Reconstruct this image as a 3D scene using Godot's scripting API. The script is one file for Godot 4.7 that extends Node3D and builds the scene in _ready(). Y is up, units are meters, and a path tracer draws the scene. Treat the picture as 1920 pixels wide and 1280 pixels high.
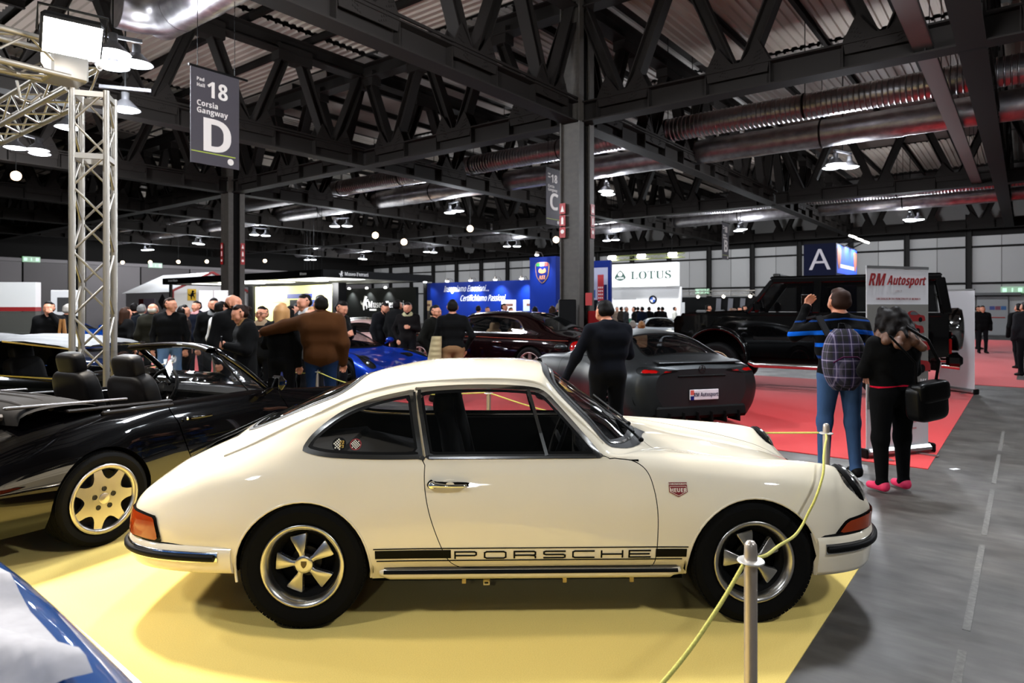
extends Node3D

func _ready() -> void:
	setup_view()
	print("stage setting ", Time.get_ticks_msec())
	hall()
	lamps()
	white_coupe(Vector3(-1.06, 0.006, -4.08), deg_to_rad(1.2))
	cars()
	people()
	stands()
	print("done ", Time.get_ticks_msec())

func setup_view() -> void:
	var cam := Camera3D.new()
	cam.name = "camera"
	cam.projection = Camera3D.PROJECTION_FRUSTUM
	cam.near = 0.1
	cam.far = 200.0
	cam.size = 0.1 * 1280.0 / 1240.0
	cam.frustum_offset = Vector2(0, -0.1 * 63.0 / 1240.0)   # a level camera with the lens shifted down
	var lens := CameraAttributesPhysical.new()
	lens.frustum_focal_length = 23.0
	lens.frustum_focus_distance = 3.6
	lens.frustum_near = 0.1
	lens.frustum_far = 200.0
	lens.exposure_aperture = 3.5
	cam.attributes = lens
	cam.near = 0.1
	cam.size = 0.1 * 1280.0 / 1240.0
	add_child(cam)
	cam.position = Vector3(0, 1.61, 0)
	cam.current = true
	var env := Environment.new()
	env.background_mode = Environment.BG_COLOR
	env.background_color = Color(0.0, 0.0, 0.0)
	env.tonemap_mode = Environment.TONE_MAPPER_LINEAR
	env.tonemap_exposure = 1.9
	env.sdfgi_enabled = true
	env.ssao_enabled = true
	env.ssil_enabled = true
	var we := WorldEnvironment.new()
	we.name = "surroundings"
	we.environment = env
	add_child(we)
# ---------------------------------------------------------------- mesh tools
class Mb:
	var p := PackedVector3Array()
	var n := PackedVector3Array()
	var t := PackedVector2Array()
	var i := PackedInt32Array()
	func add(v: Vector3, m: Vector3) -> int:
		p.append(v); n.append(m)
		return p.size() - 1
	func tri(a: Vector3, b: Vector3, c: Vector3) -> void:
		var m := (c - a).cross(b - a).normalized()
		var k := p.size()
		p.append(a); p.append(b); p.append(c)
		n.append(m); n.append(m); n.append(m)
		i.append(k); i.append(k + 1); i.append(k + 2)
	func quad(a: Vector3, b: Vector3, c: Vector3, d: Vector3, m := Vector3.ZERO) -> void:
		if m == Vector3.ZERO:
			m = (c - a).cross(b - d).normalized()
			if m == Vector3.ZERO:
				m = Vector3.UP
		var k := p.size()
		p.append(a); p.append(b); p.append(c); p.append(d)
		n.append(m); n.append(m); n.append(m); n.append(m)
		i.append_array(PackedInt32Array([k, k + 1, k + 2, k, k + 2, k + 3]))
	func box(c: Vector3, s: Vector3, b := Basis.IDENTITY, bev := 0.0) -> Mb:
		var h := s / 2.0
		var k := minf(bev, minf(h.x, minf(h.y, h.z)) * 0.9)
		for ax in 3:
			var a1 := (ax + 1) % 3
			var a2 := (ax + 2) % 3
			for sg in [-1.0, 1.0]:
				var q := []
				for e in [[-1, -1], [1, -1], [1, 1], [-1, 1]]:
					var v := Vector3.ZERO
					v[ax] = sg * h[ax]; v[a1] = e[0] * (h[a1] - k); v[a2] = e[1] * (h[a2] - k)
					q.append(c + b * v)
				var m := Vector3.ZERO
				m[ax] = sg
				quad(q[0], q[1], q[2], q[3], (b * m).normalized())
		if k > 0.0:
			for ax in 3:
				var a1 := (ax + 1) % 3
				var a2 := (ax + 2) % 3
				for s1 in [-1.0, 1.0]:
					for s2 in [-1.0, 1.0]:
						var m := Vector3.ZERO
						m[a1] = s1; m[a2] = s2
						var q := []
						for e in [[-1, 0], [1, 0], [1, 1], [-1, 1]]:
							var v := Vector3.ZERO
							v[ax] = e[0] * (h[ax] - k)
							v[a1] = s1 * (h[a1] - (k if e[1] == 1 else 0.0))
							v[a2] = s2 * (h[a2] - (0.0 if e[1] == 1 else k))
							q.append(c + b * v)
						quad(q[0], q[1], q[2], q[3], (b * m).normalized())
			for sx in [-1.0, 1.0]:
				for sy in [-1.0, 1.0]:
					for sz in [-1.0, 1.0]:
						var sv := Vector3(sx, sy, sz)
						var w := [Vector3(h.x, h.y - k, h.z - k) * sv, Vector3(h.x - k, h.y, h.z - k) * sv, Vector3(h.x - k, h.y - k, h.z) * sv]
						var f := p.size()
						for e in w:
							p.append(c + b * e); n.append((b * sv).normalized())
						i.append_array(PackedInt32Array([f, f + 1, f + 2]))
		return self
	# box between two points, w wide (along side), h high
	func bar(a: Vector3, z: Vector3, w: float, h: float, up := Vector3.UP, bev := 0.0) -> Mb:
		var d := (z - a).normalized()
		var s := d.cross(up)
		if s.length() < 0.01:
			s = d.cross(Vector3.RIGHT)
		s = s.normalized()
		var u := s.cross(d).normalized()
		return box((a + z) / 2.0, Vector3((z - a).length(), h, w), Basis(d, u, s), bev)
	# I-section between two points: depth h along up, flange width w
	func ibeam(a: Vector3, z: Vector3, w: float, h: float, tw: float, tf: float, up := Vector3.UP) -> Mb:
		var d := (z - a).normalized()
		var s := d.cross(up).normalized()
		var u := s.cross(d).normalized()
		bar(a, z, tw, h - 2 * tf, up)
		bar(a + u * (h - tf) / 2, z + u * (h - tf) / 2, w, tf, up)
		bar(a - u * (h - tf) / 2, z - u * (h - tf) / 2, w, tf, up)
		return self
	func tube(pts: Array, r, seg := 8, caps := true) -> Mb:
		var m := pts.size()
		var up := Vector3.UP
		var d0: Vector3 = (pts[1] - pts[0]).normalized()
		if absf(d0.dot(up)) > 0.9:
			up = Vector3.RIGHT
		var base := p.size()
		var s := d0.cross(up).normalized()
		for k in m:
			var d: Vector3 = (pts[mini(k + 1, m - 1)] - pts[maxi(k - 1, 0)]).normalized()
			s = (s - d * s.dot(d)).normalized()
			var u := s.cross(d)
			var rr: float = r[k] if r is Array else r
			for e in seg:
				var an := TAU * e / seg
				var o := s * cos(an) + u * sin(an)
				p.append(pts[k] + o * rr); n.append(o)
		for k in m - 1:
			for e in seg:
				var e2 := (e + 1) % seg
				var a := base + k * seg
				i.append_array(PackedInt32Array([a + e, a + e2, a + seg + e2, a + e, a + seg + e2, a + seg + e]))
		if caps:
			for k in [0, m - 1]:
				var d: Vector3 = (pts[0] - pts[1]).normalized() if k == 0 else (pts[m - 1] - pts[m - 2]).normalized()
				var c := add(pts[k], d)
				var f := p.size()
				for e in seg:
					p.append(p[base + k * seg + e]); n.append(d)
				for e in seg:
					i.append_array(PackedInt32Array([c, f + e, f + (e + 1) % seg]))
		return self
	# profile of (radius, height) turned about local y; a point given twice makes a sharp edge
	func lathe(prof: Array, seg := 24, xf := Transform3D.IDENTITY, arc := TAU) -> Mb:
		var m := prof.size()
		var base := p.size()
		var nn := []
		for k in m:
			var a: Vector2 = prof[k]
			var b := a
			var c := a
			if k > 0 and prof[k - 1] != prof[k]:
				b = prof[k - 1]
			if k < m - 1 and prof[k + 1] != prof[k]:
				c = prof[k + 1]
			var d := (c - b)
			nn.append(Vector2(d.y, -d.x).normalized())
		var full := absf(arc - TAU) < 0.001
		var cols := seg if full else seg + 1
		for e in cols:
			var an := arc * e / seg
			var cs := Vector3(cos(an), 0, sin(an))
			for k in m:
				p.append(xf * (cs * prof[k].x + Vector3(0, prof[k].y, 0)))
				n.append((xf.basis * (cs * nn[k].x + Vector3(0, nn[k].y, 0))).normalized())
		for e in seg:
			var e2 := (e + 1) % cols
			for k in m - 1:
				if prof[k] == prof[k + 1]:
					continue
				var a := base + e * m + k
				var b := base + e2 * m + k
				i.append_array(PackedInt32Array([a, b, b + 1, a, b + 1, a + 1]))
		return self
	# flat polygon (x, y) pushed from z = 0 to z = depth
	func prism(poly: PackedVector2Array, depth: float, xf := Transform3D.IDENTITY, bev := 0.0) -> Mb:
		var ix := Geometry2D.triangulate_polygon(poly)
		var top := poly
		if bev > 0.0:
			var off := Geometry2D.offset_polygon(poly, -bev)
			if off.size() == 1 and off[0].size() == poly.size():
				# same count: pair the points by nearness
				var q := PackedVector2Array()
				for a in poly:
					var best: Vector2 = off[0][0]
					for b in off[0]:
						if a.distance_squared_to(b) < a.distance_squared_to(best):
							best = b
					q.append(best)
				top = q
		var m := poly.size()
		for side in 2:
			var k := p.size()
			var pp := poly if side == 0 else top
			var nz := (xf.basis * Vector3(0, 0, -1 if side == 0 else 1) * signf(depth)).normalized()
			for a in pp:
				p.append(xf * Vector3(a.x, a.y, 0.0 if side == 0 else depth)); n.append(nz)
			for e in ix:
				i.append(k + e)
		var cw := Geometry2D.is_polygon_clockwise(poly)
		for e in m:
			var a := poly[e]
			var b := poly[(e + 1) % m]
			var d := b - a
			var o := Vector2(d.y, -d.x).normalized() * (-1.0 if cw else 1.0)
			var nn := (xf.basis * Vector3(o.x, o.y, 0)).normalized()
			var zz := depth
			if bev > 0.0:
				zz = depth - bev * signf(depth)
			quad(xf * Vector3(a.x, a.y, 0), xf * Vector3(b.x, b.y, 0), xf * Vector3(b.x, b.y, zz), xf * Vector3(a.x, a.y, zz), nn)
			if bev > 0.0:
				var a2 := top[e]
				var b2 := top[(e + 1) % m]
				quad(xf * Vector3(a.x, a.y, zz), xf * Vector3(b.x, b.y, zz), xf * Vector3(b2.x, b2.y, depth), xf * Vector3(a2.x, a2.y, depth), (nn + (xf.basis * Vector3(0, 0, signf(depth))).normalized()).normalized())
		return self
	# smooth grid of points, rows by columns
	func grid(g: Array, flip := false) -> Mb:
		var r := g.size()
		var c: int = g[0].size()
		var base := p.size()
		for a in r:
			for b in c:
				var du: Vector3 = g[mini(a + 1, r - 1)][b] - g[maxi(a - 1, 0)][b]
				var dv: Vector3 = g[a][mini(b + 1, c - 1)] - g[a][maxi(b - 1, 0)]
				var m := dv.cross(du).normalized()
				p.append(g[a][b]); n.append(-m if flip else m)
		for a in r - 1:
			for b in c - 1:
				var k := base + a * c + b
				i.append_array(PackedInt32Array([k, k + 1, k + c + 1, k, k + c + 1, k + c]))
		return self
	func ball(c: Vector3, r: Vector3, seg := 10, rows := 6, bs := Basis.IDENTITY) -> Mb:
		var base := p.size()
		for a in rows + 1:
			var la := PI * a / rows - PI / 2
			for e in seg:
				var an := TAU * e / seg
				var d := Vector3(cos(la) * cos(an), sin(la), cos(la) * sin(an))
				p.append(c + bs * (d * r)); n.append((bs * (d / r)).normalized())
		for a in rows:
			for e in seg:
				var e2 := (e + 1) % seg
				var k := base + a * seg
				i.append_array(PackedInt32Array([k + e, k + e2, k + seg + e2, k + e, k + seg + e2, k + seg + e]))
		return self
	# rounded block
	func pill(c: Vector3, s: Vector3, bs := Basis.IDENTITY, ex := 0.45, seg := 24, rows := 14) -> Mb:
		var g := []
		for a in rows + 1:
			var la := PI * a / rows - PI / 2
			var row := []
			for e in seg + 1:
				var an := TAU * e / seg
				var k := pow(cos(la), ex) if a > 0 and a < rows else 0.0
				row.append(c + bs * (Vector3(k * signf(cos(an)) * pow(absf(cos(an)), ex), signf(sin(la)) * pow(absf(sin(la)), ex), k * signf(sin(an)) * pow(absf(sin(an)), ex)) * s / 2.0))
			g.append(row)
		grid(g)
		var f := p.size() - (rows + 1) * (seg + 1)
		for k in range(f, p.size()):
			if n[k].dot(p[k] - c) < 0.0:
				n[k] = -n[k]
			if n[k] == Vector3.ZERO:
				n[k] = (p[k] - c).normalized()
		return self
	func join(o: Mb, xf := Transform3D.IDENTITY) -> Mb:
		var k := p.size()
		for v in o.p:
			p.append(xf * v)
		var nb := xf.basis.inverse().transposed()
		for v in o.n:
			n.append((nb * v).normalized())
		for e in o.i:
			i.append(e + k)
		return self
	func mirrored() -> Mb:
		var o := Mb.new()
		for v in p:
			o.p.append(Vector3(v.x, v.y, -v.z))
		for v in n:
			o.n.append(Vector3(v.x, v.y, -v.z))
		o.i = i.duplicate()
		return o
	func both() -> Mb:
		var o := Mb.new()
		o.join(self)
		o.join(mirrored())
		return o
	func offset(d: float) -> Mb:
		var o := Mb.new()
		for k in p.size():
			o.p.append(p[k] + n[k] * d)
		o.n = n.duplicate(); o.i = i.duplicate()
		return o
	# split along vals == level: [below, above]
	func clip(vals: PackedFloat32Array, level := 0.0) -> Array:
		var lo := Mb.new()
		var hi := Mb.new()
		var ml := {}
		var mh := {}
		for q in range(0, i.size(), 3):
			var ids := [i[q], i[q + 1], i[q + 2]]
			var sg := 0
			for e in 3:
				if vals[ids[e]] < level:
					sg += 1
			if sg == 3 or sg == 0:
				var o := lo if sg == 3 else hi
				var mm := ml if sg == 3 else mh
				for e in 3:
					if not mm.has(ids[e]):
						mm[ids[e]] = o.add(p[ids[e]], n[ids[e]])
					o.i.append(mm[ids[e]])
				continue
			var pl := []
			var ph := []
			for e in 3:
				var a: int = ids[e]
				var b: int = ids[(e + 1) % 3]
				var va := vals[a] - level
				var vb := vals[b] - level
				if va < 0.0:
					pl.append(a)
				else:
					ph.append(a)
				if (va < 0.0) != (vb < 0.0):
					var key := Vector2i(mini(a, b), maxi(a, b))
					pl.append(key); ph.append(key)
			for side in 2:
				var o := lo if side == 0 else hi
				var mm := ml if side == 0 else mh
				var li := pl if side == 0 else ph
				var out := []
				for e in li:
					if not mm.has(e):
						if e is Vector2i:
							var w := (vals[e.x] - level) / (vals[e.x] - vals[e.y])
							mm[e] = o.add(p[e.x].lerp(p[e.y], w), n[e.x].lerp(n[e.y], w).normalized())
						else:
							mm[e] = o.add(p[e], n[e])
					out.append(mm[e])
				for e in range(1, out.size() - 1):
					o.i.append(out[0]); o.i.append(out[e]); o.i.append(out[e + 1])
		return [lo, hi]
	func build(mat: Material, into: ArrayMesh = null) -> ArrayMesh:
		var me := into if into else ArrayMesh.new()
		if p.is_empty() or i.is_empty():
			return me
		for q in range(0, i.size(), 3):
			var a := i[q]
			var b := i[q + 1]
			var c := i[q + 2]
			if (p[c] - p[a]).cross(p[b] - p[a]).dot(n[a] + n[b] + n[c]) < 0.0:
				i[q + 1] = c; i[q + 2] = b
		var arr := []
		arr.resize(Mesh.ARRAY_MAX)
		arr[Mesh.ARRAY_VERTEX] = p
		arr[Mesh.ARRAY_NORMAL] = n
		if t.size() == p.size():
			arr[Mesh.ARRAY_TEX_UV] = t
		arr[Mesh.ARRAY_INDEX] = i
		me.add_surface_from_arrays(Mesh.PRIMITIVE_TRIANGLES, arr)
		me.surface_set_material(me.get_surface_count() - 1, mat)
		return me

func mb() -> Mb:
	return Mb.new()

var taken := {}
func numbered(called: String) -> String:
	taken[called] = taken.get(called, -1) + 1
	return called if taken[called] == 0 else "%s_%03d" % [called, taken[called]]

func thing(called: String, label: String, category: String, where := Vector3.ZERO, turn := 0.0, group := "") -> Node3D:
	var o := Node3D.new()
	o.name = numbered(called)
	add_child(o)
	o.position = where
	o.rotation.y = turn
	tag(o, label, category, group)
	return o

func tag(o: Node3D, label: String, category: String, group := "") -> Node3D:
	o.set_meta("label", label)
	o.set_meta("category", category)
	if group:
		o.set_meta("group", group)
	return o

# one named mesh under a parent
func obj(called: String, m: Mb, mat: Material, parent: Node3D, where := Vector3.ZERO, label := "") -> MeshInstance3D:
	return put(called, m.build(mat), parent, where, label)

func put(called: String, me: Mesh, parent: Node3D, where := Vector3.ZERO, label := "") -> MeshInstance3D:
	var o := MeshInstance3D.new()
	o.mesh = me
	o.name = called
	o.position = where
	if label:
		o.set_meta("label", label)
	parent.add_child(o, true)
	return o

# a thing of a single mesh
func solo(called: String, m: Mb, mat: Material, label: String, category: String, where := Vector3.ZERO, turn := 0.0, group := "") -> MeshInstance3D:
	var o := MeshInstance3D.new()
	o.mesh = m.build(mat)
	o.name = numbered(called)
	add_child(o)
	o.position = where
	o.rotation.y = turn
	tag(o, label, category, group)
	return o

func structure(called: String, m: Mb, mat: Material, where := Vector3.ZERO, turn := 0.0) -> MeshInstance3D:
	var o := MeshInstance3D.new()
	o.mesh = m.build(mat)
	o.name = numbered(called)
	add_child(o)
	o.position = where
	o.rotation.y = turn
	o.set_meta("kind", "structure")
	return o

func copy_of(o: Node3D, label := "", where = null, turn = null, group := "") -> Node3D:
	var r: Node3D = o.duplicate()
	var base := String(o.name)
	var re := RegEx.create_from_string("_\\d{3}$")
	r.name = numbered(re.sub(base, ""))
	add_child(r)
	if where != null:
		r.position = where
	if turn != null:
		r.rotation.y = turn
	if label:
		r.set_meta("label", label)
	if group:
		r.set_meta("group", group)
	return r

func text(called: String, s: String, size: float, mat: Material, parent: Node3D, xf: Transform3D, serif := false, bold := true, depth := 0.004, squeeze := 1.0, label := "", left := false) -> MeshInstance3D:
	var f := SystemFont.new()
	f.font_names = PackedStringArray(["Droid Serif" if serif else "Droid Sans"])
	f.font_weight = 700 if bold else 400
	var tm := TextMesh.new()
	tm.font = f
	tm.text = s
	tm.font_size = 64
	tm.pixel_size = size / 46.0   # capital letters stand about `size` high
	tm.depth = depth
	tm.curve_step = 1.0
	if left:
		tm.horizontal_alignment = HORIZONTAL_ALIGNMENT_LEFT
	tm.material = mat
	var o := MeshInstance3D.new()
	o.name = called
	o.mesh = tm
	o.transform = xf * Transform3D(Basis.from_scale(Vector3(squeeze, 1, 1)), Vector3.ZERO)
	if label:
		o.set_meta("label", label)
	parent.add_child(o, true)
	return o

# ---------------------------------------------------------------- materials
var mats := {}
func mat(c: Color, rough := 0.6, metal := 0.0, coat := 0.0) -> StandardMaterial3D:
	var key := "%s %.2f %.2f %.2f" % [c.to_html(), rough, metal, coat]
	if mats.has(key):
		return mats[key]
	var m := StandardMaterial3D.new()
	m.albedo_color = c
	m.roughness = rough
	m.metallic = metal
	if coat == 0.0 and metal < 0.3 and c.get_luminance() < 0.13:
		m.metallic_specular = 0.22
	if coat > 0.0:
		m.clearcoat_enabled = true
		m.clearcoat = coat
		m.clearcoat_roughness = 0.03
		m.metallic_specular = 0.1
	mats[key] = m
	return m

func glow(c: Color, energy: float) -> StandardMaterial3D:
	var m := StandardMaterial3D.new()
	m.albedo_color = Color(0.8, 0.8, 0.8)
	m.emission_enabled = true
	m.emission = c
	m.emission_energy_multiplier = energy
	return m

func glass(c: Color, alpha: float) -> StandardMaterial3D:
	var m := StandardMaterial3D.new()
	m.albedo_color = Color(c.r, c.g, c.b, alpha)
	m.transparency = BaseMaterial3D.TRANSPARENCY_ALPHA
	m.roughness = 0.02
	return m

func noise_tex(freq: float, lo: Color, hi: Color, size := 512, octaves := 4, sd := 1, kind := FastNoiseLite.TYPE_SIMPLEX_SMOOTH, mid := -1.0) -> NoiseTexture2D:
	var f := FastNoiseLite.new()
	f.noise_type = kind
	f.seed = sd
	f.frequency = freq
	f.fractal_octaves = octaves
	var nt := NoiseTexture2D.new()
	nt.width = size
	nt.height = size
	nt.seamless = true
	nt.noise = f
	var g := Gradient.new()
	g.set_color(0, lo)
	g.set_color(1, hi)
	if mid > 0.0:
		g.set_offset(0, mid - 0.2)
		g.set_offset(1, mid + 0.2)
	nt.color_ramp = g
	return nt

func tri_mat(tex: Texture2D, scale: float, rough := 0.8, world := true) -> StandardMaterial3D:
	var m := StandardMaterial3D.new()
	m.albedo_texture = tex
	m.uv1_triplanar = true
	m.uv1_world_triplanar = world
	m.uv1_scale = Vector3.ONE * scale
	m.roughness = rough
	return m

# ---------------------------------------------------------------- 2D shapes
func poly_sd(poly: PackedVector2Array, q: Vector2) -> float:
	var d := 1e9
	var inside := false
	var m := poly.size()
	var b := poly[m - 1]
	for a in poly:
		var e := b - a
		var w := q - a
		var h := clampf(w.dot(e) / e.length_squared(), 0.0, 1.0)
		d = minf(d, (w - e * h).length_squared())
		if (a.y > q.y) != (b.y > q.y) and q.x < (b.x - a.x) * (q.y - a.y) / (b.y - a.y) + a.x:
			inside = not inside
		b = a
	return -sqrt(d) if inside else sqrt(d)

# closed smooth outline through points
func smooth_poly(pts: Array, per := 6, closed := true) -> PackedVector2Array:
	var o := PackedVector2Array()
	var m := pts.size()
	var last := m if closed else m - 1
	for k in last:
		var a: Vector2 = pts[(k - 1 + m) % m] if closed or k > 0 else pts[0]
		var b: Vector2 = pts[k]
		var c: Vector2 = pts[(k + 1) % m]
		var d: Vector2 = pts[(k + 2) % m] if closed or k < m - 2 else pts[m - 1]
		for e in per:
			o.append(b.cubic_interpolate(c, a, d, float(e) / per))
	if not closed:
		o.append(pts[m - 1])
	return o

func round_rect(w: float, h: float, r: float, per := 4) -> PackedVector2Array:
	var o := PackedVector2Array()
	for c in [[1, 1, 0], [-1, 1, 1], [-1, -1, 2], [1, -1, 3]]:
		for e in per + 1:
			var an: float = PI / 2 * (c[2] + float(e) / per)
			o.append(Vector2(c[0] * (w / 2 - r) + cos(an) * r, c[1] * (h / 2 - r) + sin(an) * r))
	return o

func circle(r: float, seg := 24) -> PackedVector2Array:
	var o := PackedVector2Array()
	for e in seg:
		o.append(Vector2.from_angle(TAU * e / seg) * r)
	return o

func xf(o: Vector3, b := Basis.IDENTITY) -> Transform3D:
	return Transform3D(b, o)

func rx(deg: float) -> Basis:
	return Basis(Vector3.RIGHT, deg_to_rad(deg))
func ry(deg: float) -> Basis:
	return Basis(Vector3.UP, deg_to_rad(deg))
func rz(deg: float) -> Basis:
	return Basis(Vector3.BACK, deg_to_rad(deg))
# ---------------------------------------------------------------- car bodies
# a body is lofted through cross sections; x runs forward, y up, z to the car's right
class Loft:
	var xs: Array
	var secs: Array
	func _init(table: Array) -> void:
		for r in table:
			xs.append(r[0])
			var s := PackedVector2Array()
			for k in range(1, r.size(), 2):
				s.append(Vector2(r[k], r[k + 1]))
			secs.append(s)
	static func slope(a: float, b: float, ha: float, hb: float) -> float:
		if a * b <= 0.0:
			return 0.0
		var w1 := 2 * hb + ha
		var w2 := hb + 2 * ha
		return (w1 + w2) * a * b / (w1 * b + w2 * a)
	func section(x: float) -> PackedVector2Array:
		var m := xs.size()
		if x <= xs[0]:
			return secs[0]
		if x >= xs[m - 1]:
			return secs[m - 1]
		var k := 0
		while k < m - 2 and xs[k + 1] < x:
			k += 1
		var h: float = xs[k + 1] - xs[k]
		var w: float = (x - xs[k]) / h
		var o := PackedVector2Array()
		var w2 := w * w
		var w3 := w2 * w
		for q in secs[k].size():
			var r := Vector2.ZERO
			for c in 2:
				var a: float = secs[k][q][c]
				var b: float = secs[k + 1][q][c]
				var d := (b - a) / h
				var ma := d
				var mz := d
				if k > 0:
					var hp: float = xs[k] - xs[k - 1]
					ma = slope((a - secs[k - 1][q][c]) / hp, d, hp, h)
				if k < m - 2:
					var hn: float = xs[k + 2] - xs[k + 1]
					mz = slope(d, (secs[k + 2][q][c] - b) / hn, h, hn)
				r[c] = (2 * w3 - 3 * w2 + 1) * a + (w3 - 2 * w2 + w) * h * ma + (-2 * w3 + 3 * w2) * b + (w3 - w2) * h * mz
			o.append(r)
		return o
	func curve(s: PackedVector2Array, t: float) -> Vector2:
		var m := s.size()
		var k := clampi(int(t), 0, m - 2)
		var a := s[k - 1] if k > 0 else s[0] * 2.0 - s[1]
		var d := s[k + 2] if k < m - 2 else Vector2(s[m - 2].x, -s[m - 2].y)
		return s[k].cubic_interpolate(s[k + 1], a, d, t - k)
	func at(x: float, t: float) -> Vector3:
		var c := curve(section(x), t)
		return Vector3(x, c.x, c.y)
	# the point of the flank at height y, up to control point top
	func flank(x: float, y: float, top := 5.0) -> Vector3:
		var s := section(x)
		var lo := 0.0
		var hi := top
		for e in 18:
			var mid := (lo + hi) / 2
			if curve(s, mid).x < y:
				lo = mid
			else:
				hi = mid
		return Vector3(x, y, curve(s, lo).y)
	func half(hx: float, per: int, ends := true) -> Mb:
		var g := []
		var m := xs.size()
		for k in m - 1:
			var c := maxi(1, int(ceil((xs[k + 1] - xs[k]) / hx)))
			for e in c + (1 if k == m - 2 else 0):
				var x: float = lerpf(xs[k], xs[k + 1], float(e) / c)
				var s := section(x)
				var row := []
				for t in (s.size() - 1) * per + 1:
					var v := curve(s, float(t) / per)
					row.append(Vector3(x, v.x, maxf(v.y, 0.0)))
				row[row.size() - 1].z = 0.0
				g.append(row)
		var o := Mb.new()
		o.grid(g, true)
		for k in o.n.size():
			if o.p[k].z == 0.0:
				o.n[k].z = 0.0
				o.n[k] = o.n[k].normalized()
		if ends:
			for e in 2:
				var row: Array = g[0] if e == 0 else g[g.size() - 1]
				for k in row.size() - 1:
					var a: Vector3 = row[k]
					var b: Vector3 = row[k + 1]
					o.quad(a, b, Vector3(b.x, b.y, 0), Vector3(a.x, a.y, 0), Vector3(-1 if e == 0 else 1, 0, 0))
		return o

func side_vals(m: Mb, poly: PackedVector2Array, zmin := 0.0, xmin := -99.0, xmax := 99.0) -> PackedFloat32Array:
	var lo := poly[0]
	var hi := poly[0]
	for a in poly:
		lo = lo.min(a)
		hi = hi.max(a)
	var o := PackedFloat32Array()
	for v in m.p:
		if v.z < zmin or v.x < xmin or v.x > xmax or v.x < lo.x - 0.08 or v.x > hi.x + 0.08 or v.y < lo.y - 0.08 or v.y > hi.y + 0.08:
			o.append(0.08)
		else:
			o.append(poly_sd(poly, Vector2(v.x, v.y)))
	return o

func front_vals(m: Mb, poly: PackedVector2Array, xmin: float, xmax: float) -> PackedFloat32Array:
	var o := PackedFloat32Array()
	for v in m.p:
		o.append(0.08 if v.x < xmin or v.x > xmax else clampf(poly_sd(poly, Vector2(v.z, v.y)), -0.2, 0.08))
	return o

func top_vals(m: Mb, poly: PackedVector2Array, ymin: float) -> PackedFloat32Array:
	var o := PackedFloat32Array()
	for v in m.p:
		o.append(0.08 if v.y < ymin else clampf(poly_sd(poly, Vector2(v.x, v.z)), -0.2, 0.08))
	return o

func arch_vals(m: Mb, c: Vector2, r: float, zmin := 0.3, flat := 0.0) -> PackedFloat32Array:
	var o := PackedFloat32Array()
	for v in m.p:
		var d := Vector2(v.x, v.y) - c
		if d.y < 0.0:
			d.y *= flat
		o.append(d.length() - r if v.z > zmin else 0.1)
	return o

# the band lo < value < hi of a mesh, its value function given
func band(m: Mb, f: Callable, lo: float, hi: float) -> Mb:
	var a: Mb = m.clip(f.call(m), hi)[0]
	if lo < -50.0:
		return a
	return a.clip(f.call(a), lo)[1]

# thin strip laid along points of the flank (x, y), w wide, standing h proud
func flank_strip(lf: Loft, pts: Array, w: float, h: float, top := 7.0) -> Mb:
	var path := []
	for q in pts:
		var a := lf.flank(q.x, q.y, top)
		path.append(a)
	return ribbon(path, w, h, Vector3(0, 0.25, 1).normalized())

func ribbon(path: Array, w: float, h: float, out: Vector3) -> Mb:
	var g := []
	for k in path.size():
		var d: Vector3 = (path[mini(k + 1, path.size() - 1)] - path[maxi(k - 1, 0)]).normalized()
		var s := d.cross(out).normalized()
		var o := s.cross(d)
		var c: Vector3 = path[k]
		g.append([c - s * w / 2, c - s * w * 0.42 + o * h, c + s * w * 0.42 + o * h, c + s * w / 2])
	var m := Mb.new()
	for k in g.size() - 1:
		for e in 3:
			m.quad(g[k][e], g[k][e + 1], g[k + 1][e + 1], g[k + 1][e])
	# make the normals look outwards
	for k in m.n.size():
		if m.n[k].dot(out) < -0.05:
			m.n[k] = -m.n[k]
	return m

# flat sheet lying on the flank between x0..x1 and y0..y1
func flank_rect(lf: Loft, x0: float, x1: float, y0: float, y1: float, lift := 0.0015, skew := 0.0) -> Mb:
	var g := []
	var c := maxi(2, int((x1 - x0) / 0.04))
	var r := maxi(2, int(absf(y1 - y0) / 0.01))
	for a in c + 1:
		var row := []
		for b in r + 1:
			var y := lerpf(y0, y1, float(b) / r)
			var q := lf.flank(lerpf(x0, x1, float(a) / c) + skew * (y - y0), y)
			q.z += lift
			row.append(q)
		g.append(row)
	var m := Mb.new()
	m.grid(g)
	for k in m.n.size():
		if m.n[k].z < 0:
			m.n[k] = -m.n[k]
	return m

# profile (out, y) swept along a plan path of (x, z), both sides of the car, round one end
func sweep_plan(half: Array, prof: Array, per := 5, sgn := 1.0) -> Mb:
	var hp := smooth_poly(half, per, false)
	var path := []
	for q in hp:
		path.append(q)
	for k in range(hp.size() - 2, -1, -1):
		path.append(Vector2(hp[k].x, -hp[k].y))
	var g := []
	for k in path.size():
		var d: Vector2 = (path[mini(k + 1, path.size() - 1)] - path[maxi(k - 1, 0)]).normalized()
		var o := Vector2(d.y, -d.x) * sgn
		var row := []
		for q in prof:
			row.append(Vector3(path[k].x + o.x * q.x, q.y, path[k].y + o.y * q.x))
		g.append(row)
	var m := Mb.new()
	m.grid(g)
	var c := Vector3((half[0].x + half[half.size() - 1].x) / 2, 0, 0)
	var bad := 0
	for k in m.n.size():
		var w := m.p[k] - c
		w.y = 0
		if m.n[k].dot(w) < 0:
			bad += 1
	if bad * 2 > m.n.size():
		for k in m.n.size():
			m.n[k] = -m.n[k]
	# closing faces at both ends
	for e in [0, path.size() - 1]:
		var mid := Vector3.ZERO
		for q in g[e]:
			mid += q / g[e].size()
		for k in prof.size() - 1:
			m.tri(g[e][k], g[e][k + 1], mid)
	return m

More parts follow.
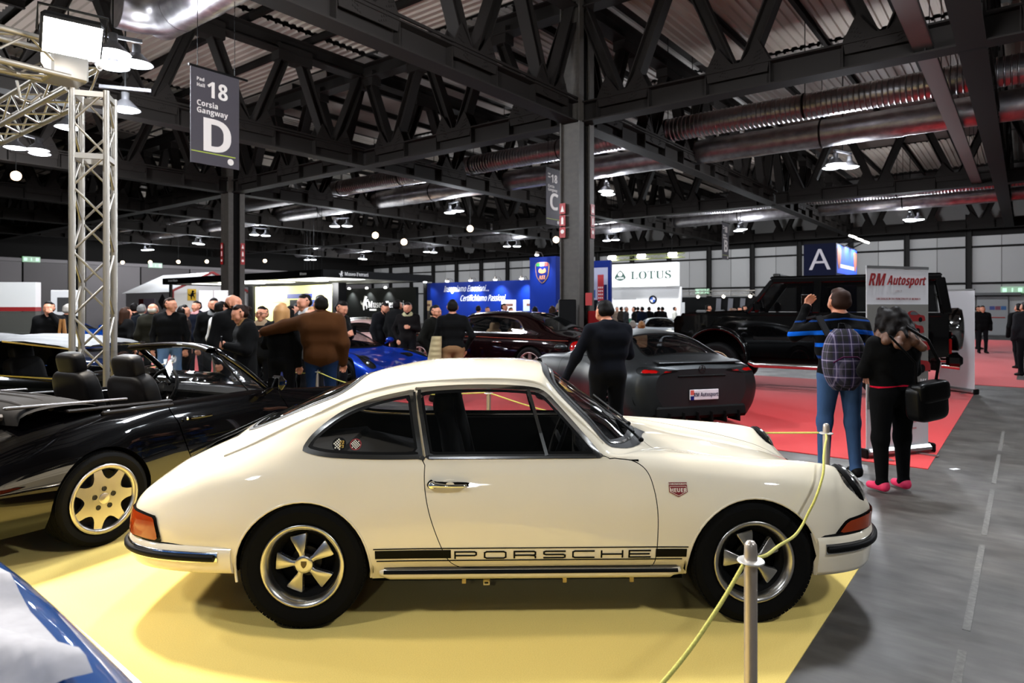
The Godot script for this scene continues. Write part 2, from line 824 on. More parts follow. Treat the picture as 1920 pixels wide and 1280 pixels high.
func wheel_well(c: Vector2, r: float, z0: float, z1: float) -> Mb:
	var m := Mb.new()
	var g := []
	for k in 25:
		var an := lerpf(-0.1, PI + 0.1, k / 24.0)
		var d := Vector3(cos(an), sin(an), 0)
		var o := Vector3(c.x, c.y, 0) + d * r
		g.append([o + Vector3(0, 0, z0), o + Vector3(0, 0, z1)])
	m.grid(g)
	for k in m.n.size():
		var w := Vector3(c.x - m.p[k].x, c.y - m.p[k].y, 0)
		if m.n[k].dot(w) < 0:
			m.n[k] = -m.n[k]
	var f := m.add(Vector3(c.x, c.y, z0), Vector3(0, 0, 1))
	var last := -1
	for k in 25:
		var q := m.add(g[k][0], Vector3(0, 0, 1))
		if last >= 0:
			m.i.append_array(PackedInt32Array([f, last, q]))
		last = q
	return m

# a tyre standing across z, its outer face at +z
func tyre_mesh(r: float, rim: float, w: float, tread := true) -> Mb:
	var h := w / 2
	var pr := [Vector2(rim - 0.012, -h * 0.75), Vector2(rim, -h * 0.82), Vector2(lerpf(rim, r, 0.35), -h * 0.98), Vector2(lerpf(rim, r, 0.6), -h), Vector2(lerpf(rim, r, 0.85), -h * 0.93),
		Vector2(r - 0.006, -h * 0.76), Vector2(r, -h * 0.6)]
	if tread:
		for z in [-0.36, -0.12, 0.12, 0.36]:
			pr.append_array([Vector2(r, h * (z - 0.04)), Vector2(r, h * (z - 0.04)), Vector2(r - 0.007, h * (z - 0.03)), Vector2(r - 0.007, h * (z + 0.03)), Vector2(r, h * (z + 0.04)), Vector2(r, h * (z + 0.04))])
	pr.append_array([Vector2(r, h * 0.6), Vector2(r - 0.006, h * 0.76), Vector2(lerpf(rim, r, 0.85), h * 0.93), Vector2(lerpf(rim, r, 0.62), h), Vector2(lerpf(rim, r, 0.62), h), Vector2(lerpf(rim, r, 0.58), h * 0.985), Vector2(lerpf(rim, r, 0.35), h * 0.98), Vector2(rim + 0.006, h * 0.86), Vector2(rim + 0.002, h * 0.80), Vector2(rim - 0.012, h * 0.75)])
	var m := Mb.new()
	m.lathe(pr, 48, Transform3D(rx(90), Vector3.ZERO))
	if tread:
		for e in 84:
			var an := TAU * e / 84
			var d := Vector3(cos(an), sin(an), 0)
			for s in [-1.0, 1.0]:
				m.box(d * (r - 0.0115) + Vector3(0, 0, s * h * 0.72), Vector3(0.012, 0.02, h * 0.28), Basis(d, Vector3(-d.y, d.x, 0), Vector3.BACK))
	return m

func add_wheel(parent: Node3D, c: Vector3, out: float, tyre: Mesh, rim: Mesh, extras: Array, turn := 0.0) -> void:
	var b := ry(0.0 if out > 0 else 180.0) * ry(turn)
	var t := put("tyre", tyre, parent, c)
	t.basis = b
	var r := put("rim", rim, parent, c)
	r.basis = b
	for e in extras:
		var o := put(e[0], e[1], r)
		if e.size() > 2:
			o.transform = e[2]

# five-petal wheel: returns [tyre, rim, extras]
func petal_wheel(r: float, rim: float, w: float, dish: float, silver: Material, black: Material) -> Array:
	var ty := tyre_mesh(r, rim, w).build(mat(Color(0.03, 0.03, 0.03), 0.85))
	var h := w / 2
	var rm := Mb.new()
	rm.lathe([Vector2(rim - 0.012, h * 0.72), Vector2(rim, h * 0.84), Vector2(rim + 0.010, h * 0.9), Vector2(rim + 0.012, h * 0.96), Vector2(rim + 0.006, h), Vector2(rim - 0.002, h * 0.99), Vector2(rim - 0.014, h * 0.9), Vector2(rim - 0.02, h - 0.03), Vector2(rim - 0.024, h - dish)], 48, Transform3D(rx(90), Vector3.ZERO))
	var me := rm.build(silver)
	var bl := Mb.new()
	bl.lathe([Vector2(rim - 0.024, h - dish), Vector2(rim - 0.03, h - dish - 0.02), Vector2(rim - 0.035, -h * 0.7)], 48, Transform3D(rx(90), Vector3.ZERO))
	bl.lathe([Vector2(rim - 0.024, h - dish), Vector2(rim - 0.04, h - dish - 0.004), Vector2(rim - 0.06, h - dish - 0.03)], 48, Transform3D(rx(90), Vector3.ZERO))
	bl.build(black, me)
	var ex := []
	var hub := h - dish + 0.0
	var spk := [Vector2(0.03, 0.016), Vector2(0.055, 0.014), Vector2(rim * 0.5, rim * 0.15), Vector2(rim * 0.70, rim * 0.225), Vector2(rim * 0.73, rim * 0.215)]
	var sp := Mb.new()
	# a petal: bowed plate with a rounded rim, thicker at the hub
	var g := []
	for k in 13:
		var a := k / 12.0
		var xx := lerpf(0.03, rim * 0.73, a)
		var hw := 0.0
		for e in spk.size() - 1:
			if xx >= spk[e].x and xx <= spk[e + 1].x:
				hw = lerpf(spk[e].y, spk[e + 1].y, (xx - spk[e].x) / (spk[e + 1].x - spk[e].x))
		var zz := hub + 0.018 - 0.016 * a * a
		g.append([Vector3(xx, -hw, zz - 0.03), Vector3(xx, -hw, zz - 0.006), Vector3(xx, -hw * 0.88, zz), Vector3(xx, 0, zz + 0.003), Vector3(xx, hw * 0.88, zz), Vector3(xx, hw, zz - 0.006), Vector3(xx, hw, zz - 0.03)])
	sp.grid(g)
	for k in sp.n.size():
		if sp.n[k].z < 0:
			sp.n[k] = -sp.n[k]
	var lastrow: Array = g[12]
	sp.quad(lastrow[1], lastrow[5], lastrow[6], lastrow[0], Vector3(1, 0, 0))
	sp.quad(lastrow[1], lastrow[2], lastrow[4], lastrow[5], Vector3(0.7, 0, 0.7))
	var sm := sp.build(silver)
	for k in 5:
		ex.append(["spoke", sm, Transform3D(rz(72 * k - 112), Vector3.ZERO)])
	var disc := Mb.new().lathe([Vector2(0.0, hub - 0.03), Vector2(0.075, hub - 0.03), Vector2(0.075, hub - 0.03), Vector2(0.085, hub - 0.05), Vector2(0.0, hub - 0.05)], 32, Transform3D(rx(90), Vector3.ZERO))
	ex.append(["brake_disc", disc.build(mat(Color(0.12, 0.11, 0.10), 0.5, 0.6))])
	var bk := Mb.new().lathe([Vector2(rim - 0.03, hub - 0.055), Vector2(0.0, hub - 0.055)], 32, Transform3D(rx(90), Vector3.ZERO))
	ex.append(["dust_shield", bk.build(mat(Color(0.02, 0.02, 0.02), 0.8))])  # black disc added to paint the shade in the open gaps between petals
	var cap := Mb.new().lathe([Vector2(0.045, hub - 0.01), Vector2(0.045, hub + 0.02), Vector2(0.043, hub + 0.026), Vector2(0.03, hub + 0.028), Vector2(0.029, hub + 0.026), Vector2(0.0, hub + 0.027)], 28, Transform3D(rx(90), Vector3.ZERO))
	ex.append(["centre_cap", cap.build(silver)])
	var cr := Mb.new().prism(PackedVector2Array([Vector2(-0.014, 0.016), Vector2(0.014, 0.016), Vector2(0.014, 0.0), Vector2(0.008, -0.012), Vector2(0, -0.018), Vector2(-0.008, -0.012), Vector2(-0.014, 0.0)]), 0.003, Transform3D(rz(0), Vector3(0, 0, hub + 0.026)))
	ex.append(["crest", cr.build(mat(Color(0.35, 0.3, 0.2), 0.4, 0.7))])
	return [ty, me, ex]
# ---------------------------------------------------------------- the white coupe
func white_coupe(where: Vector3, turn: float) -> void:
	var t := thing("sports_coupe", "cream white classic sports coupe with black side stripes on yellow carpet", "car", where, turn)
	var paint := mat(Color(0.87, 0.83, 0.745), 0.35, 0.0, 1.0)
	var black := mat(Color(0.02, 0.02, 0.02), 0.45)
	var rub := mat(Color(0.03, 0.03, 0.03), 0.55)
	var chrome := mat(Color(0.85, 0.85, 0.84), 0.12, 1.0)
	var lining := mat(Color(0.02, 0.02, 0.02), 0.85)
	var pane := glass(Color(0.08, 0.09, 0.09), 0.14)
	var lf := Loft.new([
		[-0.985, 0.30, 0.28, 0.36, 0.36, 0.42, 0.40, 0.48, 0.41, 0.53, 0.39, 0.56, 0.35, 0.575, 0.28, 0.58, 0.2, 0.585, 0.1, 0.585, 0.0],
		[-0.95, 0.28, 0.49, 0.36, 0.555, 0.44, 0.58, 0.50, 0.575, 0.56, 0.545, 0.60, 0.48, 0.617, 0.38, 0.623, 0.28, 0.628, 0.14, 0.63, 0.0],
		[-0.85, 0.31, 0.61, 0.36, 0.655, 0.45, 0.675, 0.53, 0.665, 0.61, 0.62, 0.663, 0.54, 0.69, 0.43, 0.705, 0.31, 0.715, 0.15, 0.72, 0.0],
		[-0.70, 0.315, 0.69, 0.36, 0.725, 0.47, 0.745, 0.57, 0.73, 0.66, 0.68, 0.725, 0.595, 0.765, 0.48, 0.79, 0.34, 0.803, 0.16, 0.81, 0.0],
		[-0.50, 0.32, 0.75, 0.36, 0.775, 0.48, 0.79, 0.59, 0.775, 0.70, 0.725, 0.77, 0.655, 0.83, 0.54, 0.872, 0.40, 0.895, 0.2, 0.905, 0.0],
		[-0.25, 0.30, 0.785, 0.36, 0.805, 0.48, 0.815, 0.60, 0.80, 0.72, 0.758, 0.80, 0.70, 0.88, 0.61, 0.96, 0.48, 1.005, 0.25, 1.02, 0.0],
		[0.0, 0.23, 0.75, 0.36, 0.808, 0.48, 0.818, 0.61, 0.80, 0.74, 0.76, 0.825, 0.71, 0.925, 0.64, 1.04, 0.535, 1.11, 0.32, 1.13, 0.0],
		[0.3, 0.23, 0.73, 0.36, 0.79, 0.48, 0.80, 0.61, 0.787, 0.75, 0.745, 0.83, 0.705, 0.98, 0.64, 1.13, 0.55, 1.205, 0.36, 1.232, 0.0],
		[0.65, 0.23, 0.70, 0.34, 0.775, 0.47, 0.79, 0.61, 0.782, 0.75, 0.742, 0.83, 0.702, 1.0, 0.635, 1.178, 0.54, 1.258, 0.36, 1.287, 0.0],
		[1.0, 0.23, 0.70, 0.34, 0.775, 0.47, 0.79, 0.61, 0.782, 0.75, 0.742, 0.83, 0.702, 1.0, 0.635, 1.182, 0.54, 1.26, 0.36, 1.29, 0.0],
		[1.22, 0.23, 0.70, 0.34, 0.775, 0.47, 0.79, 0.61, 0.782, 0.75, 0.742, 0.83, 0.70, 0.99, 0.64, 1.165, 0.535, 1.245, 0.36, 1.272, 0.0],
		[1.3, 0.23, 0.70, 0.34, 0.775, 0.47, 0.79, 0.61, 0.782, 0.75, 0.742, 0.83, 0.70, 0.955, 0.65, 1.10, 0.555, 1.19, 0.36, 1.225, 0.0],
		[1.45, 0.23, 0.70, 0.34, 0.775, 0.47, 0.79, 0.61, 0.782, 0.75, 0.742, 0.83, 0.70, 0.895, 0.672, 0.97, 0.60, 1.075, 0.38, 1.118, 0.0],
		[1.6, 0.23, 0.70, 0.34, 0.775, 0.47, 0.79, 0.61, 0.785, 0.75, 0.745, 0.825, 0.70, 0.84, 0.672, 0.85, 0.615, 0.965, 0.36, 1.014, 0.0],
		[1.72, 0.23, 0.70, 0.34, 0.775, 0.47, 0.79, 0.61, 0.788, 0.75, 0.745, 0.823, 0.68, 0.842, 0.62, 0.84, 0.53, 0.88, 0.33, 0.93, 0.0],
		[1.86, 0.23, 0.70, 0.34, 0.775, 0.47, 0.795, 0.61, 0.79, 0.745, 0.745, 0.822, 0.66, 0.835, 0.56, 0.828, 0.43, 0.832, 0.22, 0.836, 0.0],
		[2.1, 0.235, 0.72, 0.35, 0.79, 0.47, 0.805, 0.60, 0.797, 0.735, 0.745, 0.815, 0.63, 0.80, 0.50, 0.782, 0.39, 0.793, 0.2, 0.80, 0.0],
		[2.35, 0.24, 0.75, 0.36, 0.803, 0.47, 0.812, 0.59, 0.80, 0.725, 0.745, 0.80, 0.605, 0.765, 0.47, 0.74, 0.37, 0.753, 0.2, 0.76, 0.0],
		[2.6, 0.29, 0.735, 0.36, 0.77, 0.46, 0.785, 0.57, 0.778, 0.695, 0.735, 0.78, 0.59, 0.727, 0.44, 0.692, 0.34, 0.705, 0.18, 0.71, 0.0],
		[2.76, 0.28, 0.67, 0.36, 0.71, 0.45, 0.73, 0.55, 0.73, 0.665, 0.70, 0.757, 0.58, 0.69, 0.42, 0.647, 0.32, 0.654, 0.17, 0.66, 0.0],
		[2.86, 0.28, 0.615, 0.36, 0.66, 0.445, 0.685, 0.53, 0.692, 0.63, 0.68, 0.705, 0.575, 0.64, 0.42, 0.605, 0.32, 0.612, 0.17, 0.617, 0.0],
		[2.94, 0.26, 0.53, 0.36, 0.59, 0.435, 0.62, 0.50, 0.63, 0.565, 0.635, 0.605, 0.56, 0.58, 0.42, 0.55, 0.32, 0.555, 0.17, 0.56, 0.0],
		[3.01, 0.28, 0.34, 0.36, 0.45, 0.42, 0.49, 0.46, 0.50, 0.49, 0.50, 0.505, 0.46, 0.50, 0.38, 0.495, 0.28, 0.495, 0.15, 0.495, 0.0]])
	var shell := lf.half(0.03, 6)
	# wheel arches
	var fa := Vector2(2.271, 0.305)
	var ra := Vector2(0.0, 0.305)
	shell = shell.clip(arch_vals(shell, fa, 0.338, 0.35))[1]
	shell = shell.clip(arch_vals(shell, ra, 0.335, 0.35))[1]
	# window outlines in side view
	var quarter := smooth_poly([Vector2(-0.02, 0.885), Vector2(0.03, 0.955), Vector2(0.16, 1.05), Vector2(0.33, 1.115), Vector2(0.505, 1.152), Vector2(0.515, 1.148), Vector2(0.545, 1.0), Vector2(0.578, 0.842), Vector2(0.57, 0.838), Vector2(0.35, 0.838), Vector2(0.12, 0.848), Vector2(0.0, 0.868)], 5)
	var side := smooth_poly([Vector2(0.548, 1.155), Vector2(0.56, 1.165), Vector2(0.78, 1.178), Vector2(1.0, 1.178), Vector2(1.16, 1.165), Vector2(1.225, 1.14), Vector2(1.29, 1.075), Vector2(1.4, 0.955), Vector2(1.49, 0.85), Vector2(1.485, 0.838), Vector2(1.2, 0.837), Vector2(0.8, 0.837), Vector2(0.625, 0.837), Vector2(0.614, 0.845), Vector2(0.58, 1.0)], 5)
	var screen := smooth_poly([Vector2(-0.4, 1.248), Vector2(0.0, 1.256), Vector2(0.3, 1.24), Vector2(0.43, 1.205), Vector2(0.475, 1.15), Vector2(0.52, 1.07), Vector2(0.57, 0.95), Vector2(0.592, 0.885), Vector2(0.57, 0.862), Vector2(0.45, 0.856), Vector2(0.2, 0.856), Vector2(-0.4, 0.856)], 5)
	var back := smooth_poly([Vector2(0.17, -0.3), Vector2(0.175, 0.0), Vector2(0.165, 0.3), Vector2(0.13, 0.40), Vector2(0.05, 0.43), Vector2(-0.15, 0.41), Vector2(-0.33, 0.385), Vector2(-0.42, 0.33), Vector2(-0.45, 0.2), Vector2(-0.455, 0.0), Vector2(-0.45, -0.3)], 5)
	var fs := [
		["side_window", func(m): return side_vals(m, quarter, 0.4)], ["side_window", func(m): return side_vals(m, side, 0.4)],
		["windscreen", func(m): return front_vals(m, screen, 1.21, 1.9)], ["rear_window", func(m): return top_vals(m, back, 0.80)]]
	var whole := shell
	for f in fs:
		var fn: Callable = f[1]
		var fr := band(whole, fn, -0.012, 0.010).offset(0.004)
		var rb := band(whole, fn, -0.026, -0.012).offset(0.002)
		var gl := band(whole, fn, -99.0, -0.026)
		shell = shell.clip(fn.call(shell), 0.0)[1]
		if f[0] == "side_window":
			for s in 2:
				var g := obj(f[0], gl if s == 0 else gl.mirrored(), pane, t)
				obj("trim", fr if s == 0 else fr.mirrored(), chrome, g)
				obj("seal", rb if s == 0 else rb.mirrored(), rub, g)
		else:
			var g := obj(f[0], gl.both(), pane, t)
			obj("trim", band(whole, fn, -0.02, -0.012).offset(0.006).both(), chrome, g)
			obj("seal", band(whole, fn, -0.034, 0.012).offset(0.003).both(), rub, g)
	obj("interior_lining", shell.offset(-0.016).both(), lining, t)
	# lamps at the corners
	var tail := smooth_poly([Vector2(-1.05, 0.56), Vector2(-0.9, 0.556), Vector2(-0.77, 0.548), Vector2(-0.757, 0.54), Vector2(-0.722, 0.438), Vector2(-0.73, 0.43), Vector2(-0.9, 0.432), Vector2(-1.05, 0.432)], 4)
	var blink := smooth_poly([Vector2(3.1, 0.56), Vector2(2.92, 0.535), Vector2(2.80, 0.518), Vector2(2.765, 0.51), Vector2(2.705, 0.455), Vector2(2.715, 0.447), Vector2(2.9, 0.447), Vector2(3.1, 0.447)], 4)
	var amber := mat(Color(0.56, 0.19, 0.045), 0.15, 0.0, 0.8)
	for l in [[tail, -2.0, -0.4, "tail_lamp"], [blink, 2.5, 4.0, "indicator_lamp"]]:
		var pl: PackedVector2Array = l[0]
		var fn := func(m): return side_vals(m, pl, 0.36, l[1], l[2])
		var lens: Mb = band(shell, fn, -99.0, -0.007).offset(0.012)
		var rim: Mb = band(shell, fn, -0.009, 0.004).offset(0.006)
		shell = shell.clip(fn.call(shell), 0.0)[1]
		for s in 2:
			var g := obj(l[3], lens if s == 0 else lens.mirrored(), amber, t, Vector3.ZERO, "amber lens")
			obj("lamp_rim", rim if s == 0 else rim.mirrored(), rub, g)
	# doors and lids, parted from the body by open gaps
	var door := smooth_poly([Vector2(0.606, 0.86), Vector2(0.600, 0.80), Vector2(0.604, 0.70), Vector2(0.628, 0.58), Vector2(0.672, 0.45), Vector2(0.72, 0.345), Vector2(0.76, 0.305), Vector2(0.83, 0.288), Vector2(1.3, 0.288), Vector2(1.75, 0.288), Vector2(1.765, 0.30), Vector2(1.776, 0.42), Vector2(1.778, 0.56), Vector2(1.765, 0.68), Vector2(1.735, 0.77), Vector2(1.67, 0.815), Vector2(1.58, 0.828), Vector2(1.52, 0.85), Vector2(1.3, 1.1), Vector2(0.9, 1.15)], 6)
	var dv := func(m):
		var o := side_vals(m, door, 0.4)
		for k in o.size():
			if m.p[k].y > 0.834:
				o[k] = maxf(o[k], (m.p[k].y - 0.838))
		return o
	var dr := band(shell, dv, -99.0, -0.0022)
	for s in 2:
		obj("door", dr if s == 0 else dr.mirrored(), paint, t)
	shell = shell.clip(dv.call(shell), 0.0022)[1]
	var lid := smooth_poly([Vector2(1.80, 0.0), Vector2(1.805, 0.3), Vector2(1.83, 0.47), Vector2(1.87, 0.545), Vector2(1.95, 0.545), Vector2(2.2, 0.485), Vector2(2.6, 0.395), Vector2(2.9, 0.33), Vector2(3.2, 0.3), Vector2(3.2, -0.3), Vector2(2.6, -0.39), Vector2(1.95, -0.54), Vector2(1.805, -0.3)], 5)
	var lv := func(m):
		var o := top_vals(m, lid, 0.47)
		for k in o.size():
			if m.p[k].x < 1.7:
				o[k] = 0.08
		return o
	obj("bonnet", band(shell, lv, -99.0, -0.002).both(), paint, t)
	shell = shell.clip(lv.call(shell), 0.002)[1]
	var deck := smooth_poly([Vector2(-0.48, -0.3), Vector2(-0.475, 0.0), Vector2(-0.48, 0.3), Vector2(-0.52, 0.42), Vector2(-0.66, 0.45), Vector2(-0.85, 0.42), Vector2(-0.93, 0.38), Vector2(-0.95, 0.0), Vector2(-0.93, -0.38), Vector2(-0.66, -0.45)], 5)
	var kv := func(m): return top_vals(m, deck, 0.55)
	obj("engine_lid", band(shell, kv, -99.0, -0.002).both(), paint, t)
	shell = shell.clip(kv.call(shell), 0.002)[1]
	obj("body", shell.both(), paint, t)
	# grille in the engine lid
	var gp := []
	for s in 23:
		var z := -0.33 + 0.03 * s
		var path := []
		for k in 6:
			var x := lerpf(-0.50, -0.76, k / 5.0)
			var q := lf.at(x, 7.6)
			path.append(Vector3(x, q.y + 0.016, z))
		obj("grille_slat", ribbon(path, 0.012, 0.012, Vector3(-0.4, 0.9, 0).normalized()), black, t)
	var gb := []
	for k in 6:
		var x := lerpf(-0.49, -0.77, k / 5.0)
		var q := lf.at(x, 7.6)
		gb.append([Vector3(x, q.y + 0.010, -0.35), Vector3(x, q.y + 0.0135, 0.0), Vector3(x, q.y + 0.010, 0.35)])
	obj("grille_back", mb().grid(gb), black, t)
	# arch lips, wells, floor pan
	for a in [[fa, 0.338], [ra, 0.335]]:
		var pts := []
		for k in 27:
			var an := lerpf(-0.2, PI + 0.2, k / 26.0)
			var q: Vector2 = a[0] + Vector2(cos(an), sin(an)) * a[1]
			var f := lf.flank(q.x, q.y)
			f.z -= 0.004
			pts.append(f)
		for s in 2:
			var m := mb().tube(pts, 0.007, 6)
			obj("arch_lip", m if s == 0 else m.mirrored(), paint, t)
			var w := wheel_well(a[0], a[1] + 0.012, 0.42, 0.77)
			obj("wheel_well", w if s == 0 else w.mirrored(), mat(Color(0.012, 0.012, 0.012), 0.95), t)
	obj("floor_pan", mb().box(Vector3(1.13, 0.225, 0), Vector3(1.6, 0.05, 1.36)).box(Vector3(-0.6, 0.30, 0), Vector3(0.6, 0.1, 1.0)).box(Vector3(1.1, 0.3, 0), Vector3(3.0, 0.12, 0.84)), mat(Color(0.015, 0.015, 0.015), 0.9), t)
	# sill, jack tube and brackets
	for s in [1.0, -1.0]:
		var sp := []
		for k in 30:
			var x := lerpf(0.375, 1.905, k / 29.0)
			var e := minf(1.0, minf((x - 0.375), (1.905 - x)) / 0.05)
			sp.append([Vector3(x, 0.285, s * (0.742 + 0.02 * e)), Vector3(x, 0.272, s * (0.752 + 0.022 * e)), Vector3(x, 0.25, s * (0.748 + 0.02 * e)), Vector3(x, 0.232 + 0.03 * (1 - e), s * (0.735 + 0.012 * e)), Vector3(x, 0.225 + 0.03 * (1 - e), s * 0.70)])
		var sm := mb().grid(sp)
		for k in sm.n.size():
			if sm.n[k].z * s < 0:
				sm.n[k] = -sm.n[k]
		obj("sill", sm, paint, t)
		for x in [0.80, 1.315, 1.66]:
			obj("sill_bracket", mb().box(Vector3(x, 0.213, s * 0.715), Vector3(0.02, 0.03, 0.012)), mat(Color(0.7, 0.62, 0.4), 0.5, 0.4), t)
		obj("jack_point", mb().box(Vector3(0.915, 0.217, s * 0.725), Vector3(0.03, 0.006, 0.03)).box(Vector3(0.915, 0.199, s * 0.725), Vector3(0.03, 0.006, 0.03)).box(Vector3(0.902, 0.208, s * 0.725), Vector3(0.006, 0.022, 0.03)).box(Vector3(0.928, 0.208, s * 0.725), Vector3(0.006, 0.022, 0.03)), mat(Color(0.75, 0.68, 0.45), 0.5, 0.3), t)
	# stripes and lettering on both flanks
	for s in 2:
		var st := mb()
		for r in [[0.352, 1.932, 0.3985, 0.4045], [0.36, 0.738, 0.3495, 0.394], [1.768, 1.925, 0.3475, 0.392], [0.366, 1.905, 0.3325, 0.3395]]:
			st.join(flank_rect(lf, r[0], r[1], r[2], r[3]))
		obj("stripe", st if s == 0 else st.mirrored(), black, t, Vector3.ZERO, "black side stripe")
		var s2 := mb()
		for k in 2:
			var y0: float = [0.268, 0.2915][k]
			var y1: float = [0.286, 0.2955][k]
			var g := []
			for e in 20:
				var x := lerpf(0.40, 1.885, e / 19.0)
				if k == 0:
					g.append([Vector3(x, y0, 0.7755), Vector3(x, (y0 + y1) / 2, 0.7755), Vector3(x, y1, 0.768)])
				else:
					var a := lf.flank(x, y0)
					var b := lf.flank(x, y1)
					g.append([a + Vector3(0, 0, 0.0015), (a + b) / 2 + Vector3(0, 0, 0.0015), b + Vector3(0, 0, 0.0015)])
			var gm := mb().grid(g)
			for e in gm.n.size():
				if gm.n[e].z < 0:
					gm.n[e] = -gm.n[e]
			s2.join(gm)
		obj("sill_stripe", s2 if s == 0 else s2.mirrored(), black, t)
		# wide letters drawn as strokes of boxes: each stroke is a path in a 0..1 by 0..1 cell
		var letters := [
			[[[0, 0], [0, 1], [0.92, 1], [1, 0.88], [1, 0.55], [0.92, 0.43], [0.0, 0.43]]],
			[[[0.1, 0], [0.9, 0], [1, 0.15], [1, 0.85], [0.9, 1], [0.1, 1], [0, 0.85], [0, 0.15], [0.1, 0]]],
			[[[0, 0], [0, 1], [0.92, 1], [1, 0.88], [1, 0.55], [0.92, 0.43], [0.0, 0.43]], [[0.72, 0.43], [0.92, 0.38], [1, 0.25], [1, 0]]],
			[[[1, 1], [0.1, 1], [0, 0.9], [0, 0.6], [0.1, 0.5], [0.9, 0.5], [1, 0.4], [1, 0.1], [0.9, 0], [0, 0]]],
			[[[1, 1], [0.1, 1], [0, 0.88], [0, 0.12], [0.1, 0], [1, 0]]],
			[[[0, 0], [0, 1]], [[1, 0], [1, 1]], [[0, 0.5], [1, 0.5]]],
			[[[1, 1], [0.0, 1], [0, 0], [1, 0]], [[0, 0.5], [0.95, 0.5]]]]
		var spots := [0.754, 0.902, 1.051, 1.2, 1.346, 1.490, 1.630]
		for k in 7:
			var lm := mb()
			for stroke in letters[k]:
				for e in stroke.size() - 1:
					var a := Vector2(stroke[e][0], stroke[e][1])
					var b := Vector2(stroke[e + 1][0], stroke[e + 1][1])
					var w := 0.0042
					var pa := Vector2(spots[k] + 0.0045 + a.x * 0.106, 0.348 + a.y * 0.035)
					var pb := Vector2(spots[k] + 0.0045 + b.x * 0.106, 0.348 + b.y * 0.035)
					var d := (pb - pa).normalized()
					pa -= d * w * 0.8
					pb += d * w * 0.8
					var nn := Vector2(-d.y, d.x) * w
					var c := maxi(1, int(pa.distance_to(pb) / 0.02))
					for f in c:
						var q := []
						for pq in [pa.lerp(pb, float(f) / c) - nn, pa.lerp(pb, float(f + 1) / c) - nn, pa.lerp(pb, float(f + 1) / c) + nn, pa.lerp(pb, float(f) / c) + nn]:
							var v := lf.flank(pq.x, pq.y)
							v.z += 0.0018
							if s == 1:
								v.x = 0.754 + 1.745 - v.x
								v.z = -lf.flank(v.x, v.y).z - 0.0018
							q.append(v)
						lm.quad(q[0], q[1], q[2], q[3], Vector3(0, 0, 1 if s == 0 else -1))
			obj("letter", lm, black, t)
		var red := mat(Color(0.45, 0.05, 0.07), 0.4)
		var sx := 1.0 if s == 0 else -1.0
		var c := lf.flank(1.885, 0.685)
		var bas := Basis(Vector3(1, 0, 0.0), Vector3(0, 1, -0.35), Vector3(0, 0.35, 1)).orthonormalized() if s == 0 else Basis(Vector3(-1, 0, 0), Vector3(0, 1, 0.35), Vector3(0, 0.35, -1)).orthonormalized()
		var pf := Transform3D(bas, Vector3(c.x, c.y, (c.z + 0.003) * sx))
		var shd := PackedVector2Array([Vector2(-0.046, 0.036), Vector2(0.046, 0.036), Vector2(0.046, -0.012), Vector2(0.0, -0.036), Vector2(-0.046, -0.012)])
		var sh := obj("shield_sticker", mb().prism(shd, 0.001, pf), red, t, Vector3.ZERO, "dark red shield sticker")
		var off := Geometry2D.offset_polygon(PackedVector2Array([Vector2(-0.046, 0.021), Vector2(0.046, 0.021), Vector2(0.046, -0.012), Vector2(0.0, -0.036), Vector2(-0.046, -0.012)]), -0.004)[0]
		var white := mat(Color(0.85, 0.82, 0.76), 0.5)
		obj("shield_line", mb().prism(off, 0.0012, pf), white, sh)
		var off2 := Geometry2D.offset_polygon(off, -0.002)[0]
		obj("shield_field", mb().prism(off2, 0.0014, pf), red, sh)
		text("shield_lettering", "HEUER", 0.019, white, sh, pf * xf(Vector3(0, -0.003, 0.002)), false, true, 0.001, 1.0)
		text("shield_lettering", "CHRONOGRAPH", 0.0085, white, sh, pf * xf(Vector3(0, 0.0275, 0.002)), false, true, 0.001, 1.05)
		# handle in its dished recess
		var hc := lf.flank(0.715, 0.712)
		var hz := hc.z * sx
		var hd := obj("door_handle", mb().tube([Vector3(0.635, 0.713, hz + 0.012 * sx), Vector3(0.66, 0.716, hz + 0.03 * sx), Vector3(0.72, 0.712, hz + 0.032 * sx), Vector3(0.80, 0.710, hz + 0.026 * sx), Vector3(0.812, 0.710, hz + 0.01 * sx)], [0.016, 0.013, 0.009, 0.008, 0.007], 10), chrome, t, Vector3.ZERO, "chrome handle")
		obj("handle_lock", mb().lathe([Vector2(0.019, -0.01), Vector2(0.019, 0.012), Vector2(0.014, 0.018), Vector2(0.0, 0.019)], 16, Transform3D(rx(90 if sx > 0 else -90), Vector3(0.642, 0.714, hz + 0.014 * sx))), chrome, hd)
		obj("handle_gasket", mb().prism(smooth_poly([Vector2(-0.10, 0.0), Vector2(-0.08, 0.026), Vector2(-0.05, 0.016), Vector2(0.10, 0.012), Vector2(0.11, 0.0), Vector2(0.10, -0.012), Vector2(-0.05, -0.016), Vector2(-0.08, -0.026)], 3), 0.004 * sx, xf(Vector3(0.715, 0.712, hz + 0.002 * sx))), rub, hd)
		obj("handle_bowl", mb().ball(Vector3(0.732, 0.712, hz + 0.001 * sx), Vector3(0.043, 0.028, 0.006), 20, 8), paint, hd)
		# post and vent bars in the side glass
		var post := mb().join(flank_strip(lf, [Vector2(0.583, 0.842), Vector2(0.566, 0.93), Vector2(0.546, 1.03), Vector2(0.528, 1.152)], 0.016, 0.014)).join(flank_strip(lf, [Vector2(0.612, 0.842), Vector2(0.592, 0.94), Vector2(0.572, 1.04), Vector2(0.553, 1.16)], 0.020, 0.018))
		obj("door_post_trim", post if s == 0 else post.mirrored(), chrome, t)
		var vent := flank_strip(lf, [Vector2(1.225, 0.842), Vector2(1.195, 0.95), Vector2(1.165, 1.06), Vector2(1.135, 1.165)], 0.02, 0.014)
		obj("vent_bar", vent if s == 0 else vent.mirrored(), chrome, t)
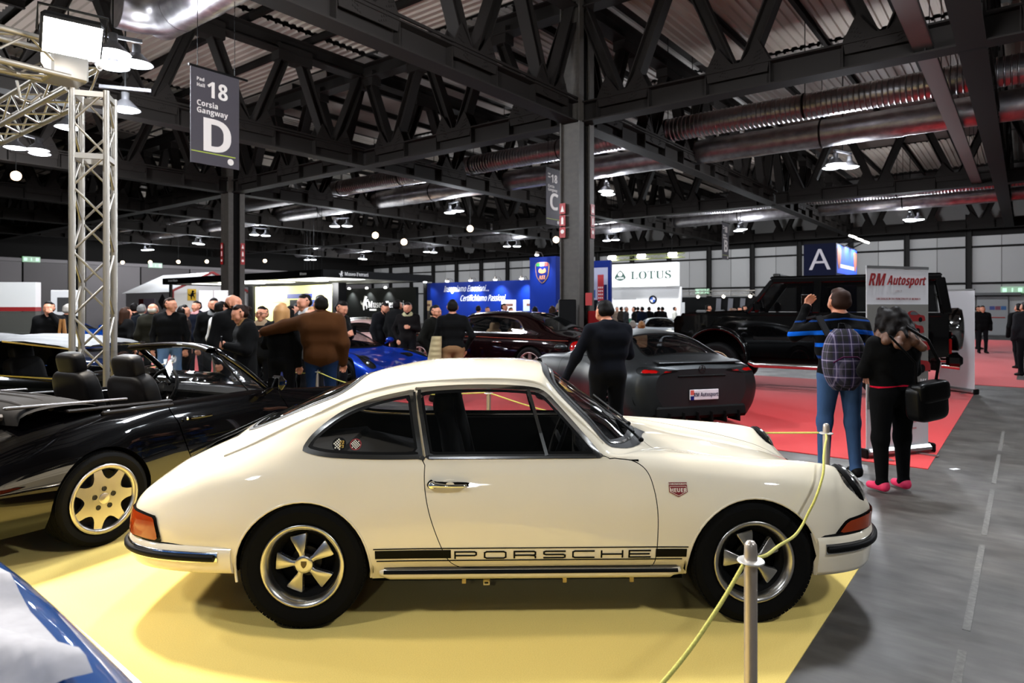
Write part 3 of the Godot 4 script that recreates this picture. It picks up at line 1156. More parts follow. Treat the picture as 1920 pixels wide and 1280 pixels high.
		var belt := flank_strip(lf, [Vector2(0.62, 0.835), Vector2(0.9, 0.835), Vector2(1.2, 0.835), Vector2(1.48, 0.835)], 0.012, 0.008)
		obj("belt_trim", belt if s == 0 else belt.mirrored(), chrome, t)
		# rain gutter over the side windows
		var gut := []
		for q in [[-0.47, 5.75], [-0.35, 6.15], [-0.2, 6.6], [0.0, 6.95], [0.2, 7.18], [0.45, 7.3], [0.8, 7.32], [1.05, 7.3], [1.2, 7.2], [1.3, 7.05], [1.42, 6.98], [1.53, 6.95]]:
			gut.append(lf.at(q[0], q[1]))
		var gs := []
		for k in gut.size() - 1:
			for e in 4:
				gs.append(gut[k].cubic_interpolate(gut[k + 1], gut[maxi(k - 1, 0)], gut[mini(k + 2, gut.size() - 1)], e / 4.0))
		gs.append(gut[gut.size() - 1])
		var gm := mb().tube(gs, 0.0085, 6)
		obj("rain_gutter", gm if s == 0 else gm.mirrored(), paint, t)
		# headlamp: bucket rim, lens
		var ax := Vector3(0.84, 0.5, 0.06 * sx).normalized()
		var hb := Basis(ax.cross(Vector3.BACK).normalized(), ax, Vector3.BACK)
		hb = Basis(hb.x, ax, hb.x.cross(ax).normalized())
		var hp := Transform3D(hb, Vector3(2.868, 0.662, 0.578 * sx))
		var hl := obj("headlamp", mb().lathe([Vector2(0.088, 0.0), Vector2(0.08, 0.018), Vector2(0.06, 0.032), Vector2(0.03, 0.04), Vector2(0.0, 0.042)], 32, hp), glass(Color(0.8, 0.82, 0.82), 0.25), t, Vector3.ZERO, "round headlamp")
		obj("reflector", mb().lathe([Vector2(0.088, -0.005), Vector2(0.06, -0.035), Vector2(0.02, -0.05), Vector2(0.0, -0.05)], 28, hp), mat(Color(0.8, 0.8, 0.8), 0.15, 1.0), hl)
		obj("lamp_bezel", mb().lathe([Vector2(0.088, 0.004), Vector2(0.098, 0.014), Vector2(0.108, 0.008), Vector2(0.114, -0.012), Vector2(0.116, -0.06)], 32, hp), chrome, hl)
		obj("lamp_gasket", mb().lathe([Vector2(0.114, -0.004), Vector2(0.121, -0.010), Vector2(0.121, -0.03)], 32, hp), rub, hl)
	# bumpers: painted beam, rubber top seal, rubbing strip with bright edges
	var fb := [Vector2(2.588, 0.778), Vector2(2.68, 0.765), Vector2(2.79, 0.728), Vector2(2.88, 0.672), Vector2(2.96, 0.58), Vector2(3.02, 0.46), Vector2(3.055, 0.3), Vector2(3.068, 0.15), Vector2(3.07, 0.0)]
	var rb := [Vector2(-0.345, 0.792), Vector2(-0.5, 0.778), Vector2(-0.68, 0.742), Vector2(-0.82, 0.685), Vector2(-0.92, 0.60), Vector2(-0.985, 0.48), Vector2(-1.01, 0.3), Vector2(-1.02, 0.15), Vector2(-1.022, 0.0)]
	var bp := [Vector2(-0.05, 0.444), Vector2(0.0, 0.442), Vector2(0.012, 0.438), Vector2(0.022, 0.425), Vector2(0.026, 0.40), Vector2(0.026, 0.36), Vector2(0.022, 0.33), Vector2(0.015, 0.30), Vector2(0.012, 0.27), Vector2(0.004, 0.25), Vector2(-0.02, 0.242), Vector2(-0.06, 0.245)]
	var rp := [Vector2(-0.05, 0.424), Vector2(0.0, 0.422), Vector2(0.012, 0.418), Vector2(0.022, 0.405), Vector2(0.026, 0.385), Vector2(0.024, 0.35), Vector2(0.016, 0.315), Vector2(0.004, 0.29), Vector2(-0.02, 0.278), Vector2(-0.06, 0.275)]
	for e in 2:
		var path: Array = fb if e == 0 else rb
		var pr: Array = bp if e == 0 else rp
		var sg := -1.0 if e == 0 else 1.0
		var b := obj("bumper", sweep_plan(path, pr, 5, sg), paint, t)
		var yc := 0.385 if e == 0 else 0.372
		var cut := path.duplicate()
		cut[0] = path[0].lerp(path[1], 0.4)
		obj("strip_edge", sweep_plan(cut, [Vector2(0.02, yc + 0.026), Vector2(0.031, yc + 0.024), Vector2(0.033, yc), Vector2(0.031, yc - 0.024), Vector2(0.02, yc - 0.026)], 5, sg), chrome, b)
		cut[0] = path[0].lerp(path[1], 0.5)
		obj("rubbing_strip", sweep_plan(cut, [Vector2(0.02, yc + 0.018), Vector2(0.038, yc + 0.017), Vector2(0.048, yc + 0.008), Vector2(0.048, yc - 0.008), Vector2(0.038, yc - 0.017), Vector2(0.02, yc - 0.018)], 5, sg), rub, b)
		var yt: float = pr[1].y
		obj("top_seal", sweep_plan(path, [Vector2(-0.03, yt - 0.004), Vector2(-0.03, yt + 0.008), Vector2(0.004, yt + 0.007), Vector2(0.006, yt - 0.002)], 5, sg), rub, b)
	# wheels
	var silver := mat(Color(0.72, 0.71, 0.69), 0.28, 1.0)
	var wf := petal_wheel(0.315, 0.197, 0.19, 0.045, silver, mat(Color(0.012, 0.012, 0.012), 0.75))
	var wr := petal_wheel(0.317, 0.197, 0.21, 0.055, silver, mat(Color(0.012, 0.012, 0.012), 0.75))
	for s in [1.0, -1.0]:
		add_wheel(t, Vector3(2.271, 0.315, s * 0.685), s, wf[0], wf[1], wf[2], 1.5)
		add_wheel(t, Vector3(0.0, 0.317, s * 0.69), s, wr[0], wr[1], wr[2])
	# inside: seats, shelf, dash, steering wheel
	var cloth := mat(Color(0.012, 0.012, 0.012), 0.95)
	for s in [1.0, -1.0]:
		var seat := obj("seat", mb().box(Vector3(1.02, 0.46, s * 0.35), Vector3(0.5, 0.16, 0.48), rz(8), 0.05), cloth, t)
		var g := []
		for k in 12:
			var a := k / 11.0
			var y := lerpf(0.45, 1.09, a)
			var x := lerpf(0.80, 0.66, a)
			var hw := 0.235 - 0.03 * a
			if a > 0.62:
				hw = lerpf(0.216, 0.11, smoothstep(0.62, 0.72, a)) - 0.05 * smoothstep(0.9, 1.0, a)
			var row := []
			for e in 13:
				var an := TAU * e / 12
				row.append(Vector3(x + 0.055 * sin(an) * (1.0 if a < 0.95 else 0.6), y, s * 0.35 + hw * signf(cos(an)) * pow(absf(cos(an)), 0.6)))
			g.append(row)
		obj("backrest", mb().grid(g), cloth, seat)
		obj("headrest", mb().ball(Vector3(0.665, 1.055, s * 0.35), Vector3(0.06, 0.09, 0.115), 14, 10), cloth, seat)
	obj("rear_bench", mb().box(Vector3(0.22, 0.48, 0), Vector3(0.5, 0.5, 1.1), rz(-12), 0.06).box(Vector3(-0.15, 0.70, 0), Vector3(0.5, 0.12, 1.1), rz(6), 0.03), cloth, t)
	obj("dashboard", mb().box(Vector3(1.62, 0.74, 0), Vector3(0.22, 0.14, 1.28), rz(-10), 0.04).box(Vector3(1.6, 0.5, 0), Vector3(0.2, 0.5, 1.2)), cloth, t)
	var ring := []
	for k in 25:
		ring.append(Vector3(0, sin(TAU * k / 24) * 0.19, cos(TAU * k / 24) * 0.19))
	var sw := obj("steering_wheel", mb().tube(ring, 0.013, 8, false).bar(Vector3(0, 0, -0.19), Vector3(0, 0, 0.19), 0.012, 0.03), cloth, t, Vector3(1.38, 0.74, -0.35))
	sw.basis = rz(-20)
	for s in [1.0, -1.0]:
		obj("door_card", mb().box(Vector3(1.15, 0.58, s * 0.70), Vector3(1.1, 0.48, 0.03), rx(-4 * s)), cloth, t)
	# wipers
	for z in [0.42, -0.1]:
		var base := Vector3(1.815 - absf(z) * 0.1, 0.868, z)
		var w := obj("wiper", mb().tube([base, base + Vector3(-0.06, 0.052, -0.17), base + Vector3(-0.11, 0.088, -0.30)], [0.009, 0.006, 0.004], 6).ball(base, Vector3(0.016, 0.014, 0.016)), black, t)
		obj("wiper_blade", mb().tube([base + Vector3(-0.03, 0.035, -0.05), base + Vector3(-0.11, 0.09, -0.30), base + Vector3(-0.15, 0.118, -0.5)], 0.006, 6), black, w)
	# round stickers on the quarter glass
	for k in 2:
		var cc := lf.flank(0.155 + 0.085 * k, 0.90, 7.0)
		var bas := Basis(Vector3(1, 0, 0), Vector3(0, 1, -0.42), Vector3(0, 0.42, 1)).orthonormalized()
		var pf := Transform3D(bas, cc + bas.z * 0.0015)
		var rad: float = [0.036, 0.03][k]
		var sk := obj("window_sticker", mb().prism(PackedVector2Array(circle(rad, 20)), 0.001, pf), [mat(Color(0.05, 0.05, 0.05), 0.5), mat(Color(0.5, 0.06, 0.06), 0.5)][k], t, Vector3.ZERO, ["black round sticker with checkers", "red-edged round sticker with checkers"][k])
		obj("sticker_field", mb().prism(circle(rad * 0.82, 18), 0.0013, pf), mat(Color(0.06, 0.06, 0.06), 0.5), sk)
		var ck := mb()
		for a in range(-4, 4):
			for b in range(-4, 4):
				var q := Vector2(a + 0.5, b + 0.5) * rad * 0.2
				if (a + b) % 2 == 0 and q.length() < rad * 0.74 and (a < 1 or k == 1):
					ck.quad(pf * Vector3(q.x - rad * 0.1, q.y - rad * 0.1, 0.0018), pf * Vector3(q.x + rad * 0.1, q.y - rad * 0.1, 0.0018), pf * Vector3(q.x + rad * 0.1, q.y + rad * 0.1, 0.0018), pf * Vector3(q.x - rad * 0.1, q.y + rad * 0.1, 0.0018), bas.z)
		obj("checkers", ck, mat(Color(0.85, 0.83, 0.78), 0.5), sk)
		if k == 0:
			text("sticker_lettering", "72", 0.016, mat(Color(0.75, 0.6, 0.2), 0.5), sk, pf * xf(Vector3(0.013, 0.010, 0.002)), false, true, 0.0008)
			text("sticker_lettering", "73", 0.016, mat(Color(0.75, 0.6, 0.2), 0.5), sk, pf * xf(Vector3(0.013, -0.011, 0.002)), false, true, 0.0008)
# ---------------------------------------------------------------- the other cars
# rim with n straight spokes; returns [tyre, rim, extras]
func spoke_wheel(r: float, rim: float, w: float, n: int, metal: Material, hw := 0.03, lip: Material = null) -> Array:
	var ty := tyre_mesh(r, rim, w, false).build(mat(Color(0.02, 0.02, 0.02), 0.7))
	var h := w / 2
	var z90 := Transform3D(rx(90), Vector3.ZERO)
	var rm := Mb.new().lathe([Vector2(rim - 0.012, h * 0.72), Vector2(rim + 0.008, h * 0.9), Vector2(rim + 0.008, h), Vector2(rim - 0.012, h * 0.97), Vector2(rim - 0.025, h - 0.04), Vector2(rim - 0.03, -h * 0.6)], 36, z90)
	var me := rm.build(lip if lip else metal)
	var sp := Mb.new()
	var g := []
	for k in 5:
		var a := k / 4.0
		var x := lerpf(0.03, rim - 0.015, a)
		var ww := lerpf(hw * 1.1, hw * 0.75, a)
		var z := h - 0.035 + 0.02 * a
		g.append([Vector3(x, -ww, z - 0.04), Vector3(x, -ww, z), Vector3(x, -ww * 0.5, z + 0.008), Vector3(x, ww * 0.5, z + 0.008), Vector3(x, ww, z), Vector3(x, ww, z - 0.04)])
	sp.grid(g)
	for k in sp.n.size():
		if sp.n[k].z < 0:
			sp.n[k] = -sp.n[k]
	var sm := sp.build(metal)
	var ex := []
	for k in n:
		ex.append(["spoke", sm, Transform3D(rz(360.0 / n * k + 90), Vector3.ZERO)])
	ex.append(["brake_disc", Mb.new().lathe([Vector2(rim - 0.03, h - 0.1), Vector2(rim * 0.5, h - 0.1), Vector2(0.0, h - 0.09)], 28, z90).build(mat(Color(0.06, 0.06, 0.06), 0.5, 0.5))])
	ex.append(["centre_cap", Mb.new().lathe([Vector2(0.05, h - 0.05), Vector2(0.05, h - 0.012), Vector2(0.035, h - 0.005), Vector2(0.0, h - 0.004)], 18, z90).build(metal)])
	return [ty, me, ex]

# wheel with a pierced disc of seven lobes and five bolts
func lobe_wheel(r: float, rim: float, w: float, metal: Material) -> Array:
	var ty := tyre_mesh(r, rim, w).build(mat(Color(0.02, 0.02, 0.02), 0.75))
	var h := w / 2
	var z90 := Transform3D(rx(90), Vector3.ZERO)
	var me := Mb.new().lathe([Vector2(rim - 0.012, h * 0.72), Vector2(rim + 0.01, h * 0.9), Vector2(rim + 0.01, h), Vector2(rim - 0.006, h * 1.0), Vector2(rim - 0.02, h * 0.95), Vector2(rim - 0.026, h * 0.8), Vector2(rim - 0.03, -h * 0.6)], 40, z90).build(metal)
	# disc outline: star of seven arms with round bays
	var ol := PackedVector2Array()
	for k in 7:
		var a0 := TAU * k / 7
		for e in 9:
			var f := e / 8.0
			var an := a0 + TAU / 7 * (f * 0.72 + 0.14)
			var rr := (rim - 0.016) - (rim * 0.34) * pow(sin(PI * f), 0.5)
			ol.append(Vector2.from_angle(an) * rr)
		ol.append(Vector2.from_angle(a0 + TAU / 7 * 0.93) * (rim - 0.010))
		ol.append(Vector2.from_angle(a0 + TAU / 7 * 1.07) * (rim - 0.010))
	var disc := Mb.new().prism(ol, 0.03, xf(Vector3(0, 0, h - 0.045)), 0.0)
	var ex := [["disc", disc.build(metal)]]
	for k in 5:
		var d := Vector2.from_angle(TAU * k / 5 + 0.3) * 0.066
		ex.append(["bolt_hole", Mb.new().lathe([Vector2(0.017, 0.002), Vector2(0.014, 0.003), Vector2(0.011, -0.0), Vector2(0.0, 0.001)], 12, Transform3D(rx(90), Vector3(d.x, d.y, h - 0.014))).build(mat(Color(0.03, 0.03, 0.03), 0.4, 0.3))])
	ex.append(["centre_cap", Mb.new().lathe([Vector2(0.036, 0.0), Vector2(0.034, 0.005), Vector2(0.0, 0.007)], 20, Transform3D(rx(90), Vector3(0, 0, h - 0.015))).build(metal)])
	ex.append(["brake_disc", Mb.new().lathe([Vector2(rim - 0.032, h - 0.11), Vector2(0.0, h - 0.11)], 28, z90).build(mat(Color(0.03, 0.03, 0.03), 0.6, 0.3))])
	return [ty, me, ex]

# spec: table, paint, arches [x, y, r], wheels [front, rear, half track], glass list [name, kind, polygon, lo, hi], lamps [name, kind, polygon, lo, hi, material], gaps [name, polygon]
func loft_car(t: Node3D, s: Dictionary) -> Loft:
	var lf := Loft.new(s.table)
	var paint: Material = s.paint
	var shell := lf.half(s.get("step", 0.05), s.get("per", 5))
	var rub := mat(Color(0.015, 0.015, 0.015), 0.5)
	for a in s.arches:
		shell = shell.clip(arch_vals(shell, Vector2(a[0], a[1]), a[2], 0.45))[1]
		for e in 2:
			var w := wheel_well(Vector2(a[0], a[1]), a[2] + 0.01, 0.5, s.well)
			obj("wheel_well", w if e == 0 else w.mirrored(), mat(Color(0.01, 0.01, 0.01), 0.95), t)
	var whole := shell
	for g in s.get("glass", []) + s.get("lamps", []):
		var pl: PackedVector2Array = g[2]
		var fn: Callable
		if g[1] == "side":
			fn = func(m): return side_vals(m, pl, 0.3, g[3], g[4])
		elif g[1] == "front":
			fn = func(m): return front_vals(m, pl, g[3], g[4])
		else:
			fn = func(m):
				var o := top_vals(m, pl, g[3])
				return o
		var lamp: bool = g.size() > 5
		var pane := band(whole, fn, -99.0, -0.015 if not lamp else -0.004)
		var seal := band(whole, fn, -0.018, 0.008).offset(0.004)
		shell = shell.clip(fn.call(shell), 0.0)[1]
		var sealm: Material = s.get("trim", rub) if g[0] == "side_window" else rub
		if g[1] == "side" or lamp:
			for e in 2:
				var o := obj(g[0], pane if e == 0 else pane.mirrored(), g[5] if lamp else s.pane, t)
				obj("lamp_rim" if lamp else "trim", seal if e == 0 else seal.mirrored(), rub if lamp else sealm, o)
		else:
			var o := obj(g[0], pane.both(), s.pane, t)
			obj("seal", seal.both(), rub, o)
	if s.get("lining", true):
		obj("interior_lining", shell.offset(-0.02).both(), mat(Color(0.015, 0.015, 0.015), 0.9), t)
	for g in s.get("gaps", []):
		var pl: PackedVector2Array = g[1]
		var fn := func(m): return side_vals(m, pl, 0.45)
		var d := band(shell, fn, -99.0, -0.004)
		for e in 2:
			obj(g[0], d if e == 0 else d.mirrored(), paint, t)
		shell = shell.clip(fn.call(shell), 0.004)[1]
	obj("body", shell.both(), paint, t)
	var a0: Array = s.arches[0]
	var a1: Array = s.arches[1]
	obj("floor_pan", mb().box(Vector3((a0[0] + a1[0]) / 2, 0.22, 0), Vector3(absf(a1[0] - a0[0]) - a0[2] - a1[2], 0.06, s.well * 1.75)).box(Vector3((a0[0] + a1[0]) / 2, 0.26, 0), Vector3(absf(a1[0] - a0[0]) + 1.1, 0.08, 0.9)), mat(Color(0.012, 0.012, 0.012), 0.95), t)
	for e in [1.0, -1.0]:
		for k in 2:
			var wh: Array = s.wheels[k]
			var a: Array = s.arches[k]
			add_wheel(t, Vector3(a[0], wh[3], e * s.wheels[2]), e, wh[0], wh[1], wh[2])
	return lf

func seats(t: Node3D, x: float, y: float, z: float, m: Material) -> void:
	for s in [1.0, -1.0]:
		var st := obj("seat", mb().pill(Vector3(x + 0.25, y + 0.08, s * z), Vector3(0.54, 0.2, 0.5), rz(6)), m, t)
		obj("backrest", mb().pill(Vector3(x - 0.07, y + 0.38, s * z), Vector3(0.17, 0.62, 0.48), rz(14)), m, st)
		obj("headrest", mb().pill(Vector3(x - 0.15, y + 0.73, s * z), Vector3(0.12, 0.19, 0.28), rz(12), 0.5), m, st)

func v2(a: Array) -> Array:
	var o := []
	for k in range(0, a.size(), 2):
		o.append(Vector2(a[k], a[k + 1]))
	return o

func cars() -> void:
	var silver := mat(Color(0.70, 0.69, 0.67), 0.3, 1.0)
	var dpane := glass(Color(0.03, 0.035, 0.04), 0.35)
	var chrome := mat(Color(0.8, 0.8, 0.8), 0.12, 1.0)
	black_cabriolet(silver, chrome)
	print("cabriolet ", Time.get_ticks_msec())
	# --- matt grey coupe seen from behind
	var g := thing("sports_coupe", "satin dark grey sports coupe with slim red tail lamps on red carpet", "car", Vector3(2.14, 0.008, -9.36), deg_to_rad(107))
	var wg := spoke_wheel(0.345, 0.255, 0.27, 10, mat(Color(0.06, 0.06, 0.065), 0.3, 0.8), 0.014, mat(Color(0.5, 0.5, 0.5), 0.3, 1.0))
	var redl := mat(Color(0.55, 0.02, 0.02), 0.15, 0.0, 1.0)
	var rows := [
		[-0.97, 0.35, 0.55, 0.45, 0.62, 0.60, 0.66, 0.74, 0.62, 0.80, 0.5, 0.82, 0.38, 0.825, 0.2, 0.83, 0.0],
		[-0.90, 0.22, 0.72, 0.38, 0.82, 0.58, 0.86, 0.76, 0.81, 0.865, 0.67, 0.885, 0.5, 0.895, 0.25, 0.90, 0.0],
		[-0.65, 0.2, 0.82, 0.36, 0.92, 0.56, 0.955, 0.76, 0.91, 0.875, 0.77, 0.92, 0.62, 0.965, 0.35, 0.98, 0.0],
		[-0.3, 0.18, 0.86, 0.36, 0.95, 0.56, 0.975, 0.77, 0.93, 0.89, 0.79, 0.98, 0.66, 1.08, 0.42, 1.11, 0.0],
		[0.0, 0.18, 0.86, 0.36, 0.955, 0.56, 0.98, 0.78, 0.925, 0.90, 0.79, 1.03, 0.68, 1.16, 0.47, 1.19, 0.0],
		[0.4, 0.17, 0.84, 0.34, 0.93, 0.55, 0.955, 0.77, 0.90, 0.90, 0.78, 1.08, 0.68, 1.22, 0.5, 1.26, 0.0],
		[0.8, 0.17, 0.82, 0.34, 0.91, 0.55, 0.93, 0.76, 0.88, 0.90, 0.78, 1.1, 0.67, 1.245, 0.5, 1.285, 0.0],
		[1.1, 0.17, 0.82, 0.34, 0.91, 0.55, 0.93, 0.76, 0.88, 0.90, 0.78, 1.09, 0.67, 1.235, 0.5, 1.275, 0.0],
		[1.4, 0.17, 0.83, 0.34, 0.91, 0.55, 0.93, 0.76, 0.89, 0.89, 0.78, 1.0, 0.70, 1.1, 0.52, 1.17, 0.0],
		[1.65, 0.17, 0.85, 0.34, 0.93, 0.55, 0.95, 0.76, 0.90, 0.86, 0.80, 0.91, 0.7, 0.96, 0.5, 1.02, 0.0],
		[1.9, 0.17, 0.86, 0.34, 0.94, 0.54, 0.96, 0.75, 0.91, 0.85, 0.80, 0.87, 0.66, 0.885, 0.4, 0.895, 0.0],
		[2.63, 0.18, 0.88, 0.34, 0.95, 0.52, 0.97, 0.70, 0.92, 0.80, 0.78, 0.79, 0.6, 0.79, 0.35, 0.80, 0.0],
		[3.2, 0.18, 0.86, 0.32, 0.92, 0.46, 0.93, 0.58, 0.88, 0.66, 0.76, 0.68, 0.58, 0.70, 0.32, 0.71, 0.0],
		[3.5, 0.2, 0.7, 0.3, 0.8, 0.42, 0.82, 0.5, 0.78, 0.56, 0.66, 0.58, 0.5, 0.6, 0.28, 0.6, 0.0],
		[3.62, 0.25, 0.4, 0.32, 0.5, 0.4, 0.52, 0.46, 0.5, 0.5, 0.4, 0.51, 0.3, 0.52, 0.15, 0.52, 0.0]]
	var satin := mat(Color(0.17, 0.18, 0.185), 0.38, 0.75)
	var gspec := {"table": rows, "paint": satin, "pane": dpane, "well": 0.92, "arches": [[2.63, 0.34, 0.375], [0.0, 0.345, 0.385]], "wheels": [wg + [0.345], wg + [0.345], 0.83],
		"glass": [["side_window", "side", smooth_poly(v2([0.1, 0.95, 0.25, 1.06, 0.55, 1.16, 0.95, 1.18, 1.2, 1.13, 1.5, 0.96, 1.5, 0.925, 1.0, 0.92, 0.3, 0.925]), 5), -9.0, 9.0],
			["rear_window", "top", smooth_poly(v2([0.2, -0.3, 0.22, 0.0, 0.2, 0.3, 0.12, 0.46, -0.2, 0.52, -0.5, 0.55, -0.58, 0.45, -0.6, 0.0, -0.58, -0.4]), 5), 0.9, 0.0],
			["windscreen", "front", smooth_poly(v2([-0.4, 1.22, 0.0, 1.25, 0.3, 1.23, 0.46, 1.18, 0.58, 1.04, 0.64, 0.92, 0.5, 0.915, 0.0, 0.915, -0.4, 0.915]), 5), 1.1, 1.95]],
		"lamps": [["tail_lamp", "front", smooth_poly(v2([0.30, 0.80, 0.5, 0.825, 0.74, 0.845, 0.80, 0.83, 0.84, 0.79, 0.80, 0.765, 0.6, 0.768, 0.36, 0.778]), 4), -1.1, -0.5, redl]],
		"gaps": [["door", smooth_poly(v2([0.42, 0.86, 0.40, 0.6, 0.5, 0.36, 0.6, 0.28, 1.5, 0.27, 1.62, 0.3, 1.68, 0.6, 1.62, 0.84, 1.4, 0.87]), 4)]]}
	var lg := loft_car(g, gspec)
	obj("tail_panel_slot", mb().box(Vector3(-0.965, 0.735, 0), Vector3(0.03, 0.03, 0.7), Basis.IDENTITY, 0.008), mat(Color(0.01, 0.01, 0.01), 0.6), g)
	obj("boot_spoiler", mb().box(Vector3(-0.86, 0.915, 0), Vector3(0.16, 0.02, 1.2), rz(8), 0.008), satin, g)
	obj("diffuser", mb().box(Vector3(-0.86, 0.26, 0), Vector3(0.3, 0.16, 1.3), rz(-12), 0.03), mat(Color(0.015, 0.015, 0.015), 0.6), g)
	for k in 6:
		obj("diffuser_fin", mb().box(Vector3(-0.93, 0.22, -0.5 + 0.2 * k), Vector3(0.26, 0.14, 0.012)), mat(Color(0.02, 0.02, 0.02), 0.6), g)
	for s in [-1.0, 1.0]:
		obj("exhaust_tip", mb().lathe([Vector2(0.055, 0.0), Vector2(0.062, 0.01), Vector2(0.062, 0.1)], 16, Transform3D(rz(-90), Vector3(-1.0, 0.27, s * 0.42))), chrome, g)
		obj("bumper_vent", mb().prism(smooth_poly(v2([-0.06, 0.16, 0.05, 0.14, 0.09, 0.0, 0.06, -0.12, -0.05, -0.15, -0.09, 0.0]), 4), 0.02, Transform3D(ry(-115 if s < 0 else -65), Vector3(-0.83, 0.52, s * 0.82))), mat(Color(0.01, 0.01, 0.01), 0.7), g)
		obj("door_mirror", mb().ball(Vector3(1.42, 0.98, s * 1.0), Vector3(0.07, 0.06, 0.11), 12, 8), satin, g)
	obj("star_emblem", mb().tube([Vector3(-0.972, 0.82, -0.05), Vector3(-0.972, 0.855, -0.035), Vector3(-0.972, 0.87, 0), Vector3(-0.972, 0.855, 0.035), Vector3(-0.972, 0.82, 0.05), Vector3(-0.972, 0.785, 0.035), Vector3(-0.972, 0.77, 0), Vector3(-0.972, 0.785, -0.035), Vector3(-0.972, 0.82, -0.05)], 0.005, 5, false).bar(Vector3(-0.974, 0.82, 0), Vector3(-0.974, 0.87, 0), 0.008, 0.008, Vector3.RIGHT).bar(Vector3(-0.974, 0.82, 0), Vector3(-0.974, 0.795, 0.043), 0.008, 0.008, Vector3.RIGHT).bar(Vector3(-0.974, 0.82, 0), Vector3(-0.974, 0.795, -0.043), 0.008, 0.008, Vector3.RIGHT), mat(Color(0.2, 0.2, 0.2), 0.2, 1.0), g)
	var pl := obj("number_plate", mb().box(Vector3(-0.985, 0.50, 0.02), Vector3(0.012, 0.13, 0.42), Basis.IDENTITY, 0.004), mat(Color(0.8, 0.8, 0.82), 0.4), g)
	var pb := Transform3D(ry(-90), Vector3(-0.992, 0.5, 0.02))
	text("plate_lettering", "RM Autosport", 0.05, mat(Color(0.03, 0.04, 0.2), 0.5), pl, pb * xf(Vector3(0.025, 0.0, 0)), false, true, 0.002, 0.78)
	obj("plate_stripes", mb().box(Vector3(-0.9925, 0.53, -0.155), Vector3(0.002, 0.06, 0.05)), mat(Color(0.75, 0.3, 0.25), 0.5), pl)
	obj("plate_field", mb().box(Vector3(-0.9925, 0.46, -0.155), Vector3(0.002, 0.05, 0.05)), mat(Color(0.05, 0.08, 0.35), 0.5), pl)
	seats(g, 0.55, 0.35, 0.36, mat(Color(0.03, 0.03, 0.03), 0.7))
	print("grey coupe ", Time.get_ticks_msec())
	# --- blue mid-engined car
	var b := thing("sports_car", "metallic blue low sports car with long swept headlamps, facing the crowd", "car", Vector3(-4.54, 0.008, -14.27), deg_to_rad(-38))
	var wb := spoke_wheel(0.34, 0.255, 0.26, 5, mat(Color(0.06, 0.06, 0.06), 0.3, 0.8), 0.04)
	var blue := mat(Color(0.02, 0.16, 0.52), 0.28, 0.35, 1.0)
	var brow := [
		[-0.85, 0.3, 0.6, 0.45, 0.7, 0.6, 0.72, 0.75, 0.66, 0.82, 0.55, 0.84, 0.4, 0.85, 0.2, 0.85, 0.0],
		[-0.7, 0.22, 0.78, 0.4, 0.88, 0.58, 0.91, 0.77, 0.84, 0.86, 0.68, 0.89, 0.5, 0.91, 0.28, 0.92, 0.0],
		[-0.4, 0.2, 0.85, 0.38, 0.94, 0.58, 0.97, 0.79, 0.90, 0.89, 0.74, 0.93, 0.55, 0.96, 0.3, 0.97, 0.0],
		[0.0, 0.17, 0.87, 0.36, 0.96, 0.58, 0.98, 0.80, 0.91, 0.90, 0.75, 0.98, 0.6, 1.06, 0.38, 1.08, 0.0],
		[0.6, 0.15, 0.85, 0.34, 0.93, 0.55, 0.95, 0.75, 0.90, 0.87, 0.78, 1.0, 0.66, 1.15, 0.46, 1.19, 0.0],
		[1.1, 0.15, 0.84, 0.34, 0.92, 0.53, 0.93, 0.71, 0.89, 0.83, 0.79, 0.98, 0.67, 1.16, 0.46, 1.205, 0.0],
		[1.45, 0.15, 0.84, 0.33, 0.92, 0.52, 0.93, 0.69, 0.89, 0.81, 0.80, 0.93, 0.68, 1.06, 0.48, 1.12, 0.0],
		[1.8, 0.15, 0.85, 0.33, 0.93, 0.5, 0.94, 0.68, 0.89, 0.79, 0.8, 0.845, 0.68, 0.9, 0.48, 0.95, 0.0],
		[2.15, 0.15, 0.87, 0.33, 0.94, 0.5, 0.96, 0.69, 0.91, 0.79, 0.76, 0.76, 0.6, 0.77, 0.4, 0.785, 0.0],
		[2.65, 0.16, 0.89, 0.33, 0.96, 0.5, 0.98, 0.69, 0.91, 0.77, 0.74, 0.70, 0.55, 0.69, 0.35, 0.70, 0.0],
		[3.1, 0.15, 0.88, 0.28, 0.94, 0.42, 0.95, 0.56, 0.90, 0.65, 0.76, 0.62, 0.6, 0.60, 0.4, 0.60, 0.0],
		[3.5, 0.14, 0.8, 0.24, 0.86, 0.34, 0.87, 0.44, 0.8, 0.5, 0.66, 0.5, 0.5, 0.5, 0.3, 0.5, 0.0],
		[3.75, 0.16, 0.5, 0.22, 0.55, 0.3, 0.56, 0.36, 0.52, 0.4, 0.44, 0.41, 0.32, 0.42, 0.16, 0.42, 0.0]]
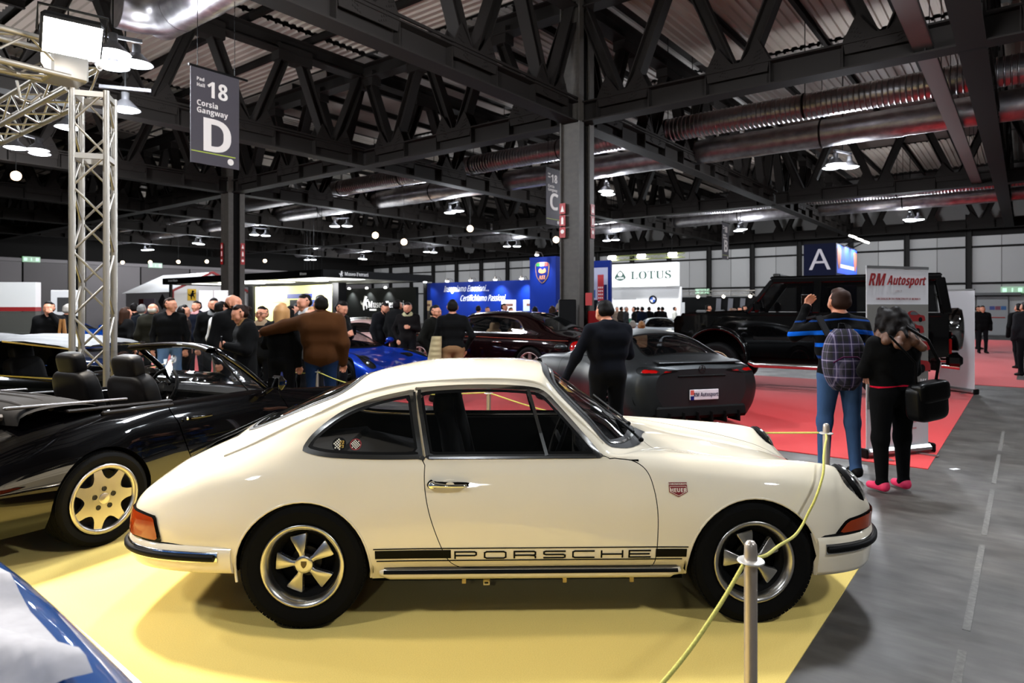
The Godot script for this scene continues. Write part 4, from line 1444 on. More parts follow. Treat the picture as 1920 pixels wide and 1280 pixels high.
	var bspec := {"table": brow, "paint": blue, "pane": dpane, "well": 0.93, "arches": [[2.65, 0.34, 0.375], [0.0, 0.345, 0.38]], "wheels": [wb + [0.34], wb + [0.34], 0.83],
		"glass": [["side_window", "side", smooth_poly(v2([0.55, 0.92, 0.62, 1.02, 0.8, 1.09, 1.1, 1.1, 1.35, 1.02, 1.72, 0.86, 1.7, 0.84, 1.2, 0.865, 0.7, 0.895]), 5), -9.0, 9.0],
			["windscreen", "front", smooth_poly(v2([-0.4, 1.15, 0.0, 1.18, 0.3, 1.16, 0.44, 1.1, 0.58, 0.96, 0.66, 0.86, 0.5, 0.83, 0.0, 0.82, -0.4, 0.83]), 5), 1.1, 2.1],
			["rear_window", "top", smooth_poly(v2([0.5, -0.3, 0.5, 0.3, 0.3, 0.38, -0.3, 0.36, -0.5, 0.25, -0.5, -0.3]), 5), 0.9, 0.0]],
		"lamps": [["headlamp", "top", smooth_poly(v2([2.45, 0.70, 2.8, 0.77, 3.15, 0.84, 3.3, 0.82, 3.32, 0.76, 3.1, 0.70, 2.8, 0.66, 2.5, 0.66]), 4), 0.4, 0.0, mat(Color(0.06, 0.065, 0.07), 0.1, 0.2, 1.0)]],
		"gaps": [["door", smooth_poly(v2([0.55, 0.84, 0.5, 0.6, 0.62, 0.34, 1.6, 0.3, 1.75, 0.5, 1.72, 0.72, 1.6, 0.82]), 4)]]}
	loft_car(b, bspec)
	for s in [-1.0, 1.0]:
		obj("lamp_bulb", mb().ball(Vector3(3.12, 0.605, s * 0.775), Vector3(0.05, 0.04, 0.04), 10, 6), mat(Color(0.85, 0.85, 0.85), 0.1, 0.8), b)
		obj("door_mirror", mb().ball(Vector3(1.72, 0.93, s * 0.98), Vector3(0.08, 0.06, 0.10), 12, 8).tube([Vector3(1.75, 0.86, s * 0.82), Vector3(1.74, 0.9, s * 0.92)], 0.015, 6), blue, b)
	obj("nose_intake", mb().box(Vector3(3.66, 0.28, 0), Vector3(0.2, 0.12, 0.9), Basis.IDENTITY, 0.03), mat(Color(0.01, 0.01, 0.01), 0.8), b)
	seats(b, 0.85, 0.25, 0.38, mat(Color(0.12, 0.10, 0.09), 0.7))
	print("blue ", Time.get_ticks_msec())
	# --- dark burgundy saloon
	var r := thing("luxury_saloon", "dark burgundy luxury saloon with chrome window surround behind the white coupe", "car", Vector3(0.95, 0.008, -14.7), deg_to_rad(142))
	var wine := mat(Color(0.045, 0.008, 0.012), 0.25, 0.2, 1.0)
	var wrr := spoke_wheel(0.39, 0.27, 0.26, 7, mat(Color(0.62, 0.55, 0.53), 0.3, 0.9), 0.045)
	var rrow := []
	for a in [[-1.15, 0.4, 0.6, 0.5, 0.7, 0.62, 0.74, 0.76, 0.72, 0.86, 0.66, 0.89, 0.55, 0.9, 0.3, 0.905, 0.0],
		[-1.05, 0.28, 0.74, 0.42, 0.84, 0.62, 0.88, 0.82, 0.85, 0.95, 0.74, 0.98, 0.58, 0.99, 0.3, 1.0, 0.0],
		[-0.6, 0.25, 0.84, 0.42, 0.93, 0.62, 0.96, 0.85, 0.93, 1.0, 0.82, 1.06, 0.66, 1.08, 0.35, 1.09, 0.0],
		[-0.3, 0.25, 0.86, 0.42, 0.95, 0.62, 0.975, 0.86, 0.945, 1.01, 0.85, 1.12, 0.74, 1.2, 0.42, 1.22, 0.0],
		[0.1, 0.25, 0.86, 0.42, 0.95, 0.62, 0.975, 0.87, 0.945, 1.02, 0.86, 1.2, 0.77, 1.36, 0.52, 1.4, 0.0],
		[0.5, 0.25, 0.86, 0.42, 0.95, 0.62, 0.975, 0.87, 0.945, 1.02, 0.86, 1.26, 0.76, 1.46, 0.55, 1.5, 0.0],
		[1.2, 0.25, 0.86, 0.42, 0.95, 0.62, 0.975, 0.87, 0.945, 1.02, 0.86, 1.28, 0.76, 1.49, 0.56, 1.535, 0.0],
		[1.9, 0.25, 0.86, 0.42, 0.95, 0.62, 0.975, 0.87, 0.945, 1.01, 0.86, 1.26, 0.76, 1.46, 0.55, 1.51, 0.0],
		[2.3, 0.25, 0.86, 0.42, 0.95, 0.62, 0.975, 0.86, 0.94, 1.0, 0.86, 1.16, 0.78, 1.28, 0.56, 1.34, 0.0],
		[2.7, 0.25, 0.87, 0.42, 0.95, 0.62, 0.975, 0.86, 0.94, 0.99, 0.86, 1.05, 0.78, 1.1, 0.56, 1.13, 0.0],
		[3.0, 0.25, 0.87, 0.42, 0.95, 0.62, 0.97, 0.85, 0.93, 0.98, 0.82, 1.02, 0.66, 1.04, 0.4, 1.05, 0.0],
		[3.9, 0.25, 0.86, 0.42, 0.94, 0.62, 0.96, 0.82, 0.9, 0.94, 0.78, 0.98, 0.6, 1.0, 0.35, 1.0, 0.0],
		[4.2, 0.28, 0.8, 0.42, 0.88, 0.6, 0.9, 0.78, 0.84, 0.9, 0.72, 0.94, 0.5, 0.97, 0.3, 0.97, 0.0],
		[4.27, 0.35, 0.6, 0.45, 0.66, 0.6, 0.7, 0.74, 0.66, 0.84, 0.56, 0.88, 0.4, 0.9, 0.2, 0.9, 0.0]]:
		rrow.append(a)
	var rspec := {"table": rrow, "paint": wine, "pane": dpane, "trim": chrome, "well": 0.93, "arches": [[3.3, 0.39, 0.43], [0.0, 0.39, 0.43]], "wheels": [wrr + [0.39], wrr + [0.39], 0.83],
		"glass": [["side_window", "side", smooth_poly(v2([0.25, 1.06, 0.3, 1.2, 0.5, 1.34, 0.9, 1.4, 1.5, 1.41, 1.9, 1.37, 2.2, 1.24, 2.42, 1.08, 2.38, 1.045, 1.5, 1.05, 0.6, 1.05]), 5), -9.0, 9.0],
			["windscreen", "front", smooth_poly(v2([-0.4, 1.46, 0.0, 1.48, 0.4, 1.45, 0.52, 1.38, 0.68, 1.2, 0.72, 1.1, 0.5, 1.09, 0.0, 1.09, -0.4, 1.09]), 5), 1.85, 2.8],
			["rear_window", "top", smooth_poly(v2([0.42, -0.3, 0.45, 0.0, 0.42, 0.3, 0.3, 0.47, -0.05, 0.55, -0.42, 0.6, -0.48, 0.45, -0.5, 0.0, -0.48, -0.4]), 5), 1.05, 0.0]],
		"lamps": [["tail_lamp", "side", smooth_poly(v2([-1.2, 0.93, -1.02, 0.93, -0.96, 0.86, -0.98, 0.72, -1.2, 0.70]), 4), -2.0, -0.8, redl]],
		"gaps": [["door", smooth_poly(v2([0.38, 1.03, 0.5, 0.75, 0.55, 0.4, 0.7, 0.32, 1.45, 0.32, 1.48, 0.6, 1.48, 1.03]), 4)], ["door", smooth_poly(v2([1.52, 1.03, 1.52, 0.6, 1.54, 0.32, 2.5, 0.32, 2.62, 0.6, 2.6, 0.95, 2.4, 1.02]), 4)]]}
	var lr := loft_car(r, rspec)
	for s in 2:
		var cl := []
		for k in 30:
			var x := lerpf(-0.9, 4.0, k / 29.0)
			var q := lr.flank(x, 0.955 - 0.012 * absf(x - 1.5), 4.5)
			cl.append(q)
		var m := ribbon(cl, 0.012, 0.004, Vector3.BACK)
		obj("coach_line", m if s == 0 else m.mirrored(), mat(Color(0.45, 0.16, 0.08), 0.4), r)
		obj("door_pull", mb().tube([Vector3(0.75, 0.86, 0.97), Vector3(0.8, 0.865, 1.0), Vector3(0.95, 0.865, 1.0), Vector3(1.0, 0.86, 0.97)] if s == 0 else [Vector3(0.75, 0.86, -0.97), Vector3(0.8, 0.865, -1.0), Vector3(0.95, 0.865, -1.0), Vector3(1.0, 0.86, -0.97)], 0.012, 6), chrome, r)
	obj("number_plate", mb().box(Vector3(-1.16, 0.72, 0), Vector3(0.02, 0.13, 0.42)), mat(Color(0.35, 0.3, 0.32), 0.4), r)
	seats(r, 1.55, 0.45, 0.4, mat(Color(0.5, 0.4, 0.28), 0.7))
	obj("rear_bench", mb().box(Vector3(0.55, 0.8, 0), Vector3(0.2, 0.75, 1.3), rz(12), 0.08).box(Vector3(0.8, 0.5, 0), Vector3(0.5, 0.2, 1.3), rz(4), 0.05), mat(Color(0.5, 0.4, 0.28), 0.7), r)
	print("saloon ", Time.get_ticks_msec())
	off_roader(chrome)
	roadster(chrome)
	blue_near(chrome)
	# --- small cars far back reuse these bodies in other paints
	for e in [[b, "racing_car", "silver low racing car glinting in front of the white booth", Vector3(6.3, 0.0, -29.0), -95.0, Color(0.62, 0.64, 0.66)], [b, "racing_car", "yellow orange low sports car beside the silver racing car", Vector3(9.2, 0.0, -31.0), -20.0, Color(0.85, 0.55, 0.06)],
		[g, "small_coupe", "pale rose coupe parked behind the blue sports car", Vector3(-5.3, 0.0, -19.5), 5.0, Color(0.75, 0.62, 0.6)], [g, "small_coupe", "black low coupe behind the pale rose one", Vector3(-6.2, 0.0, -23.5), 10.0, Color(0.03, 0.03, 0.035)],
		[b, "small_coupe", "light blue small coupe on the stand left of the crowd", Vector3(-16.6, 0.0, -23.0), 70.0, Color(0.02, 0.25, 0.6)], [g, "small_coupe", "bright green and white coupe at the left of the roadster", Vector3(-17.4, 0.0, -20.0), 130.0, Color(0.1, 0.5, 0.14)],
		[g, "small_coupe", "pale blue grey coupe behind the truss post", Vector3(-16.5, 0.0, -31.0), 30.0, Color(0.5, 0.6, 0.68)]]:
		var c: Node3D = copy_of(e[0], e[2], e[3], deg_to_rad(e[4]))
		c.name = numbered(e[1])
		c.set_meta("category", "car")
		var np := mat(e[5], 0.3, 0.1, 1.0)
		for q in c.get_children():
			var nm := String(q.name)
			if nm.begins_with("body") or nm.begins_with("door") or nm.begins_with("boot"):
				q.set_surface_override_material(0, np)
			if nm.begins_with("number_plate"):
				q.queue_free()
				c.remove_child(q)

# ---------------------------------------------------------------- black cabriolet on the left
func black_cabriolet(silver: Material, chrome: Material) -> void:
	var t := thing("cabriolet", "glossy black open cabriolet with silver seven-lobed wheels on yellow carpet", "car", Vector3(-3.48, 0.006, -4.82), deg_to_rad(64))
	var paint := mat(Color(0.012, 0.010, 0.012), 0.25, 0.1, 1.0)
	var rows := [
		[-1.03, 0.24, 0.42, 0.32, 0.55, 0.42, 0.60, 0.50, 0.61, 0.56, 0.58, 0.60, 0.52, 0.62, 0.42, 0.63, 0.3, 0.635, 0.15, 0.64, 0.0],
		[-0.9, 0.22, 0.62, 0.32, 0.69, 0.42, 0.725, 0.52, 0.725, 0.61, 0.68, 0.67, 0.6, 0.70, 0.48, 0.72, 0.33, 0.73, 0.16, 0.735, 0.0],
		[-0.6, 0.21, 0.73, 0.32, 0.79, 0.44, 0.81, 0.56, 0.80, 0.69, 0.75, 0.77, 0.67, 0.82, 0.54, 0.85, 0.4, 0.865, 0.2, 0.87, 0.0],
		[-0.2, 0.21, 0.76, 0.32, 0.825, 0.45, 0.84, 0.6, 0.825, 0.745, 0.775, 0.84, 0.71, 0.875, 0.6, 0.885, 0.5, 0.89, 0.25, 0.89, 0.0],
		[0.15, 0.2, 0.74, 0.32, 0.805, 0.45, 0.825, 0.6, 0.815, 0.755, 0.775, 0.865, 0.715, 0.885, 0.66, 0.86, 0.6, 0.82, 0.3, 0.81, 0.0],
		[0.28, 0.2, 0.73, 0.32, 0.80, 0.45, 0.815, 0.6, 0.805, 0.755, 0.77, 0.865, 0.715, 0.885, 0.66, 0.72, 0.615, 0.5, 0.4, 0.46, 0.0],
		[0.6, 0.2, 0.70, 0.32, 0.785, 0.45, 0.80, 0.6, 0.795, 0.755, 0.76, 0.865, 0.715, 0.878, 0.66, 0.66, 0.625, 0.36, 0.45, 0.34, 0.0],
		[1.4, 0.2, 0.70, 0.32, 0.785, 0.45, 0.80, 0.6, 0.795, 0.755, 0.76, 0.865, 0.71, 0.875, 0.655, 0.66, 0.62, 0.36, 0.45, 0.34, 0.0],
		[1.55, 0.2, 0.70, 0.32, 0.785, 0.45, 0.80, 0.6, 0.795, 0.755, 0.758, 0.86, 0.705, 0.87, 0.65, 0.80, 0.55, 0.79, 0.3, 0.79, 0.0],
		[1.75, 0.2, 0.71, 0.32, 0.79, 0.45, 0.805, 0.6, 0.80, 0.75, 0.76, 0.85, 0.685, 0.86, 0.6, 0.855, 0.45, 0.86, 0.22, 0.865, 0.0],
		[2.1, 0.21, 0.73, 0.33, 0.80, 0.46, 0.815, 0.60, 0.805, 0.74, 0.755, 0.825, 0.64, 0.81, 0.50, 0.79, 0.39, 0.80, 0.2, 0.81, 0.0],
		[2.35, 0.22, 0.75, 0.34, 0.81, 0.46, 0.82, 0.59, 0.81, 0.73, 0.755, 0.81, 0.61, 0.775, 0.47, 0.75, 0.37, 0.76, 0.2, 0.77, 0.0],
		[2.6, 0.22, 0.73, 0.34, 0.785, 0.45, 0.80, 0.57, 0.79, 0.70, 0.745, 0.79, 0.595, 0.737, 0.44, 0.70, 0.34, 0.715, 0.18, 0.72, 0.0],
		[2.86, 0.22, 0.64, 0.34, 0.70, 0.44, 0.725, 0.53, 0.72, 0.63, 0.70, 0.71, 0.58, 0.65, 0.42, 0.61, 0.32, 0.62, 0.17, 0.625, 0.0],
		[3.05, 0.26, 0.34, 0.34, 0.47, 0.42, 0.51, 0.47, 0.52, 0.50, 0.52, 0.515, 0.47, 0.51, 0.38, 0.505, 0.28, 0.505, 0.15, 0.505, 0.0]]
	var w := lobe_wheel(0.318, 0.222, 0.225, silver)
	var door := smooth_poly(v2([0.62, 0.90, 0.60, 0.72, 0.66, 0.5, 0.76, 0.32, 0.9, 0.27, 1.6, 0.27, 1.7, 0.34, 1.72, 0.6, 1.66, 0.80, 1.55, 0.90]), 5)
	var lf := loft_car(t, {"table": rows, "paint": paint, "pane": glass(Color(0.03, 0.04, 0.04), 0.2), "step": 0.035, "well": 0.79, "arches": [[2.272, 0.318, 0.345], [0.0, 0.318, 0.345]], "wheels": [w + [0.318], w + [0.318], 0.71], "gaps": [["door", door]], "lining": false})
	# windscreen frame, glass and raised side windows
	var pane := glass(Color(0.05, 0.06, 0.06), 0.12)
	var g := []
	for k in 13:
		var a := lerpf(-1.0, 1.0, k / 12.0)
		var row := []
		for e in 7:
			var f := e / 6.0
			var hw := lerpf(0.625, 0.51, f)
			row.append(Vector3(lerpf(1.83 - 0.22 * a * a, 1.25 - 0.09 * a * a, f), lerpf(0.862, 1.27 - 0.035 * a * a, f) + 0.02 * sin(PI * f), a * hw))
		g.append(row)
	var wsn := obj("windscreen", mb().grid(g), pane, t)
	var fr := []
	for e in range(0, 7):
		fr.append(g[0][e])
	for k in range(1, 13):
		fr.append(g[k][6])
	for e in range(5, -1, -1):
		fr.append(g[12][e])
	obj("screen_frame", mb().tube(fr, 0.026, 8), paint, wsn)
	var hdr := []
	for k in 13:
		hdr.append([g[k][6] + Vector3(0.02, 0.008, 0), g[k][6] + Vector3(-0.03, 0.028, 0), g[k][6] + Vector3(-0.10, 0.03, 0), g[k][6] + Vector3(-0.12, 0.0, 0), g[k][6] + Vector3(-0.06, -0.02, 0), g[k][6] + Vector3(0.02, 0.0, 0)])
	obj("screen_header", mb().grid(hdr), mat(Color(0.08, 0.065, 0.06), 0.3, 0.2, 0.6), wsn)
	for s in [1.0, -1.0]:
		var sg := []
		for k in 9:
			var f := k / 8.0
			var row := []
			for e in 5:
				var y := e / 4.0
				var xb := lerpf(0.66, 1.58, f)
				var xt := lerpf(0.64, 1.18, f)
				row.append(Vector3(lerpf(xb, xt, y), lerpf(0.868, lerpf(1.20, 1.225, sin(PI * f)), y), s * lerpf(0.672, 0.53, y)))
			sg.append(row)
		var sw := obj("side_window", mb().grid(sg), pane, t)
		obj("window_bar", mb().tube([Vector3(1.36, 0.872, s * 0.672), Vector3(1.26, 1.02, s * 0.61), Vector3(1.16, 1.19, s * 0.545)], 0.009, 6), mat(Color(0.03, 0.03, 0.03), 0.4), sw)
		obj("belt_seal", mb().tube([Vector3(0.55, 0.872, s * 0.69), Vector3(1.1, 0.876, s * 0.69), Vector3(1.62, 0.868, s * 0.68)], 0.008, 6), mat(Color(0.4, 0.4, 0.4), 0.25, 1.0), sw)
		var mr := obj("door_mirror", mb().box(Vector3(1.5, 0.95, s * 0.86), Vector3(0.1, 0.125, 0.19), ry(-8 * s), 0.045).tube([Vector3(1.5, 0.86, s * 0.72), Vector3(1.5, 0.91, s * 0.80)], 0.022, 8), paint, t)
		obj("mirror_glass", mb().box(Vector3(1.447, 0.95, s * 0.86), Vector3(0.004, 0.095, 0.15), ry(-8 * s)), mat(Color(0.6, 0.6, 0.6), 0.05, 1.0), mr)
		obj("door_handle", mb().tube([Vector3(0.70, 0.755, s * 0.775), Vector3(0.73, 0.757, s * 0.80), Vector3(0.86, 0.757, s * 0.80), Vector3(0.88, 0.755, s * 0.775)], 0.012, 8), paint, t)
		obj("key_lock", mb().ball(Vector3(0.655, 0.757, s * 0.79), Vector3(0.012, 0.012, 0.006)), chrome, t)
		obj("skirt_trim", mb().box(Vector3(1.13, 0.215, s * 0.77), Vector3(1.5, 0.06, 0.05), Basis.IDENTITY, 0.015), mat(Color(0.015, 0.015, 0.015), 0.5), t)
		obj("headrest_post", mb().tube([Vector3(0.52, 0.98, s * 0.36), Vector3(0.5, 1.06, s * 0.36)], 0.012, 6), chrome, t)
		# round headlamp
		var hp2 := Transform3D(Basis(Vector3(0, 0, 1).cross(Vector3(0.9, 0.42, 0)).normalized(), Vector3(0.9, 0.42, 0).normalized(), Vector3(0, 0, 1)), Vector3(2.86, 0.665, 0.585 * s))
		obj("headlamp", mb().lathe([Vector2(0.115, -0.05), Vector2(0.112, 0.0), Vector2(0.09, 0.02), Vector2(0.0, 0.04)], 24, hp2), mat(Color(0.7, 0.72, 0.72), 0.1, 0.3, 1.0), t)
		# side seam strip under the folded roof
		obj("side_flap", mb().box(Vector3(0.22, 0.905, s * 0.665), Vector3(0.78, 0.022, 0.05), rz(-2), 0.008).box(Vector3(0.32, 0.872, s * 0.706), Vector3(0.55, 0.03, 0.03), rz(-1), 0.01), mat(Color(0.06, 0.045, 0.042), 0.45), t)
	# folded soft top with its bright hinge frame
	var soft := mat(Color(0.03, 0.023, 0.022), 0.8)
	var fg := []
	for k in 17:
		var a := lerpf(-1.0, 1.0, k / 16.0)
		var row := []
		for e in 11:
			var an := PI * e / 10.0
			row.append(Vector3(-0.24 - 0.06 * a * a * -1.0 + 0.27 * cos(an), 0.865 + 0.14 * pow(sin(an), 0.6) * (1.0 - 0.35 * pow(absf(a), 6)), a * 0.66))
		fg.append(row)
	var top := obj("folded_top", mb().grid(fg), soft, t)
	for k in 3:
		var ridge := []
		for e in 13:
			var a := lerpf(-1.0, 1.0, e / 12.0)
			ridge.append(Vector3(-0.36 + 0.13 * k, 0.995 - 0.01 * absf(k - 1) - 0.05 * pow(absf(a), 5), a * 0.62))
		obj("top_bow", mb().tube(ridge, 0.02, 8), soft, top)
	for s in [1.0, -1.0]:
		var hoop := []
		for e in 21:
			var an := PI * 0.9 * e / 20.0 + 1.2
			hoop.append(Vector3(-0.47 + 0.16 * cos(an), 0.925 + 0.02 * sin(an), s * (0.52 + 0.13 * sin(an) * -1.0)))
		obj("hinge_frame", mb().tube(hoop, 0.016, 8), chrome, top)
		obj("hinge_box", mb().box(Vector3(-0.46, 0.905, s * 0.48), Vector3(0.16, 0.05, 0.09), Basis.IDENTITY, 0.015), mat(Color(0.2, 0.17, 0.15), 0.4, 0.5), top)
		obj("top_rail", mb().bar(Vector3(-0.5, 0.975, s * 0.60), Vector3(0.28, 0.945, s * 0.63), 0.03, 0.02, Vector3.UP, 0.006), mat(Color(0.25, 0.24, 0.24), 0.3, 0.8), top)
	seats(t, 0.62, 0.42, 0.36, mat(Color(0.03, 0.023, 0.022), 0.5))
	obj("dashboard", mb().box(Vector3(1.6, 0.80, 0), Vector3(0.24, 0.12, 1.25), rz(-8), 0.05), mat(Color(0.02, 0.02, 0.02), 0.7), t)
	var ring := []
	for k in 25:
		ring.append(Vector3(0, sin(TAU * k / 24) * 0.185, cos(TAU * k / 24) * 0.185))
	var stw := obj("steering_wheel", mb().tube(ring, 0.016, 8, false).bar(Vector3(0, 0, -0.18), Vector3(0, 0, 0.18), 0.04, 0.05).ball(Vector3.ZERO, Vector3(0.03, 0.07, 0.07)), mat(Color(0.02, 0.02, 0.02), 0.5), t, Vector3(1.28, 0.86, -0.36))
	stw.basis = rz(-22)

# ---------------------------------------------------------------- tall black off-roader
func off_roader(chrome: Material) -> void:
	var t := thing("off_road_car", "tall boxy black off-road car with chrome side step behind the roll-up banner", "car", Vector3(7.8, 0.008, -11.85), deg_to_rad(148))
	var paint := mat(Color(0.008, 0.008, 0.009), 0.22, 0.1, 1.0)
	var trim := mat(Color(0.02, 0.02, 0.02), 0.5)
	var pane := glass(Color(0.01, 0.01, 0.012), 0.85)
	# lower body: outline in side view pushed across, x from the tail forwards
	var low := PackedVector2Array([Vector2(0.0, 0.78), Vector2(0.25, 0.74)])
	for k in 13:
		var an := PI - PI * k / 12.0
		low.append(Vector2(0.9 + 0.58 * cos(an), 0.62 + 0.56 * sin(an)))
	low.append_array(PackedVector2Array([Vector2(1.55, 0.66), Vector2(3.2, 0.66)]))
	for k in 13:
		var an := PI - PI * k / 12.0
		low.append(Vector2(3.85 + 0.58 * cos(an), 0.62 + 0.56 * sin(an)))
	low.append_array(PackedVector2Array([Vector2(4.6, 0.72), Vector2(4.72, 0.80), Vector2(4.72, 1.36), Vector2(4.66, 1.44), Vector2(3.35, 1.50), Vector2(3.25, 1.52), Vector2(0.02, 1.52), Vector2(0.0, 1.48)]))
	obj("body", mb().prism(low, 1.76, xf(Vector3(0, 0, -0.88)), 0.0), paint, t)
	obj("bonnet", mb().box(Vector3(3.98, 1.475, 0), Vector3(1.3, 0.09, 1.45), rz(-2.5), 0.03).box(Vector3(3.98, 1.51, 0), Vector3(1.25, 0.05, 0.7), rz(-2.5), 0.02), paint, t)
	# greenhouse
	var gh := Mb.new()
	var rings := []
	for e in [[1.50, 0.0, 3.30, 0.87], [1.62, 0.02, 3.22, 0.86], [2.08, 0.09, 2.86, 0.77], [2.155, 0.14, 2.80, 0.74]]:
		rings.append(e)
	# side walls with window openings, built from bars so that panes can sit inside
	for s in [-1.0, 1.0]:
		var wa := func(x: float, y: float) -> Vector3:
			var f := (y - 1.50) / 0.62
			return Vector3(x, y, s * lerpf(0.87, 0.765, f))
		var side := obj("roof_side", mb().bar(wa.call(0.1, 2.12), wa.call(2.84, 2.12), 0.06, 0.1, Vector3.UP, 0.02).bar(wa.call(0.02, 1.5), wa.call(0.12, 2.12), 0.06, 0.14, Vector3.RIGHT, 0.02).bar(wa.call(0.95, 1.5), wa.call(0.95, 2.12), 0.06, 0.14, Vector3.RIGHT, 0.02).bar(wa.call(2.05, 1.5), wa.call(2.03, 2.12), 0.06, 0.14, Vector3.RIGHT, 0.02).bar(wa.call(3.28, 1.5), wa.call(2.82, 2.12), 0.07, 0.09, Vector3.RIGHT, 0.02), paint, t)
		for wd in [[0.14, 0.2, 0.9, 0.9], [1.01, 1.01, 1.98, 1.98], [2.1, 2.1, 3.2, 2.78]]:
			var q := mb()
			q.quad(wa.call(wd[0], 1.53), wa.call(wd[2], 1.53), wa.call(wd[3], 2.09), wa.call(wd[1], 2.09))
			obj("side_window", q, pane, side)
		obj("gutter", mb().bar(wa.call(0.1, 2.165) + Vector3(0, 0, s * 0.02), wa.call(2.84, 2.165) + Vector3(0, 0, s * 0.02), 0.03, 0.02), trim, side)
		obj("step_tube", mb().tube([Vector3(1.5, 0.56, s * 0.98), Vector3(1.6, 0.52, s * 1.02), Vector3(3.1, 0.52, s * 1.02), Vector3(3.2, 0.56, s * 0.98)], 0.055, 12), chrome, t)
		obj("rub_strip", mb().box(Vector3(2.35, 1.02, s * 0.895), Vector3(1.6, 0.06, 0.02), Basis.IDENTITY, 0.006), trim, t)
		obj("waist_edge", mb().box(Vector3(2.3, 1.47, s * 0.885), Vector3(4.4, 0.03, 0.02), Basis.IDENTITY, 0.008), paint, t)
		for x in [0.98, 2.07]:
			obj("door_hinge", mb().lathe([Vector2(0.018, -0.05), Vector2(0.018, 0.05)], 10, xf(Vector3(x, 1.32, s * 0.90))).lathe([Vector2(0.018, -0.05), Vector2(0.018, 0.05)], 10, xf(Vector3(x, 0.86, s * 0.90))), paint, t)
			obj("door_handle", mb().box(Vector3(x + 0.18, 1.30, s * 0.905), Vector3(0.16, 0.035, 0.03), Basis.IDENTITY, 0.01), paint, t)
			obj("door_gap", mb().box(Vector3(x, 1.08, s * 0.8805), Vector3(0.008, 0.82, 0.004)), trim, t)
		for x in [0.9, 3.85]:
			var fl := []
			for k in 17:
				var an := lerpf(-0.15, PI + 0.15, k / 16.0)
				var c := Vector3(x + 0.62 * cos(an), 0.62 + 0.60 * sin(an), 0)
				fl.append([c + Vector3(0, 0, s * 0.86), c + Vector3(0.03 * cos(an), 0.03 * sin(an), s * 0.90), c + Vector3(0.01 * cos(an), 0.01 * sin(an), s * 1.02), c - Vector3(0.05 * cos(an), 0.05 * sin(an), 0) + Vector3(0, 0, s * 1.03), c - Vector3(0.06 * cos(an), 0.06 * sin(an), 0) + Vector3(0, 0, s * 0.86)])
			obj("wheel_flare", mb().grid(fl), mat(Color(0.015, 0.015, 0.016), 0.35, 0.0, 0.5), t)
		obj("door_mirror", mb().box(Vector3(3.05, 1.62, s * 1.06), Vector3(0.12, 0.2, 0.2), Basis.IDENTITY, 0.04), paint, t)
		obj("tail_lamp", mb().box(Vector3(-0.02, 0.95, s * 0.76), Vector3(0.05, 0.26, 0.14), Basis.IDENTITY, 0.015), mat(Color(0.4, 0.02, 0.02), 0.2, 0.0, 1.0), t)
		obj("indicator_lamp", mb().box(Vector3(4.2, 1.53, s * 0.72), Vector3(0.2, 0.06, 0.1), Basis.IDENTITY, 0.02), mat(Color(0.5, 0.5, 0.5), 0.1, 0.5), t)
		obj("vent_badge", mb().box(Vector3(3.35, 1.20, s * 0.886), Vector3(0.16, 0.03, 0.006)), chrome, t)
	obj("roof", mb().box(Vector3(1.48, 2.17, 0), Vector3(2.78, 0.07, 1.56), Basis.IDENTITY, 0.03), paint, t)
	obj("roof_lamp_bar", mb().box(Vector3(2.78, 2.235, 0), Vector3(0.14, 0.06, 1.2), Basis.IDENTITY, 0.02), mat(Color(0.25, 0.25, 0.25), 0.25, 0.8), t)
	var ws := mb()
	ws.quad(Vector3(3.27, 1.54, -0.80), Vector3(3.27, 1.54, 0.80), Vector3(2.85, 2.10, 0.72), Vector3(2.85, 2.10, -0.72))
	obj("windscreen", ws, pane, t)
	var bw := mb()
	bw.quad(Vector3(0.01, 1.52, -0.80), Vector3(0.01, 1.52, 0.80), Vector3(0.12, 2.09, 0.70), Vector3(0.12, 2.09, -0.70))
	obj("rear_window", bw, pane, t)
	obj("wheel_cover", mb().lathe([Vector2(0.38, 0.0), Vector2(0.39, 0.14), Vector2(0.36, 0.2), Vector2(0.2, 0.23), Vector2(0.0, 0.235)], 32, Transform3D(rz(90), Vector3(-0.02, 1.22, 0.1))), mat(Color(0.5, 0.5, 0.5), 0.08, 1.0), t, Vector3.ZERO, "chrome spare wheel cover")
	obj("rear_bumper", mb().box(Vector3(-0.08, 0.72, 0), Vector3(0.24, 0.2, 1.8), Basis.IDENTITY, 0.05), paint, t)
	for s in [-1.0, 1.0]:
		obj("exhaust_tip", mb().tube([Vector3(0.1, 0.62, s * 0.7), Vector3(-0.16, 0.6, s * 0.74)], 0.045, 10), chrome, t)
	obj("front_bumper", mb().box(Vector3(4.78, 0.82, 0), Vector3(0.24, 0.26, 1.84), Basis.IDENTITY, 0.06), paint, t)
	obj("floor_pan", mb().box(Vector3(2.35, 0.60, 0), Vector3(4.4, 0.16, 1.2)), trim, t)
	var w := spoke_wheel(0.46, 0.285, 0.32, 5, mat(Color(0.06, 0.06, 0.06), 0.35, 0.7), 0.05, mat(Color(0.62, 0.55, 0.45), 0.35, 0.7))
	for s in [1.0, -1.0]:
		for x in [0.9, 3.85]:
			var ww := wheel_well(Vector2(x, 0.62), 0.585, 0.45, 0.88)
			obj("wheel_well", ww if s > 0 else ww.mirrored(), mat(Color(0.01, 0.01, 0.01), 0.95), t)
			add_wheel(t, Vector3(x, 0.46, s * 0.84), s, w[0], w[1], w[2])
	seats(t, 2.2, 0.95, 0.4, mat(Color(0.03, 0.03, 0.03), 0.7))

